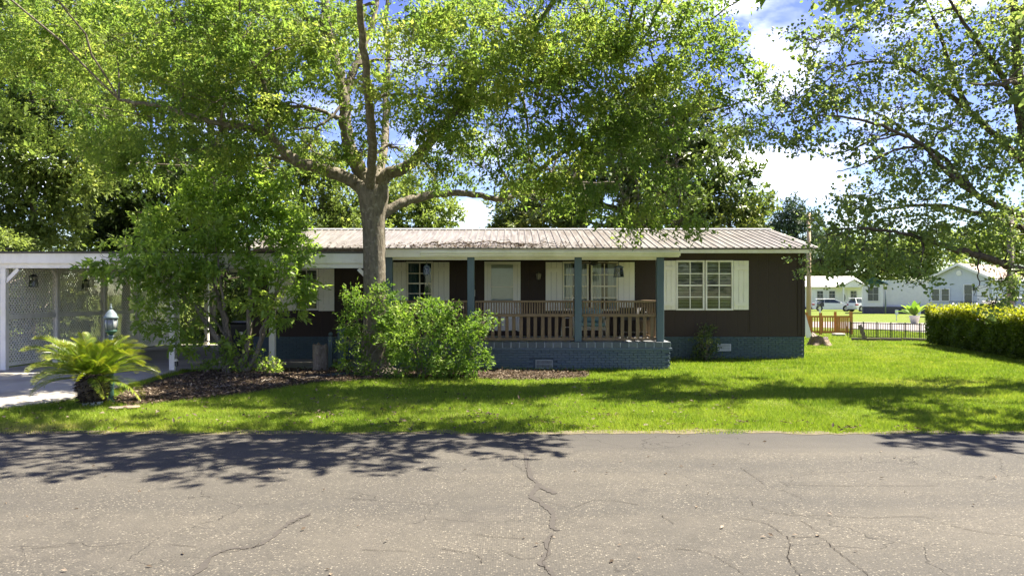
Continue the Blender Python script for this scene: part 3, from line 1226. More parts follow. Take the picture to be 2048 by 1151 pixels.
# storm door with an upper light, and its casing
dx0, dx1, dz0, dz1 = WX(DOOR[0]), WX(DOOR[1]), WZ(DOOR[3]), WZ(DOOR[2])
mb = MB()
cw = .085
mb.box(dx0, dx0 + cw, Y_W - .035, Y_W + .05, dz0, dz1 - cw)
mb.box(dx1 - cw, dx1, Y_W - .035, Y_W + .05, dz0, dz1 - cw)
mb.box(dx0, dx1, Y_W - .035, Y_W + .05, dz1 - cw, dz1)
casing = mb.part('door_frame', M['shutter'], home)
mb = MB()
sx0, sx1, sz0, sz1 = dx0 + cw + .004, dx1 - cw - .004, dz0 + .02, dz1 - cw - .004
gx0, gx1, gz0, gz1 = WX(982.5), WX(1026), WZ(604), WZ(529)
Yd = Y_W - .005
for (p, q, r, s) in ((sx0, gx0, sz0, sz1), (gx1, sx1, sz0, sz1), (gx0, gx1, sz0, gz0), (gx0, gx1, gz1, sz1)):
    mb.box(p, q, Yd - .012, Yd + .03, r, s)
door = mb.part('storm_door', M['shutter'], home)
zm = WZ(573)
for (z_a, z_b) in ((gz0, zm - .012), (zm + .012, gz1)):
    mb = MB()
    mb.add([(gx0, Yd + .01, z_a), (gx1, Yd + .01, z_a), (gx1, Yd + .01, z_b), (gx0, Yd + .01, z_b)], [(0, 1, 2, 3)])
    mb.part('pane', M['glass'], door)
mb = MB()
mb.box(gx0, gx1, Yd - .016, Yd + .02, zm - .012, zm + .012)
mb.part('mid_rail', M['shutter'], door)
mb = MB()
mb.box(gx0 - .05, gx1 + .05, Yd - .016, Yd - .0125, sz0 + .03, sz0 + .2)
mb.part('kick_plate', M['white'], door)
mb = MB()
mb.tube([(sx1 - .05, Yd - .03, 1.55), (sx1 - .05, Yd - .06, 1.56), (sx1 - .05, Yd - .06, 1.68), (sx1 - .05, Yd - .03, 1.69)], [.008] * 4, 6)
mb.part('door_handle', M['black'], door)
mb = MB()                                 # panelled entrance door behind the glass
mb.box(sx0 + .01, sx1 - .01, Y_W + .07, Y_W + .11, sz0, sz1)
for (p, q) in ((.12, .42), (.5, .8)):
    for (r, s) in ((.06, .30), (.36, .62), (.68, .94)):
        ww, hh = sx1 - sx0, sz1 - sz0
        mb.box(sx0 + ww * p, sx0 + ww * q, Y_W + .06, Y_W + .0695, sz0 + hh * r, sz0 + hh * s)
mb.part('entrance_door', simple('grey_white_door', (.5, .52, .5), (.45, .46, .44), .5), home)
mb = MB()
mb.box(WX(947), WX(950), Y_W - .012, Y_W - .001, WZ(592), WZ(579))
mb.part('doorbell', M['white'], home)

# metal roof: separate ribbed panels on the street side
slope = (RIDGE_Z - EAVE_Z) / (RIDGE_Y - EAVE_Y)
NP = 19
PWID = (ROOF_X1 - ROOF_X0) / NP
rib = [(0, 0.0)]
prof = []
nr = 4
for r_ in range(nr):
    x = PWID * r_ / nr
    prof += [(x + .006, .004), (x + .018, .030), (x + .044, .030), (x + .058, .004)]
    prof += [(x + PWID / nr * .6, .004), (x + PWID / nr * .63, .009), (x + PWID / nr * .68, .004)]
prof += [(PWID + .012, .004), (PWID + .020, .024)]
m = MB()
n = len(prof)
vs = []
for (yy, zz_) in ((EAVE_Y - .05, EAVE_Z - .05 * slope), (RIDGE_Y, RIDGE_Z)):
    vs += [(x, yy - 24.5, zz_ + h) for (x, h) in prof]
fs = [(k, k + 1, n + k + 1, n + k) for k in range(n - 1)]
m.add(vs, fs)
pm = m.mesh('roof_panel')
pm.materials.append(M['roof'])
mb = MB()
mb.prism([(EAVE_Y, EAVE_Z - .004), (RIDGE_Y, RIDGE_Z - .004), (30.28, EAVE_Z - .004), (30.28, EAVE_Z - .05), (RIDGE_Y, RIDGE_Z - .05), (EAVE_Y, EAVE_Z - .05)], 0, ROOF_X0 + .02, ROOF_X1 - .02)
roof = mb.part('roof', M['roof'], home)
for k in range(NP):
    o = shared('roof_panel', pm, (ROOF_X0 + k * PWID, 24.5, random.uniform(0, .003)), roof)
mb = MB()
mb.prism([(RIDGE_Y - .16, RIDGE_Z + .0), (RIDGE_Y - .16, RIDGE_Z + .012), (RIDGE_Y, RIDGE_Z + .055), (RIDGE_Y + .16, RIDGE_Z + .02), (RIDGE_Y, RIDGE_Z + .045)], 0, ROOF_X0 - .01, ROOF_X1 + .01)
mb.part('ridge_cap', simple('bright_ridge_metal', (.62, .60, .56), (.45, .42, .38), .45, .4, .2), roof)
mb = MB()                                 # rake trim on the right gable
mb.bar((ROOF_X1 + .012, EAVE_Y - .04, EAVE_Z - .03), (ROOF_X1 + .012, RIDGE_Y, RIDGE_Z - .03), .02, .10, (0, 0, 1))
mb.part('rake_trim', M['white'], roof)
mb = MB()
mb.box(WX(1361, EAVE_Y), ROOF_X1 - .03, EAVE_Y + .012, EAVE_Y + .04, EAVE_Z - .155, EAVE_Z - .055)
mb.part('fascia', M['cream'], home)
mb = MB()
mb.box(ROOF_X0 + .02, ROOF_X1 - .03, EAVE_Y + .045, Y_W - .001, EAVE_Z - .12, EAVE_Z - .10)
mb.part('soffit', M['cream'], home)
mb = MB()                                 # dark board added as the shade in the gap behind porch and carport roofs
mb.box(ROOF_X0 + .02, WX(1361, EAVE_Y) - .005, EAVE_Y + .012, EAVE_Y + .04, EAVE_Z - .16, EAVE_Z - .055)
mb.part('fascia', M['bark_dark'], home)

# dead branches lying on the roof edge
def roof_z(y):
    return EAVE_Z + (y - EAVE_Y) * slope + .03


def branch_on_roof(label, px0, px1, seed):
    rs = np.random.default_rng(seed)
    tb = Tubes()
    y0 = EAVE_Y + .15
    pts = []
    for k in range(9):
        x = WX(px0 + (px1 - px0) * k / 8, y0)
        y = y0 + rs.uniform(0, .5)
        pts.append((x, y, roof_z(y) + .02 + rs.uniform(0, .05)))
    c, r = tb.limb(pts, .024, .009, 6, 5, .015)
    for k in range(16):
        i_ = rs.integers(2, len(c) - 2)
        s = c[i_]
        d = np.array([rs.uniform(-.6, .6), rs.uniform(-.1, .9), 0])
        e1 = s + d * rs.uniform(.25, .5)
        e1[2] = max(roof_z(e1[1]), s[2] + rs.uniform(-.02, .12))
        e2 = e1 + np.array([rs.uniform(-.3, .3), rs.uniform(-.1, .3), rs.uniform(0, .10)])
        e2[2] = max(roof_z(e2[1]), e2[2])
        tb.limb([s, e1, e2], .012, .004, 5, 4, .01)
    o = tb.part('fallen_branch', M['bark_dark'], None)
    return props(o, label, 'branch')


branch_on_roof('bare fallen branch on the metal roof edge above the left porch window', 845, 990, 3)
branch_on_roof('tangle of dead twigs on the metal roof edge above the front door', 985, 1110, 8)

# ------------------------------------------------------------------ porch
SLAB_Z = .72
PX0, PX1 = WX(770, Y_P), WX(1340, Y_P)
porch = thing('porch', 'brick fronted porch with cream beam and blue grey posts along the brown home', 'porch', (0.4, 21.0, 0))
mb = MB()
mb.box(PX0 + .02, PX1 - .02, Y_P + .03, Y_W - .03, -.05, SLAB_Z - .16)
base = mb.part('porch_base', M['mortar'], porch)
bm_blue = brick_mesh('brick', BL - .006, BH - .0045, .05, M['brick'], .003)
ztop_b = SLAB_Z - .215
vx0, vx1, vz0, vz1 = WX(1071, Y_P), WX(1106, Y_P), WZ(736.5, Y_P), WZ(719, Y_P)
n_c = int(round(ztop_b / BH))
hh_c = ztop_b / n_c
for r in range(n_c):
    x = PX0 + BL / 2 - (BL / 2 if r % 2 else 0)
    while x - BL / 2 < PX1 + .01:
        z = (r + .5) * hh_c
        if x - BL / 2 >= PX0 - .02 and x + BL / 2 <= PX1 + .06 and not (vx0 - .06 < x < vx1 + .06 and vz0 - .02 < z < vz1 + .02):
            shared('brick', bm_blue, (x + random.uniform(-.002, .002), Y_P + .012 + random.uniform(-.002, .002), z), base)
        x += BL
# right end of the porch wall
bm_side = brick_mesh('brick', .05, BH - .007, BL - .009, M['brick'])
me_side = MB()
for r in range(n_c):
    y = Y_P + .14 + (BL / 2 if r % 2 else 0)
    while y < Y_W - .1:
        me_side.box(PX1 + .0, PX1 + .022, y - BL / 2 + .005, y + BL / 2 - .005, r * hh_c + .004, (r + 1) * hh_c - .004)
        y += BL
me_side.part('end_brickwork', M['brick'], base, 'stuff')
# projecting header course
mb = MB()
mb.bevbox(PX0, PX1 + .045, Y_P - .045, Y_P + .06, ztop_b + .002, ztop_b + .062, .005)
mb.part('ledge_course', M['brick'], porch)
# rowlock course that edges the slab: one brick each
mb = MB()
mb.box(PX0, PX1 + .022, Y_P - .023, Y_P + .24, ztop_b + .064, SLAB_Z - .012)
edge_bed = mb.part('edge_mortar', M['palemortar'], porch)
NRL = 34
rw = (PX1 + .02 - PX0) / NRL
cap_me = brick_mesh('edge_brick', rw - .024, SLAB_Z - ztop_b - .068, .22, M['capbrick'], .005)
for k in range(NRL):
    shared('edge_brick', cap_me, (PX0 + (k + .5) * rw, Y_P + .082 + random.uniform(-.003, .003), (SLAB_Z + ztop_b + .064) / 2 + .001), edge_bed)
mb = MB()
mb.box(PX0, PX1 + .018, Y_P + .245, Y_W - .03, SLAB_Z - .158, SLAB_Z - .004)
mb.part('porch_floor', simple('painted_porch_floor', (.30, .30, .30), (.22, .23, .24), .7), porch)
vent(vx0, vx1, vz0, vz1, Y_P + .03, M['ventdark'], porch)
for o in porch.children:
    pass

# posts, beam, gutter, ceiling, roof
Y_B = Y_P + .13
posts_px = ((770.5, 785.5), (935, 949), (1149, 1163), (1312.5, 1327))
for (a, b) in posts_px:
    mb = MB()
    x0, x1 = WX(a, Y_B), WX(b, Y_B)
    mb.bevbox(x0, x1, Y_B - .085, Y_B + .085, SLAB_Z + .0, WZ(512, Y_B), .008)
    mb.part('post', M['bluepost'], porch)
BT, BB = WZ(508, Y_B), WZ(519.5, Y_B)
mb = MB()
xs_p = [WX(p, Y_B) for pr in posts_px for p in pr]
segs = [(xs_p[1], xs_p[2]), (xs_p[3], xs_p[4]), (xs_p[5], xs_p[6])]
for (a, b) in segs:
    mb = MB()
    mb.box(a + .003, b - .003, Y_B - .05, Y_B + .05, BB, WZ(512, Y_B) - .001)
    mb.part('beam', M['cream'], porch)
mb = MB()
mb.box(WX(768, Y_B), WX(1329, Y_B), Y_B - .06, Y_B + .06, WZ(512, Y_B) + .001, BT + .06)
mb.part('beam', M['cream'], porch)
Y_F = Y_P - .1
FX0, FX1 = WX(757, Y_F), WX(1360, Y_F)
zt = WZ(496, Y_F)
mb = MB()
mb.box(FX0, FX1 - .02, Y_F, Y_F + .03, WZ(514, Y_F), zt)
mb.part('fascia', M['cream'], porch)
g = MB()                                  # K-style gutter
gy = Y_F - .003
gz0, gz1 = WZ(511.5, Y_F), WZ(502, Y_F)
g.prism([(gy, gz0), (gy - .055, gz0), (gy - .065, gz0 + .04), (gy - .095, gz0 + .075), (gy - .095, gz1), (gy - .085, gz1), (gy - .085, gz0 + .085), (gy - .05, gz0 + .012), (gy - .008, gz0 + .012), (gy - .008, gz1), (gy, gz1)], 0, WX(842, Y_F), FX1)
g.part('gutter', M['cream'], porch)
mb = MB()
mb.box(FX0, FX1 - .03, Y_F + .032, EAVE_Y - .0, BT + .062, BT + .085)
mb.part('porch_ceiling', M['cream'], porch)
mb = MB()
mb.add([(FX0 - .05, Y_F - .08, zt + .004), (FX1 + .03, Y_F - .08, zt + .004), (FX1 + .03, EAVE_Y + .01, EAVE_Z - .07), (FX0 - .05, EAVE_Y + .01, EAVE_Z - .07),
        (FX0 - .05, Y_F - .08, zt - .02), (FX1 + .03, Y_F - .08, zt - .02), (FX1 + .03, EAVE_Y + .01, EAVE_Z - .1), (FX0 - .05, EAVE_Y + .01, EAVE_Z - .1)],
       [(0, 1, 2, 3), (4, 7, 6, 5), (0, 4, 5, 1), (1, 5, 6, 2), (2, 6, 7, 3), (3, 7, 4, 0)])
mb.part('porch_roof', M['roof'], porch)
mb = MB()
mb.add([(FX1 - .025, Y_F + .032, WZ(511, Y_F)), (FX1 - .025, EAVE_Y, WZ(511, Y_F)), (FX1 - .025, EAVE_Y, EAVE_Z - .105), (FX1 - .025, Y_F + .032, zt - .025),
        (FX1 - .045, Y_F + .032, WZ(511, Y_F)), (FX1 - .045, EAVE_Y, WZ(511, Y_F)), (FX1 - .045, EAVE_Y, EAVE_Z - .105), (FX1 - .045, Y_F + .032, zt - .025)],
       [(0, 1, 2, 3), (7, 6, 5, 4), (0, 4, 5, 1), (1, 5, 6, 2), (2, 6, 7, 3), (3, 7, 4, 0)])
mb.part('end_fascia', M['siding'], porch)

# railings
Y_R = Y_P + .16
ZT1, ZT0 = WZ(600.5, Y_R), WZ(604.5, Y_R)
ZM1, ZM0 = WZ(627, Y_R), WZ(633, Y_R)
ZB1, ZB0 = WZ(675, Y_R), WZ(680, Y_R)


def box_mesh(name, lx, ly, lz, mat, b=.003):
    m = MB()
    m.bevbox(-lx / 2, lx / 2, -ly / 2, ly / 2, -lz / 2, lz / 2, b)
    me = m.mesh(name)
    fix_normals(me)
    me.materials.append(mat)
    return me


bal_s = box_mesh('short_baluster', .034, .03, ZT0 - ZM1 - .002, M['rail'])
bal_l = box_mesh('picket', .088, .024, ZM0 - ZB1 - .002, M['rail'])


def railing(label, xa, ya, xb, yb):
    L = math.hypot(xb - xa, yb - ya)
    ang = math.atan2(yb - ya, xb - xa)
    rt = local_thing('porch_railing', label, 'railing', (xa, ya, SLAB_Z), ang, 'wooden railings between the porch posts')
    o = SLAB_Z
    for (nm_, z0, z1, d, dy) in (('top_rail', ZT0, ZT1, .125, 0), ('middle_rail', ZM0, ZM1, .075, -.012), ('bottom_rail', ZB0, ZB1, .075, -.006)):
        m = MB()
        m.bevbox(.004, L - .004, -d / 2 + dy, d / 2 + dy, z0 - o, z1 - o, .006)
        m.part(nm_, M['rail'], rt)
    n_ = max(2, int(L / .064))
    for k in range(n_):
        ob = shared('short_baluster', bal_s, ((k + .5) * L / n_ + random.uniform(-.004, .004), random.uniform(-.004, .004), (ZT0 + ZM1) / 2 - o), rt)
    n_ = max(2, int(L / .178))
    for k in range(n_):
        shared('picket', bal_l, ((k + .5) * L / n_ + random.uniform(-.008, .008), random.uniform(-.003, .003), (ZM0 + ZB1) / 2 - o), rt, (0, random.uniform(-.008, .008), 0))
    return rt


XR = [WX(p, Y_R) for p in (786, 935, 949.5, 1149, 1163.5, 1312)]
railing('brown wooden porch railing left of the front door, half hidden by the bush', XR[0], Y_R, XR[1], Y_R)
railing('brown wooden porch railing section standing in front of the storm door', XR[2], Y_R, XR[3], Y_R)
railing('brown wooden porch railing section at the right end, below the hanging bird lantern', XR[4], Y_R, XR[5], Y_R)
xs_side = WX(1316, Y_R)
railing('short wooden side railing running back to the wall at the porch end', xs_side, Y_R + .14, xs_side, Y_W - .05)

# ceiling fan
cz = BT + .062
fx, fy = WX(1188, 21.1), 21.1
fan = local_thing('ceiling_fan', 'brown ceiling fan with broad blades under the porch roof', 'fan', (fx, fy, cz))
mb = MB()
mb.lathe([(.07, -.04), (.075, -.001)], 0, 0, 0, 14)
mb.lathe([(.012, -.16), (.012, -.04)], 0, 0, 0, 8)
mb.part('mount', M['black'], fan)
mb = MB()
mb.lathe([(.03, -.29), (.11, -.27), (.12, -.20), (.06, -.16)], 0, 0, 0, 16)
mb.part('motor', M['black'], fan)
for k in range(5):
    a = k * 2 * math.pi / 5 + .12
    m = MB()
    out = [(.12, -.03), (.2, -.06), (.62, -.085), (.68, -.05), (.68, .05), (.62, .085), (.2, .06), (.12, .03)]
    ca, sa = math.cos(a), math.sin(a)
    vs, n = [], len(out)
    for dz in (0, .012):
        vs += [(x * ca - y * sa, x * sa + y * ca, -.235 + dz + y * .18) for x, y in out]
    m.add(vs, [tuple(range(n))[::-1], tuple(range(n, 2 * n))] + [(i_, (i_ + 1) % n, n + (i_ + 1) % n, n + i_) for i_ in range(n)])
    m.part('blade', M['oldwood'], fan)


def lantern(name, label, loc, mat, w=.09, h=.24, hang=.1, group=None, rz=.3):
    """square hanging lantern: loc is the hook"""
    o = local_thing(name, label, 'lantern', loc, rz, group)
    m = MB()
    m.tube([(0, 0, 0), (0, 0, -hang)], [.005, .005], 6)
    m.lathe([(.016, -hang - .012), (.018, -hang), (.008, -hang + .01)], 0, 0, 0, 8)
    m.part('hanger', mat, o)
    t = -hang - .01
    m = MB()
    m.add([(-w * .35, -w * .35, t), (w * .35, -w * .35, t), (w * .35, w * .35, t), (-w * .35, w * .35, t),
           (-w, -w, t - .05), (w, -w, t - .05), (w, w, t - .05), (-w, w, t - .05), (-w, -w, t - .062), (w, -w, t - .062), (w, w, t - .062), (-w, w, t - .062)],
          [(0, 1, 2, 3), (0, 4, 5, 1), (1, 5, 6, 2), (2, 6, 7, 3), (3, 7, 4, 0), (4, 8, 9, 5), (5, 9, 10, 6), (6, 10, 11, 7), (7, 11, 8, 4), (8, 11, 10, 9)])
    m.part('lantern_roof', mat, o)
    a, b = w * .72, w * .92
    z1, z0 = t - .062, t - .062 - h
    for (i_, j_) in ((-1, -1), (1, -1), (1, 1), (-1, 1)):
        m = MB()
        m.bar((i_ * a, j_ * a, z1), (i_ * b, j_ * b, z0), .014, .014, (0, 1, 0))
        m.part('corner_bar', mat, o)
    for (i_, j_) in ((1, 0), (-1, 0), (0, 1), (0, -1)):
        m = MB()
        s = (j_ * .5, i_ * .5)
        for (u, v_) in ((-.5, .5), (.5, -.5)):
            m.bar((i_ * a + u * 2 * s[0] * a, j_ * a + u * 2 * s[1] * a, z1 - h * .3), (i_ * b * .95 + v_ * 2 * s[0] * b, j_ * b * .95 + v_ * 2 * s[1] * b, z0 + h * .2), .006, .006, (0, 0, 1) if False else (.1, .2, 1))
        m.part('scroll_bar', mat, o)
    m = MB()
    m.add([(-a, -a, z1), (a, -a, z1), (a, a, z1), (-a, a, z1), (-b * .97, -b * .97, z0), (b * .97, -b * .97, z0), (b * .97, b * .97, z0), (-b * .97, b * .97, z0)],
          [(0, 4, 5, 1), (1, 5, 6, 2), (2, 6, 7, 3), (3, 7, 4, 0)])
    m.part('lantern_glass', M['lampglass'], o)
    m = MB()
    m.box(-b * 1.12, b * 1.12, -b * 1.12, b * 1.12, z0 - .02, z0)
    m.part('lantern_base', mat, o)
    m = MB()
    m.lathe([(.022, 0), (.022, h * .45), (.004, h * .5)], 0, 0, z0 + .001, 10)
    m.part('candle', M['blind'], o)
    return o


yl = Y_P + .32
lantern('hanging_lantern', 'weathered blue metal lantern hanging near the right porch post', (WX(1237.5, yl), yl, cz - .0), M['bluemetal'], .1, .22, .33)
lantern('hanging_lantern', 'pale metal lantern hanging before the porch window left of the door', (WX(853, yl), yl, cz), M['bluegreymetal'], .075, .17, .32)

# wall lamp by the door
wl = local_thing('wall_lantern', 'small black caged wall lantern between the storm door and middle window', 'lantern', (WX(1077, Y_W), Y_W, WZ(550)))
mb = MB()
mb.box(-.05, .05, -.02, -.0, -.1, .1)
mb.part('back_plate', M['black'], wl)
mb = MB()
mb.tube([(0, -.02, .06), (0, -.09, .10), (0, -.13, .08)], [.01] * 3, 6)
mb.part('bracket', M['black'], wl)
mb = MB()
mb.lathe([(.03, -.14), (.055, -.10), (.075, .03), (.02, .07)], 0, -.13, 0, 8, False)
mb.part('lamp_glass', simple('frosted_lamp_glass', (.42, .38, .26), (.3, .26, .18), .4), wl)
for k in range(6):
    a = k * math.pi / 3
    mb = MB()
    mb.tube([(.033 * math.cos(a), -.13 + .033 * math.sin(a), -.14), (.06 * math.cos(a), -.13 + .06 * math.sin(a), -.10), (.08 * math.cos(a), -.13 + .08 * math.sin(a), .03), (.025 * math.cos(a), -.13 + .025 * math.sin(a), .07)], [.006] * 4, 4)
    mb.part('cage_bar', M['black'], wl)

# porch furniture behind the railing
wick = simple('pale_wicker', (.62, .57, .46), (.42, .38, .3), .8, scale=40, bump=.6, bdist=.01)
cush = NT('blue_patterned_cushion')
_v = cush.coords()
_n = cush.noise(_v, 11, 3, .5, 1.5)
cush.set(cush.ramp(_n, [(.44, (.16, .30, .32)), (.5, (.45, .5, .47)), (.56, (.20, .36, .38))]), .9, .1)
chair = local_thing('wicker_chair', 'pale wicker armchair with blue patterned cushion behind the porch pickets', 'chair', (WX(1182, 20.9), 20.9, SLAB_Z), 0.05)
mb = MB()
mb.bevbox(-.40, .40, -.32, .30, .24, .34, .02)
mb.part('seat', wick, chair)
mb = MB()
vs, fs = [], []
N = 14
for k in range(N + 1):
    a = math.pi * k / N
    x, y = .42 * math.cos(a), .02 + .34 * math.sin(a)
    hgt = .55 + .30 * math.sin(a) ** 2
    for (s_, z) in ((1, .22), (1, hgt), (.88, hgt), (.88, .22)):
        vs.append((x * s_, y * s_, z))
for k in range(N):
    for q in range(4):
        fs.append((k * 4 + q, k * 4 + (q + 1) % 4, k * 4 + 4 + (q + 1) % 4, k * 4 + 4 + q))
fs += [(0, 1, 2, 3), (N * 4 + 3, N * 4 + 2, N * 4 + 1, N * 4)]
mb.add(vs, fs)
mb.part('backrest', wick, chair)
for s_ in (-1, 1):
    mb = MB()
    mb.tube([(s_ * .40, -.02, .55), (s_ * .42, -.28, .56), (s_ * .41, -.33, .45), (s_ * .39, -.31, .3)], [.035] * 4, 8)
    mb.part('armrest', wick, chair)
for (x, y) in ((-.36, -.27), (.36, -.27), (-.34, .25), (.34, .25)):
    mb = MB()
    mb.tube([(x, y, .25), (x * 1.05, y * 1.05, 0)], [.03, .025], 8)
    mb.part('leg', wick, chair)
mb = MB()
mb.bevbox(-.34, .34, -.30, .22, .342, .45, .03)
mb.bevbox(-.33, .33, .10, .22, .452, .82, .03)
mb.part('cushion', cush.m, chair)

gr = local_thing('barbecue_grill', 'black covered barbecue grill in the dark corner of the porch', 'grill', (WX(1268, 21.2), 21.2, SLAB_Z))
mb = MB()
mb.bevbox(-.42, .42, -.25, .25, .5, .62, .02)
mb.part('firebox', M['black'], gr)
mb = MB()
pr = [(-.25, .622)] + [(-.25 + .5 * k / 8, .622 + .2 * math.sin(math.pi * k / 8) + .02) for k in range(9)] + [(.25, .622)]
mb.prism(pr, 0, -.42, .42)
mb.part('lid', M['plastic'], gr)
for (x, y) in ((-.38, -.2), (.38, -.2), (-.38, .2), (.38, .2)):
    mb = MB()
    mb.tube([(x, y, .5), (x, y, 0)], [.018, .018], 6)
    mb.part('leg', M['black'], gr)
mb = MB()
mb.box(-.38, .38, -.2, .2, .15, .17)
mb.part('shelf', M['black'], gr)
st = local_thing('folding_ladder', 'small cream folding step ladder by the middle window behind the railing', 'ladder', (WX(1136, 22.1), 22.1, SLAB_Z))
for s_ in (-1, 1):
    for yy in (-.16, .16):
        mb = MB()
        mb.bar((s_ * .12, 0, 1.18), (s_ * .18, yy, 0), .03, .02, (0, 1, 0))
        mb.part('side_rail', M['cream'], st)
for k in range(4):
    mb = MB()
    z = .26 + k * .26
    yk = -.16 * (1 - z / 1.18)
    mb.box(-.165 + z * .05, .165 - z * .05, yk - .05, yk + .035, z, z + .02)
    mb.part('step', M['cream'], st)

# steps at the left end of the porch, with blue stringer wall, handrail and newel
steps = thing('porch_steps', 'dark porch steps with blue sided handrail behind the oak trunk', 'steps', (-4.0, 20.5, 0))
sx1 = PX0 - .02
for k in range(4):
    mb = MB()
    mb.box(sx1 - .28 * (k + 1), sx1 - .28 * k - .002, 20.1, 21.4, 0.036, SLAB_Z - .16 * (k + 1) + .02)
    mb.part('step', M['capbrick'], steps)
mb = MB()
xa, xb = WX(676, 20.0), WX(690, 20.0)
mb.bevbox(xa, xb, 19.95, 20.08, 0.03, WZ(655, 20), .006)
mb.part('newel_post', M['bluepost'], steps)
mb = MB()
mb.bar(((xa + xb) / 2 - .08, 20.015, WZ(655, 20) + .03), (sx1 + .02, 20.015, WZ(655, 20) + .50), .10, .035, (0, 0, 1))
mb.part('handrail', M['rail'], steps)
mb = MB()
mb.bar((xb + .05, 20.015, WZ(655, 20) - .35), (sx1 + .02, 20.015, WZ(655, 20) + .16), .05, .05, (0, 0, 1))
mb.part('lower_rail', M['rail'], steps)
nw = thing('bollard_post', 'slim blue grey post with ball top beside the chainsawed log', 'post', (WX(661, 19.75), 19.75, 0))
mb = MB()
mb.bevbox(WX(657, 19.75), WX(665, 19.75), 19.7, 19.8, .0, WZ(672, 19.75), .005)
mb.part('shaft', M['bluepost'], nw)
mb = MB()
r_ = .055
mb.lathe([(r_ * math.sin(math.pi * k / 8) + .001, r_ - r_ * math.cos(math.pi * k / 8)) for k in range(9)], WX(661, 19.75), 19.75, WZ(672, 19.75), 12)
mb.part('ball_top', M['bluepost'], nw)

# ------------------------------------------------------------------ carport
CX0, CX1 = -15.2, WX(757, Y_C) - .03
carport = thing('carport', 'white painted carport with lattice side wall left of the brown home', 'carport', (-10, 24, 0))
ct, cm_, cb = WZ(507, Y_C), WZ(526.5, Y_C), WZ(536, Y_C)
mb = MB()
mb.box(CX0, CX1, Y_C - .13, Y_C - .09, cm_, ct)
mb.part('fascia', M['white'], carport)
mb = MB()
mb.box(CX0, CX1 - .02, Y_C - .07, Y_C + .07, cb, cm_ + .08)
mb.part('beam', M['white'], carport)
mb = MB()                                 # roof deck with a thin shingle edge
zt_c = ct + .003
mb.add([(CX0 - .05, Y_C - .17, zt_c), (-7.75, Y_C - .17, zt_c), (-7.75, 29.6, zt_c + .12), (CX0 - .05, 29.6, zt_c + .12),
        (CX0 - .05, Y_C - .17, zt_c + .045), (-7.75, Y_C - .17, zt_c + .045), (-7.75, 29.6, zt_c + .165), (CX0 - .05, 29.6, zt_c + .165)],
       [(3, 2, 1, 0), (4, 5, 6, 7), (0, 1, 5, 4), (1, 2, 6, 5), (2, 3, 7, 6), (3, 0, 4, 7)])
mb.part('roof', M['shingle'], carport)
mb = MB()
mb.add([(-7.748, Y_C - .17, zt_c), (CX1, Y_C - .17, zt_c), (CX1, EAVE_Y - .1, zt_c + .1), (-7.748, EAVE_Y - .1, zt_c + .1),
        (-7.748, Y_C - .17, zt_c + .045), (CX1, Y_C - .17, zt_c + .045), (CX1, EAVE_Y - .1, zt_c + .145), (-7.748, EAVE_Y - .1, zt_c + .145)],
       [(3, 2, 1, 0), (4, 5, 6, 7), (0, 1, 5, 4), (1, 2, 6, 5), (2, 3, 7, 6), (3, 0, 4, 7)])
mb.part('roof', M['shingle'], carport)
for k in range(14):
    y = Y_C + .5 + k * .72
    mb = MB()
    x_r = -7.8 if y > EAVE_Y - .3 else CX1 - .05
    mb.box(CX0 + .05, x_r, y, y + .04, ct - .16, ct - .002 + .0)
    mb.part('rafter', M['white'], carport)
LX = -12.72
post_ys = (Y_C, 21.5, 24.0, 26.2, 28.6)
cposts = [(LX, y) for y in post_ys] + [(WX(346, Y_C), Y_C), (WX(545, Y_C), Y_C), (WX(746, Y_C), Y_C + .0), (WX(354, 26.6), 26.6), (WX(354, 26.6), 29.2)]
post_h = cb + .0
for (x, y) in cposts:
    mb = MB()
    top = post_h - .001 if abs(y - Y_C) < .01 else ct - .162
    mb.bevbox(x - .07, x + .07, y - .07, y + .07, .03, top, .006)
    mb.part('post', M['white'], carport)
for (x, s) in ((LX, 1), (WX(746, Y_C), -1)):
    mb = MB()
    mb.bar((x + s * .05, Y_C - .0, cb - .34), (x + s * .36, Y_C - .0, cb - .02), .09, .07, (0, 1, 0))
    mb.part('brace', M['white'], carport)
for y in post_ys[1:3]:
    for s in (-1, 1):
        mb = MB()
        mb.bar((LX + .02, y + s * .06, ct - .5), (LX + .02, y + s * .32, ct - .18), .07, .07, (1, 0, 0))
        mb.part('brace', M['white'], carport)
# side beam and middle rails
mb = MB()
mb.box(LX - .05, LX + .05, Y_C + .08, 28.7, ct - .16 - .14, ct - .163)
mb.part('beam', M['white'], carport)
MID = 1.345


def lattice(y0, y1, z0, z1, X, parent):
    """diagonal laths in two layers, clipped to the panel"""
    m = MB()
    pitch, wlat = .082 * math.sqrt(2), .036
    L, Hh = y1 - y0, z1 - z0
    for sgn, dx in ((1, 0), (-1, .008)):
        c = -Hh - pitch
        while c < L + Hh:
            # line: y = c + sgn*z'   (z' from 0..Hh)
            if sgn > 0:
                za, zb = max(0, -c), min(Hh, L - c)
                ya, yb = c + za, c + zb
            else:
                za, zb = max(0, c - L), min(Hh, c)
                ya, yb = c - za, c - zb
            if zb - za > .02:
                m.bar((X + dx, y0 + ya, z0 + za), (X + dx, y0 + yb, z0 + zb), wlat, .007, (1, 0, 0))
            c += pitch
    o = m.part('lattice_panel', M['white'], parent, 'stuff')
    for (a, b, c_, d) in ((y0, y1, z0 - .05, z0 + .01), (y0, y1, z1 - .01, z1 + .05)):
        f = MB()
        f.box(X - .022, X + .03, a, b, c_, d)
        f.part('lattice_rail', M['white'], parent)
    return o


for y0, y1 in zip(post_ys[:-1], post_ys[1:]):
    lattice(y0 + .075, y1 - .075, .16, MID - .04, LX, carport)
    lattice(y0 + .075, y1 - .075, MID + .06, ct - .36, LX, carport)

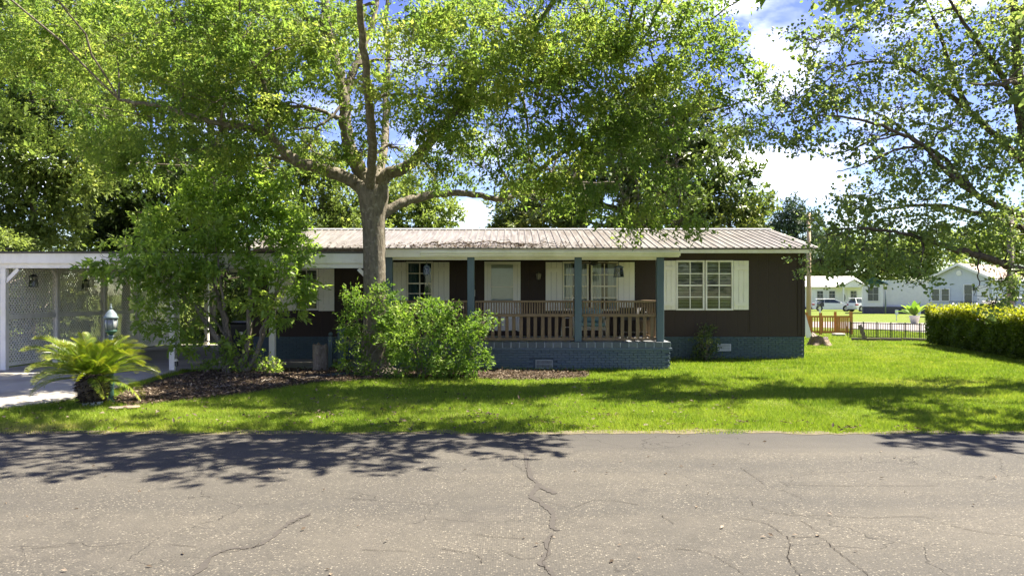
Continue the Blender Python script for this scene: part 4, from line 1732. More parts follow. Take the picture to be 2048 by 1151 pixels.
for (px, Yl, side) in ((67, 20.0, 'nearer'), (171, 22.6, 'farther')):
    x = (px - 1024) * Yl / F
    hook = ct - .01
    lantern('hanging_lantern', 'black lantern under the carport roof, %s' % ('left of the second lattice post' if side == 'nearer' else 'between the second and third lattice posts'),
            (x, Yl if side == 'nearer' else Yl, hook), M['black'], .085, .24, hook - WZ(548 if side == 'nearer' else 557, Yl), 'black carport lanterns', .2)

# low lattice fence behind the carport
lf = thing('lattice_fence', 'low white lattice fence behind the back of the carport', 'fence', (-12.5, 31.0, 0))
xa, xb = WX(255, 31), WX(352, 31)
m = MB()
pitch = .13
for sgn, dy in ((1, 0), (-1, .008)):
    c = -1.0
    L, Hh = xb - xa, .75
    while c < L + Hh:
        if sgn > 0:
            za, zb = max(0, -c), min(Hh, L - c)
            ya, yb = c + za, c + zb
        else:
            za, zb = max(0, c - L), min(Hh, c)
            ya, yb = c - za, c - zb
        if zb - za > .02:
            m.bar((xa + ya, 31 + dy, .06 + za), (xa + yb, 31 + dy, .06 + zb), .035, .007, (0, 1, 0))
        c += pitch
m.part('lattice_panel', M['white'], lf, 'stuff')
for x in (xa, (xa + xb) / 2, xb):
    mb = MB()
    mb.box(x - .05, x + .05, 31.02, 31.1, 0, .92)
    mb.part('post', M['white'], lf)
mb = MB()
mb.box(xa - .05, xb + .05, 30.985, 31.018, .80, .87)
mb.part('rail', M['white'], lf)

# dark shed beyond the carport
shed = thing('storage_shed', 'dark brown storage shed in deep shade beyond the carport', 'shed', (-13.0, 37.0, 0))
xa, xb = WX(385, 36), WX(540, 36)
for k in range(12):
    x = xa + (xb - xa) * k / 12
    mb = MB()
    mb.box(x + .006, x + (xb - xa) / 12 - .006, 36 - .02 * (k % 2), 36.04, .05, 2.6)
    mb.part('wall_board', M['siding'], shed)
mb = MB()
mb.box(xa, xb, 36.05, 39, 0.0, 2.6)
mb.part('wall', M['siding'], shed)
mb = MB()
mb.prism([(xa - .3, 2.61), (xb + .3, 2.61), ((xa + xb) / 2, 3.5)], 1, 35.7, 39.3)
mb.part('roof', M['shingle'], shed)
mb = MB()
xd = WX(470, 36)
mb.box(xd - .4, xd + .4, 35.93, 35.975, .06, 2.1)
mb.part('door', simple('grey_shed_door', (.12, .115, .11), (.08, .08, .075), .8), shed)

# wheeled bin
yb_ = 23.6
bn = local_thing('wheeled_bin', 'black wheeled rubbish bin under the carport behind the shrub stems', 'bin', (WX(486, yb_), yb_, .035), .1)
mb = MB()
mb.add([(-.22, -.24, .06), (.22, -.24, .06), (.22, .24, .06), (-.22, .24, .06), (-.29, -.33, .98), (.29, -.33, .98), (.29, .33, .98), (-.29, .33, .98)],
       [(3, 2, 1, 0), (4, 5, 6, 7), (0, 1, 5, 4), (1, 2, 6, 5), (2, 3, 7, 6), (3, 0, 4, 7)])
mb.box(-.305, .305, -.345, .345, .93, .96)
mb.part('body', M['plastic'], bn)
mb = MB()
mb.prism([(-.36, .985), (.36, .985), (.36, 1.02), (.1, 1.08), (-.3, 1.04)], 0, -.3, .3)
mb.part('lid', M['plastic'], bn)
for s in (-1, 1):
    mb = MB()
    mb.tube([(s * .24, .26, .12), (s * .29, .26, .12)], [.12, .12], 14)
    mb.part('wheel', M['black'], bn)
mb = MB()
mb.tube([(-.26, .36, .98), (.26, .36, .98)], [.015, .015], 8)
mb.part('handle', M['plastic'], bn)
mb = MB()
mb.box(-.03, .06, -.308, -.290, .66, .78)
mb.part('sticker', M['white'], bn)

# small path light next to the carport post
pl = local_thing('path_light', 'small white solar path light at the foot of the carport post', 'light', (WX(353, Y_C - .12), Y_C - .12, .02))
mb = MB()
mb.lathe([(.008, 0), (.008, .12)], 0, 0, 0, 8)
mb.part('stake', M['bluegreymetal'], pl)
mb = MB()
mb.lathe([(.032, .12), (.04, .13), (.036, .24)], 0, 0, 0, 12)
mb.part('lens', M['lampglass'], pl)
mb = MB()
mb.lathe([(.05, .24), (.05, .255), (.012, .30)], 0, 0, 0, 12)
mb.part('cap', M['white'], pl)

# ------------------------------------------------------------------ trees
def grow_to(tb, limbs, lobes, r0=.05, r1=.015, n=5, subs=5, sub_r=.012, rs=None):
    """a branch from the nearest limb to every lobe, and finer shoots inside the lobe"""
    rs = rs or rng
    pts = np.vstack([c for c, r in limbs])
    rad = np.concatenate([r for c, r in limbs])
    for L in lobes:
        c = np.array(L[:3])
        d = np.linalg.norm(pts - c, axis=1) + 0.35 * np.maximum(0, pts[:, 2] - c[2])
        k = int(np.argmin(d))
        s = pts[k]
        g = np.linalg.norm(c - s)
        if g > .3:
            mid = (s + c) / 2 + np.array([rs.normal(0, .1), rs.normal(0, .1), .12]) * g * .8
            rr = min(rad[k] * .75, r0 + .012 * g)
            cc, r_ = tb.limb([s, mid, c], rr, r1, n, 5, .02 * min(g, 1.5))
        for q in range(subs):
            v = unit(rs.normal(size=3)) * np.array(L[3:6]) * rs.uniform(.6, 1.0)
            m = c + v * .5 + rs.normal(0, .08, 3)
            tb.limb([c, m, c + v], sub_r, .004, 4, 3, .02)


# ---- the big oak
TY = 18.55
oak = thing('oak_tree', 'big spreading oak with thick forked trunk shading the house front and road', 'tree', (P(745, 745, TY)[0], TY, 0))
tb = Tubes()
limbs = []


def L_(pts, r0, r1, n=10, per=7, wob=.012, power=1.0):
    c, r = tb.limb([P(*p) for p in pts], r0, r1, n, per, wob, power)
    limbs.append((c, r))
    return c


# trunk with root flare
tp = catmull([P(748, 752, TY), P(747, 735, TY), P(748, 700, TY), P(750, 640, TY), P(750, 560, TY), P(748, 470, TY), P(746, 410, TY), P(745, 372, TY)], 6)
zr = tp[:, 2]
tr = .262 + .33 * np.exp(-np.maximum(zr, 0) / .16) + .06 * np.exp(-np.maximum(zr, 0) / .6) + .10 * np.exp(-((zr - 4.35) / .5) ** 2)
ang_n = 22
V_, F_ = tube_np(tp, tr, ang_n)
ph = np.arange(len(V_)) % ang_n
zz_ = np.repeat(tp[:, 2], ang_n)
cen = np.repeat(tp, ang_n, 0)
lump = 1 + .05 * np.sin(ph * 2 * np.pi * 3 / ang_n + zz_ * 1.1) + .16 * np.exp(-np.maximum(zz_, 0) / .25) * np.sin(ph * 2 * np.pi * 5 / ang_n) + rng.normal(0, .012, len(V_))
tb.V.append(cen + (V_ - cen) * lump[:, None])
tb.Fq.append(F_)
tb.k += len(V_)
limbs.append((tp[20:], tr[20:]))
L_([(742, 405, TY), (722, 375, TY - .1), (690, 354, TY - .25), (645, 338, TY - .5), (598, 324, TY - .8), (560, 297, TY - 1.0), (535, 268, TY - 1.2), (478, 252, TY - 1.5), (420, 244, TY - 1.8), (330, 215, TY - 2.2), (240, 200, TY - 2.4)], .185, .03)
L_([(535, 268, TY - 1.2), (538, 235, TY - 1.3), (540, 205, TY - 1.5), (520, 150, TY - 1.7), (480, 90, TY - 1.9)], .085, .03)
L_([(748, 400, TY), (725, 350, TY), (704, 310, TY + .1), (692, 260, TY + .1), (688, 200, TY + .15), (678, 150, TY + .2), (662, 90, TY + .2), (652, 30, TY + .1), (650, -60, TY), (660, -200, TY - .2), (640, -380, TY)], .20, .05, 12)
L_([(668, 105, TY + .2), (648, 60, TY + .1), (615, 35, TY - .1), (580, 0, TY - .3), (520, -60, TY - .8), (430, -130, TY - 1.4)], .115, .03)
L_([(688, 205, TY + .15), (700, 160, TY + .3), (722, 105, TY + .6), (745, 45, TY + .9), (760, -30, TY + 1.3), (790, -180, TY + 1.8)], .125, .04)
L_([(745, 400, TY), (770, 352, TY - .05), (810, 335, TY - .1), (845, 302, TY - .3), (880, 258, TY - .5), (915, 215, TY - .8), (945, 172, TY - 1.0), (1000, 110, TY - 1.5), (1080, 40, TY - 2), (1150, -60, TY - 2.5)], .165, .04, 12)
L_([(752, 445, TY), (780, 418, TY + .1), (815, 402, TY + .25), (860, 390, TY + .5), (910, 386, TY + .8), (960, 391, TY + 1.0), (1005, 398, TY + 1.1), (1060, 385, TY + 1.2), (1140, 370, TY + 1.0), (1230, 365, TY + .7)], .13, .03)
L_([(755, 360, TY), (768, 300, TY + .8), (772, 220, TY + 1.8), (776, 120, TY + 2.6), (772, 30, TY + 3.2), (790, -100, TY + 3.6)], .12, .04)
L_([(740, 385, TY - .1), (745, 300, TY - 1.4), (735, 180, TY - 2.8), (720, 20, TY - 4.0), (700, -200, TY - 5.2), (690, -420, TY - 6.2)], .12, .03)
L_([(920, 210, TY - .8), (1000, 190, TY - 1.5), (1090, 160, TY - 2.2), (1180, 120, TY - 2.6), (1280, 90, TY - 2.6), (1400, 60, TY - 2.3)], .075, .02)
L_([(1000, 398, TY + 1.1), (1090, 330, TY + .2), (1180, 270, TY - .6), (1290, 240, TY - 1.3), (1400, 225, TY - 1.8), (1500, 200, TY - 2.1)], .065, .015)
L_([(600, 325, TY - .8), (520, 310, TY - .2), (430, 330, TY + .4), (330, 330, TY + .8), (240, 320, TY + 1.0)], .05, .015)
L_([(690, 205, TY), (640, 250, TY - .4), (560, 262, TY - .9)], .04, .015)
L_([(700, 310, TY), (660, 318, TY - .4), (620, 300, TY - .8)], .05, .02)
L_([(690, 240, TY), (620, 215, TY - .5), (545, 210, TY - .9), (470, 190, TY - 1.5)], .05, .015)

vis = [  # left side
    (60, 120, 20, 1.9), (160, 60, 19, 1.9), (150, 200, 19.5, 1.6), (270, 110, 18, 1.7), (330, 40, 17.5, 1.6), (280, 230, 17.5, 1.4), (370, 180, 16.8, 1.4), (330, 310, 18.5, 1.0),
    (430, 90, 17, 1.5), (450, 200, 16.6, 1.2), (430, 290, 17, .9), (520, 30, 17, 1.5), (540, 150, 16.8, 1.1), (500, 255, 17, .8), (600, 90, 17.5, 1.0), (250, 340, 18.2, .8), (600, 210, 17.2, .7), (540, 340, 18.8, .7),
    (470, 350, 18.5, .8), (180, 290, 18.6, 1.0), (630, 260, 18.6, .6), (640, 330, 19.2, .5), (620, 290, 17.4, .5), (700, 150, 17.0, .65), (650, 60, 17.4, .8), (770, 170, 17.2, .55), (870, 350, 17.6, .45), (720, 300, 17.5, .35),
    # middle
    (700, 40, 20.5, .9), (620, 10, 19, 1.2), (830, 40, 17.5, 1.3), (880, 130, 16.5, 1.3), (830, 190, 16.2, 1.0), (910, 230, 16.6, 1.0), (840, 260, 17.5, .8), (800, 120, 18.5, .7), (740, 255, 17.6, .55), (780, 290, 17.8, .5), (960, 40, 16, 1.4), (900, 300, 17.2, .7),
    # right
    (980, 140, 15.6, 1.3), (1000, 250, 16, 1.1), (1060, 50, 15.4, 1.4), (1070, 190, 15.6, 1.2), (1060, 320, 16.6, 1.0), (1130, 120, 15.4, 1.3), (1160, 250, 15.8, 1.1), (1170, 20, 15.4, 1.4), (1140, 340, 16.4, .9),
    (1240, 90, 15.6, 1.3), (1230, 200, 15.8, 1.1), (1240, 310, 16, 1.0), (1300, 20, 15.8, 1.2), (1320, 150, 15.9, 1.1), (1320, 260, 16.2, .9), (1380, 90, 16.2, 1.0), (1400, 190, 16.4, .7), (1420, 40, 16.5, .75), (1090, 400, 17, .7), (1170, 420, 16.8, .6), (1250, 400, 16.4, .65), (1330, 385, 16.4, .55), (1360, 440, 16.4, .28), (1280, 440, 16.4, .35),
    (1460, 215, 16.5, .42), (1520, 170, 16.4, .35), (1490, 265, 16.8, .3), (1010, 370, 17.2, .6), (1440, 120, 16.6, .5), (960, 330, 17.4, .6), (1350, 330, 16.2, .6),
    # behind
    (900, 60, 22, 1.5), (1080, 130, 21, 1.1), (1000, 290, 20, 1.0), (830, 330, 20.5, .7), (1150, 60, 21.5, 1.5), (960, 210, 20.8, .8)]
oak_l = lobes_px(vis, .72)
up_l = []
ru = np.random.default_rng(21)
ox, oy = oak.location.x, TY
for k in range(16):                       # the dome above the frame, which shades verge and road
    a = ru.uniform(0, 2 * math.pi)
    rr = 8.6 * math.sqrt(ru.uniform(.02, 1))
    x, y = ox + .9 + rr * math.cos(a), oy - .9 + rr * .95 * math.sin(a)
    z = 9.2 + 3.6 * (1 - (rr / 9.5) ** 2) + ru.uniform(-.6, .6)
    z = max(z, H + 630 * y / F + 1.0)
    up_l.append((x, y, z, 1.5, 1.5, .95))
front_l = [(x, y, z, 1.1, 1.1, .6) for (x, y, z) in ((-2.2, 11.3, 8.5), (-.6, 10.9, 8.4), (.8, 11.4, 8.3), (2.2, 11.0, 8.2), (3.4, 11.7, 7.9), (2.7, 12.4, 8.1), (4.4, 12.5, 7.7), (-3.6, 11.6, 8.6), (.2, 10.9, 8.5), (1.4, 10.7, 8.4), (-1.6, 12.6, 8.6), (1.2, 12.6, 8.5), (-5, 12.0, 8.5), (-6.5, 12.4, 8.5), (-4.4, 11.4, 8.6), (-2.8, 11.0, 8.7))]
for (x, y, z, r_) in ((-9.5, 12.5, 8.5, 1.4), (-11, 13, 8.2, 1.4), (1.5, 14.5, 8.8, 1.3), (-2.5, 14.5, 9, 1.3), (-6, 14, 9.2, 1.4), (-8, 15, 9, 1.5), (4, 14.5, 8.4, 1.2)):
    up_l.append((x, y, z, r_, r_, r_ * .6))
grow_to(tb, limbs, oak_l + up_l + front_l, .035, .012, 6, 11, .010)
tb.part('trunk', M['bark_oak'], oak)
V1, F1, T1 = foliage(oak_l, 12.5, 16, 13, .36, .5, .098, .044, .36, .9, .18)
V2, F2, T2 = foliage(up_l, 1.1, 10, 9, .55, .5, .17, .085, .4, .9, .15)
V3, F3, T3 = foliage(front_l, 9, 12, 11, .5, .5, .17, .085, .4, .9, .15)
np_obj('crown', np.vstack([V1, V2, V3]), np.vstack([F1, F2 + len(V1), F3 + len(V1) + len(V2)]), M['leaf_oak'], oak, np.concatenate([T1, T2, T3]))
N_OAK = len(F1) + len(F2)

# ---- tree at the right edge, trunk just outside the picture
RX, RY = 11.4, 16.3
rt_tree = thing('pear_tree', 'open round leaved tree reaching in from the right edge with bare lower twigs', 'tree', (RX, RY, 0))
tb = Tubes()
limbs = []
L_([(2102, 770, RY), (2100, 640, RY), (2092, 540, RY), (2080, 440, RY), (2060, 330, RY), (2040, 200, RY), (2030, 50, RY), (2020, -150, RY)], .24, .06, 12)
L_([(2092, 560, RY), (2048, 543, RY - .2), (2000, 525, RY - .4), (1950, 508, RY - .6), (1890, 492, RY - .8), (1820, 470, RY - .9), (1750, 458, RY - 1), (1690, 455, RY - 1)], .105, .012)
L_([(2080, 440, RY), (2030, 425, RY - .3), (1960, 395, RY - .6), (1900, 350, RY - .9), (1850, 295, RY - 1.1), (1790, 262, RY - 1.2), (1720, 240, RY - 1.3), (1640, 232, RY - 1.3), (1560, 250, RY - 1.3)], .075, .008)
L_([(1960, 395, RY - .6), (1890, 320, RY - .5), (1830, 280, RY - .4), (1780, 240, RY - .3), (1730, 215, RY - .3)], .06, .01)
L_([(2062, 340, RY), (2000, 280, RY + .3), (1930, 215, RY + .5), (1870, 170, RY + .6), (1800, 130, RY + .6), (1700, 130, RY + .5), (1620, 190, RY + .5)], .085, .010)
L_([(1935, 220, RY + .5), (1900, 130, RY + .4), (1880, 70, RY + .3), (1855, 10, RY + .2), (1820, -60, RY)], .06, .012)
L_([(2045, 230, RY), (1990, 130, RY - .3), (1930, 50, RY - .6), (1880, -30, RY - .9)], .07, .02)
L_([(2060, 350, RY), (2040, 180, RY - .8), (2000, 170, RY - 1.4), (1940, 170, RY - 1.8)], .06, .015)
L_([(2085, 470, RY), (2020, 450, RY + .4), (1930, 420, RY + .8), (1840, 410, RY + 1.0), (1740, 420, RY + 1), (1680, 410, RY + 1)], .07, .01)
L_([(1850, 295, RY - 1.1), (1790, 300, RY - 1.1), (1720, 330, RY - 1.2), (1670, 345, RY - 1.2)], .03, .006)
L_([(1800, 268, RY - 1.2), (1740, 285, RY - 1.1), (1690, 310, RY - 1)], .022, .006)
L_([(1780, 262, RY - 1.2), (1700, 300, RY - 1.0), (1640, 312, RY - .9)], .02, .005)
L_([(1960, 510, RY - .6), (1955, 540, RY - .7), (1958, 570, RY - .7), (1945, 590, RY - .7)], .018, .004)
L_([(1940, 505, RY - .6), (1950, 525, RY - .6), (1960, 545, RY - .6)], .012, .004)
vis = [(1625, 80, 15.4, .42), (1600, 195, 15.5, .40), (1545, 255, 15.2, .42), (1570, 205, 15.3, .35), (1660, 135, 15.5, .45), (1700, 60, 15.6, .42), (1720, 180, 15.6, .5), (1640, 245, 15.2, .42), (1590, 290, 15.2, .35), (1760, 120, 16, .5), (1800, 215, 15.8, .55), (1780, 30, 15.8, .45),
       (1860, 40, 16, .5), (1850, 140, 16.3, .5), (1900, 250, 15.6, .55), (1950, 110, 16, .65), (1980, 20, 16, .7), (2020, 200, 15.6, .65), (1740, 270, 15.2, .42), (1830, 320, 15.4, .5), (1690, 405, 15.6, .42), (1655, 470, 15.5, .42), (1750, 390, 16.2, .5), (1780, 450, 15.5, .55), (1725, 500, 15.4, .40),
       (1850, 400, 15.6, .6), (1870, 460, 15.5, .5), (1830, 550, 15.2, .30), (1950, 340, 15.8, .65), (1960, 430, 15.6, .6), (2020, 320, 16, .65), (2035, 430, 15.8, .6), (1770, 540, 15.4, .28), (1690, 535, 15.3, .28), (1640, 520, 15.4, .25), (2010, 560, 15.4, .32), (2030, 590, 15.4, .25), (1990, 605, 15.3, .16),
       (1660, 190, 15.4, .4), (1760, 340, 16.5, .42), (1680, 290, 15.2, .26), (1900, 180, 16, .5), (1820, 500, 15.4, .4), (2040, 90, 15.8, .6), (1990, 270, 16.2, .5), (1930, 470, 16.4, .35), (1820, 80, 16.2, .35), (2000, 490, 16.2, .5), (1700, 470, 16.4, .4)]
rt_l = lobes_px(vis, .75)
up_r = []
ru = np.random.default_rng(5)
for k in range(26):
    a = ru.uniform(0, 2 * math.pi)
    rr = 5.4 * math.sqrt(ru.uniform(0, 1))
    x, y, z = RX + .6 + rr * math.cos(a), RY - .6 + rr * .8 * math.sin(a), ru.uniform(8.6, 11.0)
    z = max(z, H + 600 * y / F + .7) if (x / y) < .68 else ru.uniform(4, 10)
    up_r.append((x, y, z, 1.0, 1.0, .7))
grow_to(tb, limbs, rt_l + up_r, .02, .006, 5, 12, .007)
tb.part('trunk', M['bark_dark'], rt_tree)
V1, F1, T1 = foliage(rt_l, 46, 9, 9, .36, .6, .062, .052, .30, .6, .2, 'round', jit=1.0)
V2, F2, T2 = foliage(up_r, 8, 10, 8, .55, .6, .15, .13, .35, .7, .2, 'round')
np_obj('crown', np.vstack([V1, V2]), np.vstack([F1, F2 + len(V1)]), M['leaf_right'], rt_tree, np.concatenate([T1, T2]))

# ---- multi-stemmed shrub tree in front of the carport
SY = 18.7
shrub = thing('banana_shrub', 'bushy multi-stemmed small tree in the mulch before the carport', 'tree', (P(490, 748, SY)[0], SY, 0))
tb = Tubes()
limbs = []
L_([(488, 752, SY), (488, 735, SY), (470, 715, SY), (445, 690, SY - .1), (415, 650, SY - .2), (380, 600, SY - .3), (330, 540, SY - .4), (280, 500, SY - .4)], .115, .012, 9)
L_([(488, 745, SY), (475, 715, SY + .1), (458, 680, SY + .2), (445, 630, SY + .2), (430, 570, SY + .3), (410, 500, SY + .3), (400, 430, SY + .2)], .10, .012, 9)
L_([(490, 745, SY), (492, 705, SY - .1), (498, 650, SY - .2), (500, 580, SY - .2), (498, 500, SY - .2), (490, 420, SY - .1), (480, 370, SY)], .085, .012, 9)
L_([(490, 748, SY), (510, 715, SY - .1), (520, 680, SY - .2), (530, 640, SY - .3), (550, 590, SY - .4), (575, 540, SY - .4)], .07, .01)
L_([(492, 745, SY), (515, 700, SY + .1), (538, 640, SY + .2), (556, 560, SY + .2), (570, 480, SY + .2)], .06, .01)
L_([(462, 690, SY), (430, 640, SY + .3), (395, 610, SY + .5), (350, 590, SY + .6)], .04, .01)
L_([(460, 680, SY), (450, 620, SY - .4), (440, 550, SY - .6), (430, 480, SY - .7)], .045, .01)
vis = [(480, 380, 18.7, .75), (420, 400, 18.6, .8), (540, 410, 18.7, .75), (360, 430, 18.5, .75), (580, 460, 18.6, .6), (300, 460, 18.4, .7), (250, 490, 18.4, .55), (480, 460, 18.2, .9), (400, 490, 18.1, .85), (330, 520, 18.1, .75), (270, 545, 18.1, .55), (550, 510, 18.2, .75), (460, 530, 18.0, .5), (590, 560, 18.2, .45),
       (530, 590, 18.0, .6), (560, 625, 18.0, .42), (390, 550, 18.2, .45), (350, 600, 18.2, .5), (310, 600, 18.2, .4), (375, 645, 18.2, .4), (600, 500, 18.7, .45), (230, 525, 18.2, .35), (440, 350, 18.8, .5), (520, 360, 18.9, .5), (610, 590, 18.2, .28), (330, 570, 17.9, .45), (490, 700, 18.5, .2), (385, 690, 18.6, .22), (585, 420, 18.9, .45), (310, 640, 18.4, .22),]
sh_l = lobes_px(vis, .75)
grow_to(tb, limbs, sh_l, .018, .006, 5, 5, .007)
tb.part('trunk', M['bark_grey'], shrub)
V1, F1, T1 = foliage(sh_l, 28, 9, 10, .32, .5, .15, .058, .30, .8, .1)
np_obj('crown', V1, F1, M['leaf_shrub'], shrub, T1)


def bush(name, label, base_px, Y, vis, mat, stems=9, sub=75, tw=10, lf=9, subr=.20, ln=.08, wd=.036, tl=.18, flat=.8, cat='bush', bark='bark_grey', droop=.05, up=.7):
    bx = (base_px - 1024) * Y / F
    o = thing(name, label, cat, (bx, Y, 0))
    lb = lobes_px(vis, .8)
    t_ = Tubes()
    lim = []
    for k in range(stems):
        L = lb[k % len(lb)]
        s = np.array([bx + rng.uniform(-.12, .12), Y + rng.uniform(-.1, .1), 0.0])
        c = np.array(L[:3]) + rng.normal(0, .08, 3)
        m = s * .5 + c * .5 + np.array([(s[0] - c[0]) * .15, 0, .1])
        lim.append(t_.limb([s, m, c], .022, .007, 5, 5, .012))
    grow_to(t_, lim, lb, .012, .004, 4, 4, .005)
    t_.part('stem', M[bark], o)
    V1, F1, T1 = foliage(lb, sub, tw, lf, subr, flat, ln, wd, tl, up, droop)
    np_obj('foliage', V1, F1, M[mat], o, T1)
    return o


bush('azalea_bush', 'broad light green flowering bush beside the oak trunk hiding the porch corner', 845, 17.75,
     [(800, 640, 17.8, .42), (860, 640, 17.7, .45), (920, 660, 17.7, .42), (820, 690, 17.4, .5), (890, 700, 17.3, .5), (940, 700, 17.6, .38), (850, 735, 17.3, .42), (915, 735, 17.4, .38), (790, 670, 17.9, .4), (960, 670, 17.8, .22), (965, 645, 17.9, .16), (775, 625, 18.0, .3), (850, 615, 17.9, .3), (790, 612, 18.1, .25), (905, 620, 17.9, .22), (800, 735, 17.5, .28), (955, 715, 17.6, .25), (770, 655, 17.9, .25)], 'leaf_bush', 14)
bush('azalea_bush', 'loose light green bush growing in front of the oak trunk base', 735, 17.95,
     [(735, 610, 17.9, .30), (715, 640, 17.9, .28), (765, 592, 18.1, .18), (705, 655, 17.95, .2), (740, 665, 17.8, .3), (710, 720, 17.8, .25), (760, 700, 17.8, .3), (690, 735, 17.8, .16), (720, 600, 17.95, .15), (745, 735, 17.7, .2), (700, 690, 17.8, .15), (703, 590, 17.95, .10)], 'leaf_bush', 9, 34)
bush('foundation_shrub', 'small dark green shrub against the blue brick skirt under the right window', 1411, 22.2,
     [(1410, 680, 22.2, .22), (1412, 695, 22.15, .26), (1408, 710, 22.15, .26), (1420, 705, 22.1, .22), (1407, 665, 22.25, .15), (1400, 690, 22.2, .18), (1425, 715, 22.1, .15)], 'leaf_magnolia', 7, 34, 8, 8, .18, .09, .03, .2, cat='shrub')
bush('seedling_shrub', 'leafy green seedlings at the left foot of the multi-stemmed shrub', 450, 18.5,
     [(450, 725, 18.5, .2), (462, 735, 18.5, .2), (440, 712, 18.5, .12), (455, 700, 18.5, .1)], 'leaf_shrub', 4, 30, 6, 7, .15, .09, .038, .16, cat='shrub')
bush('seedling_shrub', 'low dark seedlings at the right foot of the multi-stemmed shrub', 525, 18.5,
     [(520, 735, 18.5, .18), (540, 738, 18.5, .16), (556, 730, 18.6, .12)], 'leaf_shrub', 4, 30, 6, 7, .15, .09, .038, .16, cat='shrub')
bush('seedling_shrub', 'tiny green sprout in the mulch left of the shrub stems', 406, 18.6,
     [(406, 735, 18.6, .10), (406, 728, 18.6, .07)], 'leaf_shrub', 2, 40, 5, 5, .1, .08, .035, .12, cat='shrub')
for k, (px, py, n_, r_, wh) in enumerate(((1104, 480, 17.2, .24, 'drooping above the door'), (1118, 492, 17.0, .16, ''), )):
    pass

# ---- hedge on the right
hedge = thing('hedge', 'dense clipped hedge with yellow green top along the right lawn', 'hedge', (16, 25, 0))
hA, hB = np.array(G(1850, 688)), np.array(G(2048, 724))
dirv = unit(hB - hA)
hB = hA + dirv * 11.5
perp = np.array([-dirv[1], dirv[0]])
if perp[0] < 0:
    perp = -perp
HL, HW, HH = np.linalg.norm(hB - hA), 1.5, 1.28
rh = np.random.default_rng(31)
N = 62000
u = rh.uniform(0, 1, N)
side = rh.random(N)
pos = np.zeros((N, 3))
nrm = np.zeros((N, 3))
dep = rh.random(N) ** 2 * .30
bul = .10 * vnoise(u * HL * 1.2, rh.uniform(0, 4, N), 13)
top = side < .36
frt = (side >= .36) & (side < .90)
end = side >= .90
zt_h = HH - .14 + .26 * vnoise(u * HL * 1.3, u * 0, 14) + .10 * vnoise(u * HL * 6, u * 0, 24) + .16 * rh.random(N) ** 4
v_ = rh.uniform(0, 1, N)
zr_ = rh.uniform(.05, 1, N)
loc_l = u * HL
loc_w = np.where(top, v_ * HW, np.where(frt, -.16 + .34 * (vnoise(u * HL * 1.5, zr_ * 2.5, 15)) + .12 * vnoise(u * HL * 6, zr_ * 9, 25) + dep, v_ * HW))
loc_z = np.where(top, zt_h - dep * .6, zr_ * zt_h)
loc_l = np.where(end, dep + .18 * vnoise(v_ * 3, zr_ * 3, 16), loc_l)
loc_w = np.where(frt, loc_w + .18 * (1 - np.sin(np.clip(zr_, 0, 1) * math.pi)) * .6, loc_w)
pos[:, :2] = hA + loc_l[:, None] * dirv + loc_w[:, None] * perp
pos[:, 2] = loc_z
nv = np.where(top[:, None], np.array([0, 0, 1.0]), np.where(frt[:, None], np.r_[-perp, .35], np.r_[-dirv, .3]))
nrm = unit(nv + rh.normal(0, .55, (N, 3)))
dd = unit(nv * .7 + rh.normal(0, .7, (N, 3)))
sz = rh.uniform(.7, 1.3, N)
V1, F1, k4 = leaf_mesh(pos, dd, nrm, .085 * sz, .05 * sz)
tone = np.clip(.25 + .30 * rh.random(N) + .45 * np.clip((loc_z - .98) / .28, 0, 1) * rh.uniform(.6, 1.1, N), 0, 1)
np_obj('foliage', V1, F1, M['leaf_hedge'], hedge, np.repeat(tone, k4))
mb = MB()
c1, c2 = hA + dirv * .35 + perp * .4, hB - dirv * .2 + perp * .4
c3, c4 = c2 + perp * (HW - .7), c1 + perp * (HW - .7)
mb.add([(*c, z) for z in (.0, HH - .3) for c in (c1, c2, c3, c4)], [(3, 2, 1, 0), (4, 5, 6, 7), (0, 1, 5, 4), (1, 2, 6, 5), (2, 3, 7, 6), (3, 0, 4, 7)])
mb.part('inner_branches', M['leaf_dark'] if False else M['bark_dark'], hedge)


# ---- trees behind
def back_tree(name, label, base_px, Y, vis, mat, bark='bark_grey', sub=7, tw=13, lf=10, subr=.6, ln=.19, wd=.085, tl=.4, r0=.2, flat=.75, group=None, cat='tree', up=.8, droop=.1, shape='diamond', subs=4):
    bx = (base_px - 1024) * Y / F
    o = thing(name, label, cat, (bx, Y, 0), group=group)
    lb = lobes_px(vis, flat)
    zc = np.mean([l[2] for l in lb])
    cx = np.mean([l[0] for l in lb])
    t_ = Tubes()
    lim = [t_.limb([(bx, Y, 0), (bx + .1, Y, zc * .5), (bx * .5 + cx * .5, Y, zc), (cx, Y, max(l[2] for l in lb))], r0, .05, 8, 8, .03)]
    grow_to(t_, lim, lb, .05, .015, 5, subs, .015)
    t_.part('trunk', M[bark], o)
    V1, F1, T1 = foliage(lb, sub, tw, lf, subr, .65, ln, wd, tl, up, droop, shape)
    np_obj('crown', V1, F1, M[mat], o, T1)
    return o


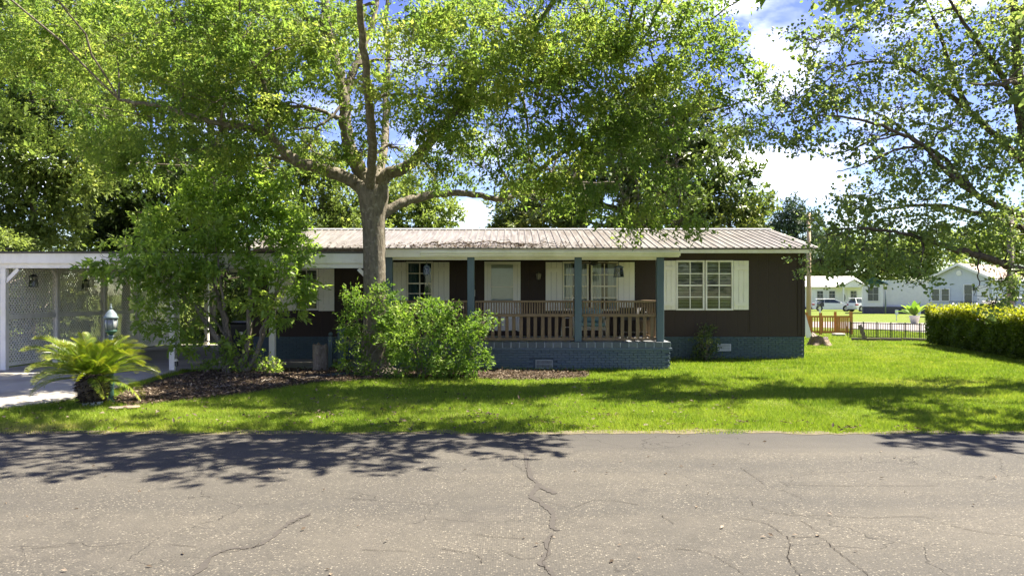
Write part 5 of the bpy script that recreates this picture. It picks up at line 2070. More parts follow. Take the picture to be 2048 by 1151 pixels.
back_tree('magnolia_tree', 'dark glossy magnolia rising behind the right half of the metal roof', 1290, 31.5,
          [(1050, 420, 31.5, 1.3), (1120, 390, 31, 1.5), (1200, 340, 31, 1.7), (1280, 300, 31, 1.7), (1360, 290, 31, 1.5), (1420, 330, 31, 1.3), (1450, 390, 30.8, 1.3), (1490, 420, 31, .9), (1380, 390, 30.5, 1.5), (1300, 400, 30.5, 1.6), (1210, 430, 30.5, 1.5), (1120, 450, 31, 1.2), (1040, 465, 31, 1.0), (1460, 450, 30.6, .9), (1510, 440, 31, .5), (1330, 220, 31.5, 1.4), (1400, 250, 31.5, 1.1), (1250, 230, 32, 1.5), (1500, 360, 31.3, .5), (1440, 280, 31.4, .8), (1380, 450, 30.6, .9), (1300, 465, 30.6, .8), (1000, 440, 31.8, .6)],
          'leaf_magnolia', 'bark_dark', 13, 14, 11, .46, .21, .09, .3, .22, .8)
back_tree('laurel_tree', 'mid green tree behind the roof just left of the gap of sky', 850, 36,
          [(820, 430, 36, 1.2), (870, 430, 36, 1.0), (790, 400, 36, 1.1), (840, 390, 36.5, 1.0), (895, 450, 36, .6), (760, 440, 36, 1.0), (870, 465, 35.8, .7), (800, 470, 35.8, .9)], 'leaf_back', sub=14, tw=15, r0=.14)
back_tree('cherry_laurel_tree', 'yellow green tree between the oak trunk and the shrub behind the roof', 640, 33,
          [(640, 420, 33, 1.2), (690, 400, 33, 1.1), (600, 370, 33, 1.2), (660, 450, 32.8, 1.0), (700, 450, 33, .8), (610, 450, 32.8, 1.0), (560, 330, 33.5, 1.3), (660, 340, 33.5, 1.1), (720, 430, 33, .8)], 'leaf_back', sub=14, tw=15, r0=.16)
back_tree('crape_myrtle_tree', 'tall bright green tree filling the far left edge behind the carport', 60, 27.0,
          [(40, 180, 27, 1.9), (120, 230, 27, 1.7), (30, 290, 26.6, 1.7), (110, 320, 26.5, 1.5), (50, 390, 26.5, 1.4), (150, 380, 26.8, 1.2), (90, 440, 26.5, 1.1), (20, 450, 26.6, 1.1), (180, 300, 27, 1.1), (-60, 260, 27, 1.9), (-60, 400, 27, 1.8), (60, 60, 27.5, 2.0), (160, 130, 27.5, 1.6), (-40, 100, 28, 2), (200, 200, 28, 1.2), (60, -60, 28, 2), (180, 20, 28, 1.6)],
          'leaf_back', sub=13, tw=15, ln=.17, wd=.085, r0=.18)
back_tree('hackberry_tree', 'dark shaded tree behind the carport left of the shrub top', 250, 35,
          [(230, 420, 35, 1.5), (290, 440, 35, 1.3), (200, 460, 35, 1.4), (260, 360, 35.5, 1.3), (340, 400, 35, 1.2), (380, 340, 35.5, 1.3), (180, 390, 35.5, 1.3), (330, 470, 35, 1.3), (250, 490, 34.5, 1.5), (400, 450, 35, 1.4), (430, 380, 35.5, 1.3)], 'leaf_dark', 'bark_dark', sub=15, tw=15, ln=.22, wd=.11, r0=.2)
back_tree('sweetgum_tree', 'tall leafy tree behind the oak crown left of its trunk', 420, 32,
          [(420, 150, 32, 1.8), (330, 120, 32, 1.8), (500, 200, 32, 1.7), (280, 240, 32, 1.6), (400, 270, 32, 1.5), (560, 120, 32, 1.7), (240, 60, 32, 1.9), (500, 60, 32.5, 1.9), (380, 20, 32.5, 2), (600, 260, 32, 1.2), (480, 310, 31.6, 1.2), (150, 140, 32, 1.8), (340, 330, 31.6, .9), (640, 60, 33, 1.6), (280, -80, 33, 2.2), (500, -80, 33, 2.2)], 'leaf_back', sub=9, tw=14, ln=.21, wd=.105, r0=.25)
back_tree('ligustrum_bush', 'yellow green bush top showing above the left carport roof', 80, 31.5,
          [(20, 490, 31.5, 1.0), (70, 485, 31.5, 1.0), (120, 488, 31.5, .9), (160, 495, 31.6, .7), (-30, 490, 31.5, 1.1), (90, 510, 31.3, 1.1), (30, 520, 31.3, 1.1), (150, 530, 31.3, 1.0), (90, 560, 31.3, 1.1), (180, 560, 31.3, 1), (20, 580, 31.3, 1.2)], 'leaf_yellow', sub=12, ln=.11, wd=.055, subr=.4, tw=14, cat='bush', r0=.06)
back_tree('privet_bush', 'green privet mass seen through the carport lattice', 40, 23.5,
          [(-90, 520, 21.5, .9), (-110, 600, 21, 1.0), (-60, 560, 23, 1.0), (-20, 620, 24, 1.0), (-40, 500, 24, 1.0), (20, 560, 25.5, 1.0), (50, 620, 26.5, 1.0), (40, 500, 26.5, 1.0), (100, 580, 28, 1.0), (120, 640, 28.5, .8), (100, 520, 28, .9), (150, 600, 30, .9), (190, 640, 31.5, .8), (-130, 560, 20, .9), (-150, 640, 20.2, .8), (-70, 660, 23, .7)], 'leaf_back', sub=13, ln=.13, wd=.065, subr=.42, tw=14, cat='bush', r0=.05)
back_tree('viburnum_bush', 'green bush at the back of the carport beside the lattice', 365, 30.5,
          [(350, 610, 30.5, .8), (395, 620, 30.4, .8), (370, 570, 30.5, .9), (420, 590, 30.6, .7), (330, 580, 30.7, .8), (380, 655, 30.2, .6), (350, 650, 30.3, .5)], 'leaf_back', sub=12, ln=.1, wd=.05, subr=.35, cat='bush', r0=.05)
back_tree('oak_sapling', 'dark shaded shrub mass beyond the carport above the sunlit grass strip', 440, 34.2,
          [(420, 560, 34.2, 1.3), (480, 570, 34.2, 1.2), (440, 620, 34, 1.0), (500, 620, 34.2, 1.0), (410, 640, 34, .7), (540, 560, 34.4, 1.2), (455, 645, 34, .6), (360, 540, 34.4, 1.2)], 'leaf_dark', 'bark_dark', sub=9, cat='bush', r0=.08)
pine = [(1580, 425, 82, 2.0), (1560, 440, 82, 1.4), (1605, 435, 82, 1.5), (1575, 455, 82, 1.7), (1595, 470, 82, 1.5), (1560, 480, 82, 1.5), (1610, 490, 82, 1.6), (1580, 415, 82, 1.2), (1640, 470, 84, 1.6), (1590, 500, 82, 1.8)]
back_tree('pine_tree', 'distant blue green pine past the right end of the roof', 1588, 82, pine, 'leaf_pine', 'bark_dark', 5, 14, 10, .7, .34, .12, .5, .2)
back_tree('far_elm_tree', 'pale green tree above the far white house with porch gable', 1680, 118,
          [(1640, 530, 118, 3), (1680, 510, 118, 3.5), (1720, 530, 118, 3.2), (1660, 490, 118, 3), (1700, 560, 117, 2.6), (1640, 560, 117, 2.4), (1750, 500, 118, 3.4), (1610, 540, 118, 2.5), (1740, 550, 117, 2.5)], 'leaf_back', sub=3, tw=12, lf=8, subr=1.3, ln=.5, wd=.26, tl=.9, r0=.3, subs=2)
back_tree('far_elm_tree', 'dark green tree behind the long white trailer', 1810, 112,
          [(1790, 500, 112, 3), (1830, 520, 112, 3.2), (1860, 490, 112, 3), (1780, 540, 112, 2.6), (1840, 550, 111, 2.5), (1890, 520, 112, 3)], 'leaf_back', sub=3, tw=12, lf=8, subr=1.3, ln=.5, wd=.26, tl=.9, r0=.3, subs=2)
back_tree('far_elm_tree', 'sunny yellow green tree behind the grey sided house at the right edge', 2010, 80,
          [(1990, 500, 80, 2.4), (2040, 490, 80, 2.5), (2020, 460, 80, 2.2), (1960, 480, 80, 2.0), (2060, 530, 78, 2.2), (2090, 480, 80, 2.5)], 'leaf_yellow', sub=4, tw=12, lf=8, subr=1.1, ln=.4, wd=.2, tl=.8, r0=.25, subs=2)
# wood line on the horizon, one mass
ft = []
rf = np.random.default_rng(77)
for k in range(110):
    x = -170 + 420 * k / 110 + rf.uniform(-2, 2)
    y = rf.uniform(150, 190)
    h_ = rf.uniform(2.5, 5.5)
    ft.append((x, y, h_ * .55, 3.6, 3, h_ * .6))
V1, F1, T1 = foliage(ft, .9, 8, 6, 1.7, .8, .9, .5, 1.2, .6, .1)
props(np_obj('far_woodland', V1, F1, M['leaf_back'], None, T1), 'distant line of trees along the horizon', 'woodland', kind='stuff')

# ------------------------------------------------------------------ yard things
# sago palm
PY = 13.3
pxm = (185 - 1024) * PY / F
palm = local_thing('sago_palm', 'sago palm with shaggy dark trunk and white base beside the drive', 'palm', (pxm, PY, 0))
mb = MB()
prof = [(.15, 0), (.165, .10), (.18, .11), (.235, .25), (.25, .36), (.22, .46), (.12, .55), (.03, .58)]
mb.lathe(prof, 0, 0, 0, 18)
mb.part('trunk', M['bark_dark'], palm)
rp = np.random.default_rng(17)
vs, fs, tn = [], [], []
for k in range(620):                      # old leaf bases
    a = rp.uniform(0, 2 * math.pi)
    z = rp.uniform(.05, .52)
    r = np.interp(z, [p[1] for p in prof], [p[0] for p in prof])
    dv = np.array([math.cos(a), math.sin(a), rp.uniform(-.5, .35)])
    s = np.array([-math.sin(a), math.cos(a), 0])
    p = np.array([r * math.cos(a) * .9, r * math.sin(a) * .9, z])
    L = rp.uniform(.05, .13)
    w = rp.uniform(.012, .024)
    n0 = len(vs)
    vs += [p - s * w, p + s * w, p + dv * L + s * w * .25, p + dv * L - s * w * .25, p + np.array([0, 0, .015])]
    fs += [(n0, n0 + 1, n0 + 2, n0 + 3)]
    fs += [(n0 + 4, n0 + 3, n0 + 2, n0 + 1)]
    tn += [rp.random()] * 5
m_sc = lm('palm_leaf_base', [(0, (.025, .018, .014)), (.6, (.06, .042, .03)), (.9, (.16, .12, .085)), (1, (.30, .26, .2))], (1, 1, 1), .02, .8, .1)
np_obj('leaf_bases', np.array(vs), np.array(fs), m_sc, palm, tn)
mb = MB()
mb.lathe([(.152, -.01), (.166, .06), (.155, .08)], 0, 0, 0, 18)
mb.part('painted_base', simple('chalky_white_paint', (.7, .7, .72), (.35, .33, .32), .8, scale=14), palm)


def frond_mesh(seed):
    r = np.random.default_rng(seed)
    n = 70
    L = 1.18
    V, Fq, T = [], [], []
    t = np.linspace(0, 1, 16)
    curve = np.c_[L * t - .10 * t ** 3, np.zeros(16), .22 * np.sin(t * 2.2) * t - .34 * t ** 2.6]
    Vt, Ft = tube_np(curve, np.linspace(.012, .003, 16), 4)
    V.append(Vt)
    Fq.append(Ft)
    T.append(np.full(len(Vt), .75))
    k0 = len(Vt)
    for k in range(n):
        u = .10 + .9 * k / n
        p = np.array([np.interp(u, t, curve[:, j]) for j in range(3)])
        ll = .22 * math.sin(math.pi * min(1, (u * .86 + .14))) ** .6 + .05
        for s in (-1, 1):
            d = unit(np.array([.62 + .25 * u, s * .85, .30 - .1 * u]) + r.normal(0, .05, 3))
            up = np.array([-.3, 0, 1.0])
            sd = unit(np.cross(d, up))
            q = np.array([p - sd * .004, p + d * ll * .5 - sd * .007 + np.array([0, 0, -.005]), p + d * ll + np.array([0, 0, -.05 * r.random()]), p + d * ll * .5 + sd * .007])
            V.append(q)
            Fq.append(np.array([[0, 1, 2, 3]]) + k0)
            k0 += 4
            T.append(np.full(4, np.clip(.25 + .35 * r.random() + .35 * u ** 2, 0, 1)))
    return np.vstack(V), np.vstack(Fq), np.concatenate(T)


fm = []
for sd in (1, 2, 3):
    Vf, Ff, Tf = frond_mesh(sd)
    fo = np_obj('frond', Vf, Ff, M['leaf_palm'], palm, Tf)
    fm.append(fo)
first = list(fm)
k_all = 54
for k in range(k_all):
    if first and k < 3:
        o = first[k]
    else:
        o = bpy.data.objects.new('frond', fm[k % 3].data)
        COL.objects.link(o)
        o.parent = palm
    a = k * 2.39996 + rp.uniform(-.1, .1)
    e = 1.15 - 1.20 * (k / k_all) ** .8 + rp.uniform(-.06, .06)
    if k > 44 and rp.random() < .5:
        e -= .25
    s = rp.uniform(.78, 1.0) * (0.75 + .25 * min(1, k / 14))
    o.location = (0.05 * math.cos(a), .05 * math.sin(a), .52)
    o.rotation_euler = Matrix.Rotation(a, 4, 'Z').to_euler() if False else (Matrix.Rotation(a, 3, 'Z') @ Matrix.Rotation(-e, 3, 'Y') @ Matrix.Rotation(rp.uniform(-.25, .25), 3, 'X')).to_euler()
    o.scale = (s, s, s)

# lamp post
LY = 13.75
lp = local_thing('lamp_post', 'green and blue grey lamp post with carriage lantern beside the palm', 'lamp post', ((222 - 1024) * LY / F, LY, 0))
mb = MB()
mb.lathe([(.07, 0), (.07, .05), (.055, .07), (.05, .6)], 0, 0, 0, 10, False)
mb.part('lower_post', M['greenmetal'], lp)
mb = MB()
mb.lathe([(.052, .60), (.048, .95), (.06, .97), (.062, 1.02), (.05, 1.10), (.032, 1.15), (.05, 1.18), (.062, 1.20), (.03, 1.22)], 0, 0, 0, 14)
mb.part('upper_post', M['bluegreymetal'], lp)
mb = MB()
mb.lathe([(.04, 1.22), (.10, 1.27), (.115, 1.30), (.105, 1.305)], 0, 0, 0, 14)
mb.part('lantern_cup', M['greenmetal'], lp)
mb = MB()
mb.lathe([(.098, 1.306), (.112, 1.40), (.108, 1.51)], 0, 0, 0, 14)
mb.part('lantern_glass', simple('hazy_lantern_glass', (.30, .30, .28), (.14, .15, .15), .25, .5, scale=12), lp)
for k in range(6):
    a = k * math.pi / 3 + .3
    mb = MB()
    mb.tube([(.103 * math.cos(a), .103 * math.sin(a), 1.305), (.119 * math.cos(a), .119 * math.sin(a), 1.40), (.114 * math.cos(a), .114 * math.sin(a), 1.512)], [.008] * 3, 5)
    mb.part('cage_bar', M['bluegreymetal'], lp)
mb = MB()
mb.lathe([(.135, 1.513), (.14, 1.54), (.115, 1.56), (.10, 1.61), (.05, 1.66), (.03, 1.68)], 0, 0, 0, 14)
mb.part('lantern_cap', M['bluegreymetal'], lp)
mb = MB()
mb.lathe([(.014, 1.68), (.026, 1.70), (.026, 1.72), (.008, 1.74), (.004, 1.79)], 0, 0, 0, 10)
mb.part('finial', M['bluegreymetal'], lp)


lp.scale = (.88, .88, .98)


def lumpy_log(name, label, cx, cy, r, h, mat, seed, jag=.05, flare=.2, n=26, group=None):
    rs = np.random.default_rng(seed)
    V, Fs = [], []
    rows = 9
    prof_n = 1 + .10 * np.sin(np.arange(n) * 2 * np.pi * 3 / n + rs.uniform(0, 6)) + rs.normal(0, .04, n)
    for k in range(rows):
        u = k / (rows - 1)
        rr = r * (1 + flare * (1 - u) ** 2.2)
        for i_ in range(n):
            a = 2 * math.pi * i_ / n
            q = rr * prof_n[i_] * (1 + rs.normal(0, .015))
            z = h * u + (rs.normal(0, jag) if k == rows - 1 else 0)
            V.append((cx + q * math.cos(a), cy + q * math.sin(a), z))
    for k in range(rows - 1):
        for i_ in range(n):
            j_ = (i_ + 1) % n
            Fs.append((k * n + i_, k * n + j_, (k + 1) * n + j_, (k + 1) * n + i_))
    o = thing(name, label, 'stump', (cx, cy, 0), group=group)
    m = MB()
    m.add(V, Fs, True)
    m.part('bark', mat, o)
    m = MB()
    tp_ = [(V[(rows - 1) * n + i_][0], V[(rows - 1) * n + i_][1], V[(rows - 1) * n + i_][2] - .012) for i_ in range(n)] + [(cx, cy, h - .06)]
    inner = [((p[0] - cx) * .6 + cx, (p[1] - cy) * .6 + cy, h - .03 + rs.normal(0, .015)) for p in tp_[:n]]
    m.add(tp_ + inner, [(i_, (i_ + 1) % n, n + 1 + (i_ + 1) % n, n + 1 + i_) for i_ in range(n)] + [(n + 1 + i_, n + 1 + (i_ + 1) % n, n) for i_ in range(n)])
    m.part('cut_face', M['stumpwood'], o)
    return o


lumpy_log('tree_stump', 'upright weathered log between the white carport post and the oak', (639 - 1024) * 19.1 / F, 19.1, .185, .66, M['bark_grey'], 3, .03, .04)
sx, sy = G(1640, 690)
stump = thing('tree_stump', 'low sun bleached broken stump on the lawn right of the house', 'stump', (sx, sy, 0))
rs = np.random.default_rng(9)
n, V, Fs = 30, [], []
for k in range(10):
    u = k / 9
    for i_ in range(n):
        a = 2 * math.pi * i_ / n
        root = 1 + .28 * (1 - u) ** 1.5 * math.sin(5 * a + .6) + rs.normal(0, .03)
        r_ = (.42 - .13 * u ** .7) * root
        hz = .40 * (.85 + .22 * math.sin(a - .9) + .16 * math.sin(3 * a + 1))
        V.append((sx + r_ * math.cos(a), sy + r_ * math.sin(a) * .9, max(-.02, hz * u + rs.normal(0, .012))))
for k in range(9):
    for i_ in range(n):
        j_ = (i_ + 1) % n
        Fs.append((k * n + i_, k * n + j_, (k + 1) * n + j_, (k + 1) * n + i_))
m = MB()
m.add(V, Fs, True)
m.part('bark', M['stumpwood'], stump)
m = MB()
V2 = V[-n:] + [(sx, sy, .14)]
m.add([(x * .999 + sx * .001, y, z - .004) for x, y, z in V2], [(i_, (i_ + 1) % n, n) for i_ in range(n)])
m.part('cut_face', M['bark_grey'], stump)

# garden edging and rocks
ed = thing('bed_edging', 'dark green plastic edging strip at the front of the mulch bed', 'edging', (*G(700, 752), 0))
xa, ya = G(655, 755)
xb, yb = G(762, 751)
m = MB()
m.bar((xa, ya, .05), (xb, yb, .055), .05, .10, (0, 0, 1))
m.part('strip', simple('green_black_plastic', (.035, .06, .065), (.02, .035, .04), .4), ed)
m = MB()
m.bar((xa - .5, ya - .04, .03), (xa + .02, ya, .05), .05, .07, (0, 0, 1))
m.part('end_strip', M['plastic'], ed)


def rock(label, px, py, r, sq, mat, seed):
    rs = np.random.default_rng(seed)
    x, y = G(px, py)
    m = MB()
    n, rows = 12, 7
    vs = []
    for k in range(rows):
        ph = math.pi * k / (rows - 1)
        for i_ in range(n):
            a = 2 * math.pi * i_ / n
            q = r * (1 + rs.normal(0, .10))
            vs.append((x + q * math.sin(ph) * math.cos(a), y + q * math.sin(ph) * math.sin(a) * .7, .02 + q * sq * (1 + -math.cos(ph)) * .5))
    m.add(vs, [(k * n + i_, k * n + (i_ + 1) % n, (k + 1) * n + (i_ + 1) % n, (k + 1) * n + i_) for k in range(rows - 1) for i_ in range(n)])
    return props(m.part('garden_stone', mat), label, 'stone')


stone = simple('brown_stone', (.27, .20, .14), (.15, .115, .09), .9, .1, scale=12, bump=.5, bdist=.01)
rock('flat reddish stone lying right of the lamp post foot', 262, 818, .16, .3, stone, 1)
rock('grey brown stone half buried behind the palm base', 232, 820, .13, .35, M['bark_grey'], 2)

# ------------------------------------------------------------------ grass
def scatter(n, y0, y1, xl, xr, power):
    """more blades near the viewer"""
    u = rng.random(n)
    y = y0 + (y1 - y0) * u ** power
    x = xl(y) + (xr(y) - xl(y)) * rng.random(n)
    return x, y


def blades(x, y, h, w, tint):
    n = len(x)
    a = rng.uniform(0, 2 * math.pi, n)
    lean = rng.normal(0, .45, (n, 2)) * h[:, None]
    b = np.c_[np.cos(a), np.sin(a)] * (w / 2)[:, None]
    z0 = np.full(n, .0)
    V = np.empty((n, 3, 3))
    V[:, 0] = np.c_[x - b[:, 0], y - b[:, 1], z0]
    V[:, 1] = np.c_[x + b[:, 0], y + b[:, 1], z0]
    V[:, 2] = np.c_[x + lean[:, 0], y + lean[:, 1], h]
    return V.reshape(-1, 3), np.arange(3 * n).reshape(-1, 3), np.repeat(tint, 3)


x1, y1 = scatter(760000, EDGE - .1, 23.2, lambda y: -.82 * y, lambda y: .86 * y, 1.35)
x2, y2 = scatter(150000, 22.5, 42, lambda y: 0 * y + 8.4, lambda y: .80 * y, 1.2)
x3, y3 = scatter(26000, 29.3, 38, lambda y: -.48 * y, lambda y: -.34 * y, 1.0)
x, y = np.r_[x1, x2, x3], np.r_[y1, y2, y3]
house_poly = [(HX0, Y_W), (HX1, Y_W), (HX1, 30), (HX0, 30)]
porch_poly = [(PX0, Y_P - .02), (PX1 + .05, Y_P - .02), (PX1 + .05, Y_W + .1), (PX0, Y_W + .1)]
bad = inside(x, y, house_poly) | inside(x, y, porch_poly) | inside(x, y, drive) | inside(x, y, A)
near_road = y - edge_y(x)
creep = .30 * vnoise(x * 2.3 + 31, x * 0 + 1, 61) ** 4 + .10 * vnoise(x * 9, x * 0 + 4, 62) ** 2
bad |= near_road < -.02 - creep
bed_in = inside(x, y, bed)
bad |= bed_in & (rng.random(len(x)) > .03)
thin = vnoise(x * .8 + 20, y * .8, 41) * .6 + vnoise(x * 3, y * 3, 42) * .4
edge_t = np.clip((near_road + .6 * creep - .0) / (.25 + .7 * vnoise(x * .9 + 3, x * 0, 63)), 0, 1)
bad |= rng.random(len(x)) > (.12 + .88 * edge_t) * np.where(x < 1.5, .55 + .6 * thin, 1.0)
x, y = x[~bad], y[~bad]
near_road = y - edge_y(x)
pat = vnoise(x * .55 + 7, y * .9, 51) * .6 + vnoise(x * 2.4, y * 3.5, 52) * .4
dryl = np.clip((1.0 - x) / 9, 0, 1) * np.clip((14.5 - y) / 4, 0, 1)       # thinner, paler turf under the oak near the road
worn = np.clip((vnoise(x * .33 + 13, y * .5 + 5, 57) * .55 + vnoise(x * 1.3, y * 1.8, 58) * .45 - .56) / .16, 0, 1)
tint = np.clip(.62 * pat + .30 * rng.random(len(x)) - .05 + .32 * worn * rng.random(len(x)) + .62 * dryl * vnoise(x * 1.5, y * 2, 55) + .45 * np.exp(-np.maximum(near_road, 0) / .22) * rng.random(len(x)), 0, 1)
weed = np.clip((vnoise(x * 1.9 + 40, y * 2.6, 59) - .74) / .1, 0, 1)
tint = np.where(rng.random(len(x)) < weed * .8, tint * .3, tint)
dry = rng.random(len(x)) < .04
tint[dry] = rng.uniform(.8, 1, dry.sum())
dist = y
h = rng.uniform(.025, .078, len(x)) * (1 + .5 * (pat - .5) + .5 * weed - .35 * worn) * np.where(near_road < .3, .7, 1)
w = rng.uniform(.005, .009, len(x)) * np.clip(dist / 12, 1, 2.4)
V1, F1, T1 = blades(x, y, h, w, tint)
props(np_obj('lawn_grass', V1, F1, M['grass'], None, T1), 'short bright green lawn grass between road and house', 'grass', kind='stuff')

# longer tufts along the walls and bed
tx, ty = [], []
for (a, b, n_) in (((PX0 + 2.2, Y_P - .06), (PX1 + .1, Y_P - .06), 500), ((PX1 + .1, Y_W - .06), (HX1, Y_W - .06), 900), ((HX1 + .06, Y_W), (HX1 + .06, 29), 500)):
    u = rng.random(n_)
    tx.append(a[0] + (b[0] - a[0]) * u)
    ty.append(a[1] + (b[1] - a[1]) * u - rng.random(n_) * .1)
tx, ty = np.concatenate(tx), np.concatenate(ty)
V1, F1, T1 = blades(tx, ty, rng.uniform(.06, .16, len(tx)), np.full(len(tx), .012), rng.uniform(.2, .7, len(tx)))
props(np_obj('tall_grass', V1, F1, M['grass'], None, T1), 'longer untrimmed grass along the brick foundation', 'grass', kind='stuff')


def litter(name, label, x, y, z, ln, mat='litter', lo=0., hi=1.):
    n = len(x)
    pos = np.c_[x, y, z]
    d = unit(np.c_[rng.normal(size=(n, 2)), rng.normal(0, .25, n)])
    nr = unit(np.c_[rng.normal(0, .45, (n, 2)), np.ones(n)])
    s = rng.uniform(.6, 1.3, n)
    V, Fq, k = leaf_mesh(pos, d, nr, ln * s, ln * .45 * s, fold=.25)
    return props(np_obj(name, V, Fq, M[mat], None, np.repeat(rng.uniform(lo, hi, n), k)), label, 'leaf litter', kind='stuff')


# leaf litter and twigs caught along the roof edge and ribs
qx = rng.uniform(-7.2, 3.2, 1500)
qy = EAVE_Y + .03 + .9 * rng.random(1500) ** 3
qk = rng.random(1500) < np.exp(-((qx + 1.0) / 3.2) ** 2)
litter('roof_leaves', 'brown leaf litter caught along the metal roof edge', qx[qk], qy[qk], EAVE_Z + (qy[qk] - EAVE_Y) * slope + rng.uniform(.02, .045, qk.sum()), .085, 'litter', 0, .8)

bx = rng.uniform(-7.6, 2.2, 34000)
by = rng.uniform(13.2, 19.6, 34000)
k_ = inside(bx, by, bed)
bx, by = bx[k_], by[k_]
bz = .012 + .07 * vnoise(bx * 1.3, by * 1.3, 3) * vnoise(bx * 4, by * 4, 4) + .02 * vnoise(bx * 9, by * 9, 8) + rng.uniform(.0, .02, len(bx))
litter('fallen_leaves', 'brown fallen leaves covering the mulch bed', bx, by, bz, .075)
lx, ly = scatter(900, EDGE + .1, 17, lambda y: -.66 * y, lambda y: .3 * y, 1.2)
kk = ~(inside(lx, ly, drive))
litter('dry_leaves', 'scattered dry brown leaves on the lawn', lx[kk], ly[kk], np.full(kk.sum(), .045), .075)
cl = [(1218, 836), (650, 832), (970, 835), (1090, 851), (1590, 850), (1490, 850), (1820, 862), (1700, 862)]
cx_, cy_ = [], []
for (a, b) in cl:
    x0, y0 = G(a, b)
    for _ in range(16):
        cx_.append(x0 + random.gauss(0, .12))
        cy_.append(y0 + random.gauss(0, .06))
litter('leaf_clumps', 'small clumps of russet leaves near the road verge', np.array(cx_), np.array(cy_), np.full(len(cx_), .06), .07, 'litter', .2, .7)
rx, ry = scatter(70, 5.0, 10.5, lambda y: -.66 * y, lambda y: .66 * y, 1.0)
litter('road_leaves', 'few dry leaves scattered over the asphalt', rx, ry, np.full(70, .016), .05)

# white bits and twigs on the mulch
for k, (a, b, c, d) in enumerate(((700, 768, 560, 772), (600, 764, 655, 760), (430, 782, 470, 778), (520, 770, 552, 764))):
    x0, y0 = G(a, b)
    x1, y1 = G(c, d)
    if k == 0:
        continue
    tb = Tubes()
    tb.limb([(x0, y0, .07), ((x0 + x1) / 2, (y0 + y1) / 2 + .08, .09), (x1, y1, .06)], .014, .006, 5, 5, .012)
    o = tb.part('twig', M['bark_grey'], None)
    props(o, ['', 'pale bare stick on the mulch edge right of the shrub', 'short pale stick in the mulch left of the shrub stems', 'thin stick lying in front of the shrub stems'][k], 'stick', 'sticks on the mulch')

# ------------------------------------------------------------------ right-hand background
# cedar gate section beside the house
GY = 37.0
gate = thing('wooden_fence', 'orange cedar picket fence section past the right corner of the house', 'fence', (WX(1660, GY), GY, 0))
zt_g, zb_g = WZ(631, GY), .10
pk_px = [(1613, 1616), (1617, 1626)] + [(p, p + 2.4) for p in (1629, 1634, 1639, 1645, 1650, 1655, 1660, 1665)] + [(1672, 1677), (1677.5, 1682), (1683, 1686), (1687, 1690), (1691, 1694), (1695, 1698)]
for (a, b) in pk_px:
    mb = MB()
    mb.box(WX(a, GY), WX(b, GY), GY + .03, GY + .055, zb_g + .03, zt_g - .06)
    mb.part('picket', M['cedar'], gate)
for (a, b, top) in ((1638.5, 1643.5, 625), (1699, 1704.5, 623), (1611, 1615, 624), (1671, 1675, 623)):
    mb = MB()
    yy = GY - .06 if top != 623 or a > 1690 else GY + .1
    mb.box(WX(a, GY), WX(b, GY), yy, yy + .088, 0, WZ(top, GY))
    mb.part('post', M['cedar'], gate)
for (z0, z1) in ((zt_g - .08, zt_g), (zb_g - .02, zb_g + .08)):
    mb = MB()
    mb.box(WX(1612, GY), WX(1704, GY), GY - .02 + .05 - .03, GY + .028, z0, z1)
    mb.part('rail', M['cedar'], gate)

# low black metal fence
fA, fB = G(1700, 675), G(1862, 681)
fence = thing('metal_fence', 'low black metal picket fence between the lawn and the far street', 'fence', (fA[0], fA[1], 0))
nf = 46
fh = .70
for k in range(nf + 1):
    u = k / nf
    x, y = fA[0] + (fB[0] - fA[0]) * u, fA[1] + (fB[1] - fA[1]) * u
    post = k % 8 == 0
    mb = MB()
    w_ = .022 if post else .010
    mb.box(x - w_, x + w_, y - w_, y + w_, 0 if post else .04, fh + (.03 if post else 0))
    mb.part('post' if post else 'bar', M['black'], fence)
for z in (.06, .40, fh - .03):
    mb = MB()
    mb.bar((fA[0], fA[1], z), (fB[0], fB[1], z), .02, .03)
    mb.part('rail', M['black'], fence)
bd = thing('timber_border', 'weathered timbers lying along the foot of the black fence', 'timber', (*G(1740, 680), 0))
for k, (a, b) in enumerate(((1698, 1797), (1800, 1850))):
    x0, y0 = G(a, 680)
    x1, y1 = G(b, 681 + k)
    mb = MB()
    mb.bar((x0, y0 - .25, .06), (x1, y1 - .25, .06), .14, .12)
    mb.part('timber', M['oldwood'], bd)
lpst = thing('leaning_post', 'short old wooden post leaning in front of the black fence', 'post', (*G(1731, 680), 0))
x0, y0 = G(1732, 681)
mb = MB()
mb.bar((x0, y0, -.05), (x0 - .25, y0 + .05, .66), .13, .10, (0, 1, 0))
mb.part('shaft', M['oldwood'], lpst)
stp = thing('metal_stake', 'thin rusty stake standing at the cedar fence corner', 'stake', (*G(1695, 674), 0))
x0, y0 = G(1696, 674)
mb = MB()
mb.tube([(x0, y0, 0), (x0 - .1, y0, .75)], [.02, .015], 6)
mb.part('shaft', M['bark_dark'], stp)
pv = thing('stepping_stone', 'grey concrete stepping stone before the cedar fence', 'stone', (*G(1677, 671), 0))
x0, y0 = G(1677, 671)
mb = MB()
mb.bevbox(x0 - .25, x0 + .25, y0 - .2, y0 + .2, 0, .12, .03)
mb.part('slab', M['concrete'], pv)
dn = thing('fence_panel', 'pale leaning board behind the right corner of the house', 'board', (*G(1613, 672), 0))
x0, y0 = WX(1612, 34), 34
mb = MB()
mb.bar((x0 + .15, y0, 0), (x0 - .1, y0 + .1, 1.0), .25, .04, (0, 1, 0))
mb.part('board', M['white'], dn)

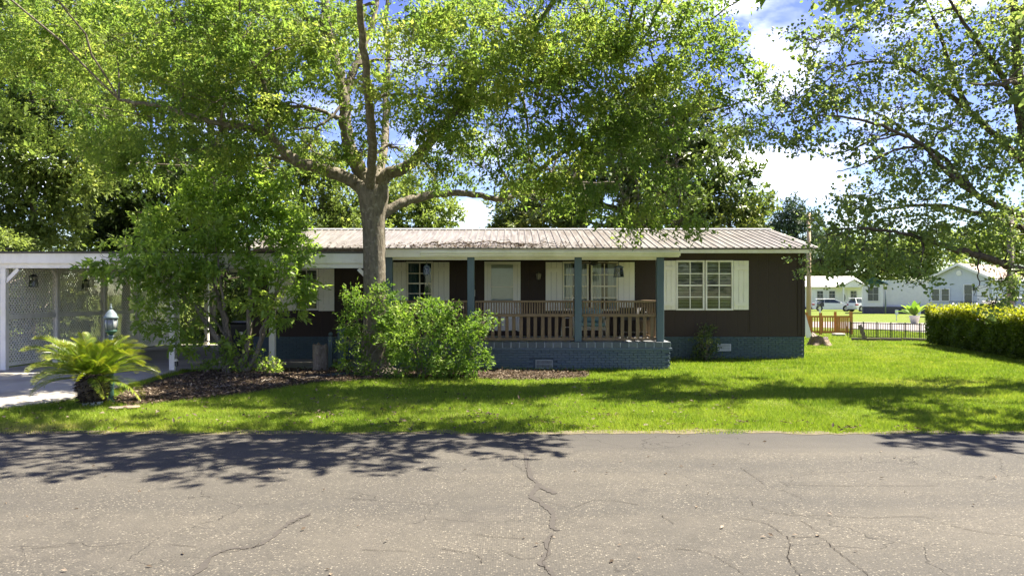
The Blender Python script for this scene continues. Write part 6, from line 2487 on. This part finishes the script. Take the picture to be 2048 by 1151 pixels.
# utility pole
UY = 44.0
pole = thing('utility_pole', 'tall pale wooden utility pole behind the right end of the house', 'pole', (WX(1617.5, UY), UY, 0))
mb = MB()
mb.lathe([(.14, 0), (.13, 3), (.10, WZ(424, UY))], WX(1617.5, UY), UY, 0, 12)
mb.part('shaft', simple('pale_pole_wood', (.45, .34, .22), (.33, .26, .18), .85, .1, scale=5, stretch=(6, 6, .3)), pole)
mb = MB()
mb.bar((WX(1617.5, UY) - .5, UY - .12, WZ(440, UY)), (WX(1617.5, UY) + .5, UY - .12, WZ(440, UY)), .08, .09)
mb.part('crossarm', M['oldwood'], pole)
for i_, z in enumerate((WZ(438, UY) + .05, WZ(452, UY))):
    mb = MB()
    pts = [(-30 + 60 * k / 20 + WX(1617.5, UY), UY + .1 + 10 * (k / 20 - .5), z - .5 * (1 - ((k - 10) / 10) ** 2) + .0) for k in range(21)]
    pts = [(WX(1617.5, UY) + 40 * k / 20, UY - 10 * k / 20, z - .9 * math.sin(math.pi * k / 20)) for k in range(21)]
    mb.tube(pts, [.012] * 21, 5)
    mb.part('wire', M['black'], pole)

# ---- far houses
white_s = simple('white_vinyl', (.74, .74, .72), (.66, .66, .65), .6, scale=3)
grey_s = simple('pale_grey_vinyl', (.52, .56, .60), (.47, .51, .55), .6, scale=3)
tanroof = simple('tan_shingle', (.36, .28, .22), (.27, .21, .17), .9, .1, scale=10)
greenroof = simple('green_metal_roof', (.035, .10, .075), (.025, .075, .055), .5, .3)
blockm = simple('grey_block', (.12, .12, .125), (.08, .08, .085), .9)
paleroof = simple('pale_metal_roof', (.66, .64, .61), (.58, .56, .53), .5)
darkglass = simple('dark_glass', (.06, .075, .085), (.04, .05, .06), .15, .6, bump=0)


def far_window(o, x, y, z, w, h, nx=2, nz=2, shutters=None):
    m = MB()
    t = .07
    for (a, b, c, d) in ((x - w / 2, x + w / 2, z, z + t), (x - w / 2, x + w / 2, z + h - t, z + h), (x - w / 2, x - w / 2 + t, z + t, z + h - t), (x + w / 2 - t, x + w / 2, z + t, z + h - t)):
        m.box(a, b, y - .06, y - .002, c, d)
    wo = m.part('window', white_s, o)
    for i_ in range(nx):
        for j_ in range(nz):
            m = MB()
            iw, ih = (w - 2 * t) / nx, (h - 2 * t) / nz
            xa, za = x - w / 2 + t + i_ * iw, z + t + j_ * ih
            m.box(xa + .02, xa + iw - .02, y - .03, y - .003, za + .02, za + ih - .02)
            m.part('pane', darkglass, wo)
    if shutters:
        for s in (-1, 1):
            m = MB()
            xc = x + s * (w / 2 + .2)
            m.box(xc - .17, xc + .17, y - .04, y - .002, z, z + h)
            m.part('shutter', shutters, o)
    return wo


# grey sided house with gable to the left
AY = 66.0
gx, gy = WX(1918, AY), AY
gh = local_thing('grey_house', 'pale grey sided house with tan shingle roof beyond the hedge', 'house', (gx, gy, 0), -.92)
GW, GD, EZ, RZ = 5.0, 9.0, 3.35, 4.55
mb = MB()
mb.prism([(-GW / 2, .5), (GW / 2, .5), (GW / 2, EZ), (0, RZ - .1), (-GW / 2, EZ)], 1, .03, GD)
body = mb.part('wall', grey_s, gh)
nb = 21
for k in range(nb):
    z0 = .5 + k * .19
    if z0 > RZ - .3:
        break
    hw = GW / 2 if z0 + .1 < EZ else GW / 2 * max(0, (RZ - .12 - z0 - .1) / (RZ - .1 - EZ))
    if hw < .15:
        break
    mb = MB()
    mb.add([(-hw, -.005, z0), (hw, -.005, z0), (hw, .026, z0 + .19), (-hw, .026, z0 + .19), (-hw, .029, z0), (hw, .029, z0)], [(0, 1, 2, 3), (0, 4, 5, 1)])
    mb.part('clapboard', grey_s, body)
    if z0 < EZ - .2:
        mb = MB()
        mb.add([(GW / 2 + .035, 0.03, z0), (GW / 2 + .035, GD, z0), (GW / 2 + .004, GD, z0 + .19), (GW / 2 + .004, 0.03, z0 + .19), (GW / 2 + .002, .03, z0), (GW / 2 + .002, GD, z0)], [(0, 1, 2, 3), (0, 4, 5, 1)])
        mb.part('clapboard', grey_s, body)
mb = MB()
mb.box(-GW / 2 + .1, GW / 2 - .1, .05, GD - .1, 0, .5)
mb.part('foundation', blockm, gh)
for s in (-1, 1):
    mb = MB()
    mb.add([(0, -.35, RZ), (0, GD + .3, RZ), (s * (GW / 2 + .35), GD + .3, EZ - .16), (s * (GW / 2 + .35), -.35, EZ - .16),
            (0, -.35, RZ + .08), (0, GD + .3, RZ + .08), (s * (GW / 2 + .35), GD + .3, EZ - .08), (s * (GW / 2 + .35), -.35, EZ - .08)],
           [(0, 1, 2, 3), (4, 5, 6, 7), (0, 3, 7, 4), (1, 2, 6, 5), (2, 3, 7, 6)])
    mb.part('roof_slope', tanroof, gh)
    mb = MB()
    mb.add([(0, -.37, RZ - .12), (s * (GW / 2 + .36), -.37, EZ - .28), (s * (GW / 2 + .36), -.37, EZ - .06), (0, -.37, RZ + .1),
            (0, -.33, RZ - .12), (s * (GW / 2 + .36), -.33, EZ - .28), (s * (GW / 2 + .36), -.33, EZ - .06), (0, -.33, RZ + .1)],
           [(0, 1, 2, 3), (7, 6, 5, 4), (0, 4, 5, 1), (3, 2, 6, 7)])
    mb.part('bargeboard', white_s, gh)
mb = MB()
mb.box(GW / 2 + .34, GW / 2 + .38, -.3, GD + .25, EZ - .26, EZ - .06)
mb.part('fascia', white_s, gh)
mb = MB()
mb.tube([(0, -.02, RZ - .75), (0, -.06, RZ - .75)], [.22, .22], 12)
mb.part('gable_vent', white_s, gh)
far_window(gh, -1.9, -.005, 1.35, .75, 1.15, 1, 2)
far_window(gh, -1.1, -.005, 1.35, .75, 1.15, 1, 2)
far_window(gh, .75, -.005, 1.1, .75, 1.75, 1, 2)
mb = MB()
mb.box(1.45, 2.35, -.06, -.006, .55, 2.75)
dr = mb.part('door', white_s, gh)
mb = MB()
mb.tube([(1.55, -.07, 1.55), (1.55, -.12, 1.55)], [.04, .04], 8)
mb.part('door_knob', M['black'], dr)
mb = MB()
mb.lathe([(.05, 0), (.1, .06), (.1, .22), (.03, .3)], 1.22, -.14, 2.3, 8, False)
mb.part('porch_light', M['black'], gh)
mb = MB()
mb.box(.2, 2.6, -1.3, -.08, 0, .5)
mb.part('stoop', blockm, gh)
for k in range(13):
    mb = MB()
    x = -.1 + .17 * k - .1
    mb.box(x - .012, x + .012, -1.3, -1.276, .5, 1.35)
    mb.part('stoop_baluster', M['black'], gh)
for z in (.55, 1.35):
    mb = MB()
    mb.box(-.25, 2.0, -1.31, -1.27, z, z + .04)
    mb.part('stoop_rail', M['black'], gh)
mb = MB()
mb.bar((.7, -1.34, 1.35), (2.3, -2.0, .4), .04, .04)
mb.part('hand_rail', M['black'], gh)

# white trailer with a green gabled end
TYR = 80.0
trl = local_thing('white_trailer', 'long white trailer home with dark green gable and block skirt', 'house', (WX(1726, TYR), TYR, 0), -.40)
tl_ = 8.2
mb = MB()
mb.box(0, 1.9, 0, 5, .72, 3.0)
mb.box(1.9, tl_, .6, 5, .72, 3.35)
wl_ = mb.part('wall', white_s, trl)
for k in range(20):
    mb = MB()
    x = 1.95 + (tl_ - 1.95) * k / 20
    mb.box(x, x + .05, .575, .5985, .75, 3.3)
    mb.part('siding_rib', white_s, wl_)
mb = MB()
mb.box(.05, tl_ - .05, .08, 4.9, 0, .72)
mb.part('block_skirt', blockm, trl)
mb = MB()
mb.prism([(-.35, 2.95), (1.0, 3.62), (2.35, 2.95), (2.35, 3.05), (1.0, 3.75), (-.35, 3.05)], 1, -.35, 5.2)
mb.part('roof', greenroof, trl)
mb = MB()
mb.prism([(0, 3.0), (1.9, 3.0), (.97, 3.58)], 1, 0, .08)
mb.part('gable', greenroof, trl)
mb = MB()
mb.box(1.9, tl_ + .1, .5, 5.1, 3.352, 3.43)
mb.part('flat_roof', white_s, trl)
far_window(trl, .95, -.002, 1.25, 1.15, 1.55, 2, 2)
pd = thing('vent_pole', 'slim grey pipe pole in front of the white trailer', 'pole', (WX(1771, 78), 78, 0))
mb = MB()
mb.tube([(WX(1771, 78), 78, 0), (WX(1771, 78), 78, WZ(570, 78))], [.07, .05], 8)
mb.part('shaft', M['bluegreymetal'], pd)

# long pale house with a small porch gable
BY = 104.0
bh = thing('pale_bungalow', 'long pale bungalow with porch gable behind the parked white cars', 'house', (WX(1670, BY), BY, 0))
xa, xb = WX(1598, BY), WX(1727, BY)
wz = 2.95
mb = MB()
mb.box(xa, xb, BY, BY + 8, .3, wz)
mb.part('wall', white_s, bh)
mb = MB()
mb.box(xa + .05, xb - .05, BY + .06, BY + 7.9, 0, .3)
mb.part('foundation', blockm, bh)
mb = MB()
mb.prism([(BY - .5, wz), (BY + 4, wz + 1.45), (BY + 8.5, wz), (BY + 8.5, wz + .12), (BY + 4, wz + 1.6), (BY - .5, wz + .12)], 0, xa - .4, xb + .4)
mb.part('roof', paleroof, bh)
px0, px1 = WX(1681, BY - 1), WX(1724, BY - 1)
mb = MB()
mb.prism([(px0 - .2, wz + .01), (px1 + .2, wz + .01), ((px0 + px1) / 2, wz + .95)], 1, BY - 1.8, BY + 1.5)
mb.part('porch_gable', white_s, bh)
mb = MB()
mb.prism([(px0 - .45, wz + .02), ((px0 + px1) / 2, wz + 1.0), (px1 + .45, wz + .02), (px1 + .45, wz + .12), ((px0 + px1) / 2, wz + 1.12), (px0 - .45, wz + .12)], 1, BY - 2.0, BY + 1.8)
mb.part('porch_roof', paleroof, bh)
for px in (px0 + .1, px1 - .1):
    mb = MB()
    mb.box(px - .08, px + .08, BY - 1.75, BY - 1.6, 0, wz)
    mb.part('porch_post', white_s, bh)
for px in (1640, 1664, 1707):
    far_window(bh, WX(px, BY), BY, 1.05, .95, 1.5, 2, 3, white_s)
mb = MB()
mb.box(WX(1684, BY), WX(1693, BY), BY - .05, BY - .003, .3, 2.45)
dr = mb.part('door', white_s, bh)
mb = MB()
mb.lathe([(.001, -.03), (.14, -.02), (.14, .0), (.001, .01)], 0, 0, 0, 14)
vs = [(WX(1688.3, BY) + .16 * math.cos(a * math.pi / 8), BY - .06, 1.55 + .5 * math.sin(a * math.pi / 8)) for a in range(16)]
mb = MB()
mb.add(vs + [(x, y + .008, z) for x, y, z in vs], [tuple(range(16)), tuple(range(31, 15, -1))] + [(k, (k + 1) % 16, 16 + (k + 1) % 16, 16 + k) for k in range(16)])
mb.part('oval_glass', darkglass, dr)

# ---- cars
carpaint = simple('white_car_paint', (.72, .73, .74), (.70, .71, .72), .25, .5, bump=0)
tyre_m = simple('tyre_rubber', (.015, .015, .016), (.02, .02, .02), .8)
rim_m = simple('alloy_rim', (.45, .45, .46), (.35, .35, .36), .3, .5, .8, bump=0)
redlens = simple('red_lens', (.35, .02, .02), (.25, .015, .015), .2, .5, bump=0)


def car(name, label, loc, rz, prof, cabin, L, W=1.78, wheels=(.82, 3.75), wr=.33):
    """prof: body side outline (x, z); cabin: glasshouse outline"""
    o = local_thing(name, label, 'car', loc, rz, 'white cars by the far homes')

    def loft(outline, yo, inset_top, m):
        n = len(outline)
        zs = [p[1] for p in outline]
        z0, z1 = min(zs), max(zs)
        vs = []
        for s in (-1, 1):
            for (x, z) in outline:
                u = (z - z0) / (z1 - z0)
                vs.append((x, s * (yo - inset_top * u ** 2), z))
        fs = [tuple(range(n))[::-1], tuple(range(n, 2 * n))] + [(k, (k + 1) % n, n + (k + 1) % n, n + k) for k in range(n)]
        m.add(vs, fs)
    m = MB()
    loft(prof, W / 2, .06, m)
    b = m.part('body', carpaint, o)
    m = MB()
    loft(cabin, W / 2 - .10, .20, m)
    m.part('cabin_glass', darkglass, o)
    m = MB()
    top = sorted(cabin, key=lambda p: -p[1])[:4]
    tx = sorted(p[0] for p in top)
    zt = max(p[1] for p in cabin)
    m.bevbox(tx[0] - .05, tx[-1] + .05, -W / 2 + .26, W / 2 - .26, zt - .02, zt + .05, .03)
    m.part('roof', carpaint, o)
    xs_c = sorted(p[0] for p in cabin)
    for (xx, lean) in ((tx[0] + (tx[-1] - tx[0]) * .45, 0),):
        for s in (-1, 1):
            m = MB()
            m.bar((xx, s * (W / 2 - .09), .95), (xx, s * (W / 2 - .28), zt), .09, .03, (1, 0, 0))
            m.part('pillar', carpaint, o)
    for s in (-1, 1):
        for (bx_, tx_) in ((xs_c[0], tx[0]), (xs_c[-1], tx[-1])):
            m = MB()
            m.bar((bx_, s * (W / 2 - .105), .95), (tx_, s * (W / 2 - .29), zt), .10, .05, (0, 1, 0))
            m.part('pillar', carpaint, o)
    for wx in wheels:
        for s in (-1, 1):
            m = MB()
            m.tube([(wx, s * (W / 2 - .18), wr), (wx, s * (W / 2 + .015), wr)], [wr, wr], 20)
            t_ = m.part('tyre', tyre_m, o)
            m = MB()
            m.tube([(wx, s * (W / 2 - .1), wr), (wx, s * (W / 2 + .025), wr)], [wr * .66, wr * .62], 14)
            m.part('rim', rim_m, t_)
            m = MB()
            m.tube([(wx, s * (W / 2 - .16), wr + .02), (wx, s * (W / 2 + .004), wr + .02)], [wr * 1.14, wr * 1.14], 20)
            m.part('wheel_arch', M['black'], o)
    for s in (-1, 1):
        m = MB()
        m.bevbox(-.01, .3, s * (W / 2 - .16) - .16, s * (W / 2 - .16) + .12, .72, .88, .02)
        m.part('tail_light', redlens, o)
        m = MB()
        m.bevbox(L - .32, L - .02, s * (W / 2 - .2) - .14, s * (W / 2 - .2) + .12, .60, .72, .02)
        m.part('headlight', rim_m, o)
        m = MB()
        m.bevbox(L * .66, L * .66 + .16, s * (W / 2 + .07) - .07, s * (W / 2 + .07) + .07, .93, 1.04, .02)
        m.part('mirror', carpaint, o)
    m = MB()
    m.box(-.03, 0.0, -.25, .25, .55, .68)
    m.part('number_plate', M['blind'], o)
    return o


sedan = [(.05, .28), (0, .55), (.06, .92), (.5, 1.0), (1.2, .99), (3.4, .96), (4.3, .84), (4.66, .70), (4.72, .45), (4.6, .24), (.2, .22)]
sed_c = [(.45, .98), (1.25, 1.36), (1.9, 1.43), (2.5, 1.41), (3.45, .95)]
CYD = 93.0
car('white_sedan', 'white four-door sedan parked before the pale bungalow', (WX(1624, CYD), CYD, 0), -.36, sedan, sed_c, 4.7)
hatch = [(.06, .30), (0, .6), (.05, 1.0), (2.6, 1.02), (3.5, .86), (3.85, .7), (3.88, .45), (3.8, .25), (.2, .22)]
hat_c = [(.1, 1.0), (.35, 1.42), (.8, 1.52), (1.8, 1.50), (2.65, 1.0)]
car('white_hatchback', 'white hatchback seen from behind between sedan and white trailer', (WX(1703, 90), 90.0, 0), .28, hatch, hat_c, 3.86, 1.7, (.7, 3.1))
suv = [(.06, .35), (0, .7), (.05, 1.1), (3.2, 1.08), (4.3, .95), (4.6, .8), (4.65, .5), (4.5, .3), (.2, .26)]
suv_c = [(.1, 1.08), (.4, 1.55), (.9, 1.70), (2.4, 1.68), (3.3, 1.06)]
car('white_suv', 'white car half hidden by the hedge at the right picture edge', (WX(2005, 56), 56.0, 0), .35, suv, suv_c, 4.62, 1.85, (.85, 3.7), .36)

# bin between the cars
wb = local_thing('grey_bin', 'grey wheeled bin between the two parked white cars', 'bin', (WX(1699, 92.5), 92.5, 0))
mb = MB()
mb.add([(-.25, -.25, .05), (.25, -.25, .05), (.25, .25, .05), (-.25, .25, .05), (-.32, -.32, 1.0), (.32, -.32, 1.0), (.32, .32, 1.0), (-.32, .32, 1.0)],
       [(3, 2, 1, 0), (4, 5, 6, 7), (0, 1, 5, 4), (1, 2, 6, 5), (2, 3, 7, 6), (3, 0, 4, 7)])
mb.part('body', M['bluegreymetal'], wb)
mb = MB()
mb.bevbox(-.34, .34, -.36, .34, 1.002, 1.08, .02)
mb.part('lid', M['bluegreymetal'], wb)

# mailbox group and sign posts along the far street
mbx = thing('mailbox', 'black mailbox on a white post by the far street behind the cedar fence', 'mailbox', (WX(1640, 62), 62, 0))
x0 = WX(1640, 62)
mb = MB()
mb.box(x0 - .05, x0 + .05, 61.95, 62.05, 0, 1.0)
mb.part('post', white_s, mbx)
mb = MB()
pr = [(-.17 + x0, 1.0), (.17 + x0, 1.0), (.17 + x0, 1.2)] + [(x0 + .17 * math.cos(a * math.pi / 6), 1.2 + .14 * math.sin(a * math.pi / 6)) for a in range(1, 6)] + [(-.17 + x0, 1.2)]
mb.prism(pr, 1, 61.6, 62.2)
mb.part('box', M['black'], mbx)
mbp = thing('mailbox', 'pair of pale mailboxes on a wooden post before the grey house', 'mailbox', (WX(1978, 48), 48, 0))
for s in (-1, 1):
    x0 = WX(1978, 48) + s * .2
    mb = MB()
    pr = [(-.14 + x0, 1.30), (.14 + x0, 1.30), (.14 + x0, 1.45)] + [(x0 + .14 * math.cos(a * math.pi / 6), 1.45 + .12 * math.sin(a * math.pi / 6)) for a in range(1, 6)] + [(-.14 + x0, 1.45)]
    mb.prism(pr, 1, 47.7, 48.2)
    mb.part('box', M['cream'], mbp)
x0 = WX(1978, 48)
mb = MB()
mb.box(x0 - .4, x0 + .4, 47.85, 48.05, 1.24, 1.299)
mb.box(x0 - .06, x0 + .06, 47.9, 48.0, 0, 1.239)
mb.part('post', M['cedar'], mbp)
for k, (px, Yp, top, bot, lab) in enumerate(((1793, 57, 619, 640, 'small pale sign on a thin stake left of the banana plant'), (1838, 55, 618, 640, 'thin white marker stake right of the banana plant'))):
    o = thing('sign_stake', lab, 'sign', (WX(px, Yp), Yp, 0))
    x0 = WX(px, Yp)
    mb = MB()
    mb.box(x0 - .02, x0 + .02, Yp - .02, Yp + .02, 0, WZ(top, Yp))
    mb.part('stake', M['ventwhite'], o)
    mb = MB()
    mb.box(x0 - .12, x0 + .12, Yp - .035, Yp - .022, WZ(top + 10, Yp), WZ(top, Yp))
    mb.part('panel', M['ventwhite'], o)

# banana-like plant in a white pot
bp = thing('banana_plant', 'broad leaved green plant in a pale pot at the far street edge', 'plant', (WX(1829, 52), 52, 0))
x0 = WX(1829, 52)
mb = MB()
mb.lathe([(.22, 0), (.34, .5), (.36, .52), (.3, .53)], x0, 52, 0, 14)
mb.part('pot', M['white'], bp)
rs = np.random.default_rng(4)
for k in range(13):
    a = k * 2.4
    el = rs.uniform(.45, 1.3)
    L = rs.uniform(1.1, 1.6)
    t = np.linspace(0, 1, 9)
    cx = x0 + np.cos(a) * math.cos(el) * L * t
    cy = 52 + np.sin(a) * math.cos(el) * L * t
    cz = .5 + math.sin(el) * L * t - .55 * t ** 2.2 * (1 - .4 * math.sin(el))
    w_ = .19 * np.sin(np.pi * np.clip(t * .9 + .1, 0, 1)) + .01
    s = np.array([-math.sin(a), math.cos(a)])
    Vl = np.c_[cx + s[0] * w_, cy + s[1] * w_, cz + .04]
    Vc = np.c_[cx, cy, cz]
    Vr = np.c_[cx - s[0] * w_, cy - s[1] * w_, cz + .04]
    j = np.arange(8)
    Fq = np.vstack([np.c_[j, j + 1, j + 10, j + 9], np.c_[j + 9, j + 10, j + 19, j + 18]])
    np_obj('leaf', np.vstack([Vl, Vc, Vr]), Fq, M['leaf_bush'], bp, np.full(27, rs.uniform(.2, .8)), True)

# white picket fence behind the hedge
KY = 46.0
pf = thing('picket_fence', 'white picket fence top showing behind the hedge', 'fence', (WX(1920, KY), KY, 0))
mp = MB()
for k in range(70):
    x = WX(1866 + k * 2.6, KY)
    mp.prism([(x - .03, .05), (x + .03, .05), (x + .03, 1.08), (x, 1.16), (x - .03, 1.08)], 1, KY, KY + .02)
mp.part('pickets', white_s, pf, 'stuff')
for z in (.35, .9):
    mb = MB()
    mb.box(WX(1864, KY), WX(2046, KY), KY + .021, KY + .05, z, z + .08)
    mb.part('rail', white_s, pf)
for px in (1905.5, 1952.5, 2000):
    x = WX(px, KY)
    mb = MB()
    mb.box(x - .08, x + .08, KY - .1, KY - .003, 0, 1.28)
    mb.lathe([(.09, 1.28), (.10, 1.33), (.02, 1.44)], x, KY - .05, 0, 8)
    mb.part('post', white_s, pf)
# street tree trunk behind the hedge
sp = thing('street_pole', 'thick brown wooden pole rising behind the hedge near the right edge', 'pole', (WX(2026, 44), 44, 0))
px = WX(2021, 44)
sp.location.x = px
ORG[sp.name] = (px, 44, 0)
px = WX(2027, 44)
mb = MB()
mb.lathe([(.19, 0), (.18, 2.2), (.16, 6.8)], WX(2021, 44), 44, 0, 12)
mb.part('shaft', M['oldwood'], sp)
for s, lab in ((0, ''),):
    pass
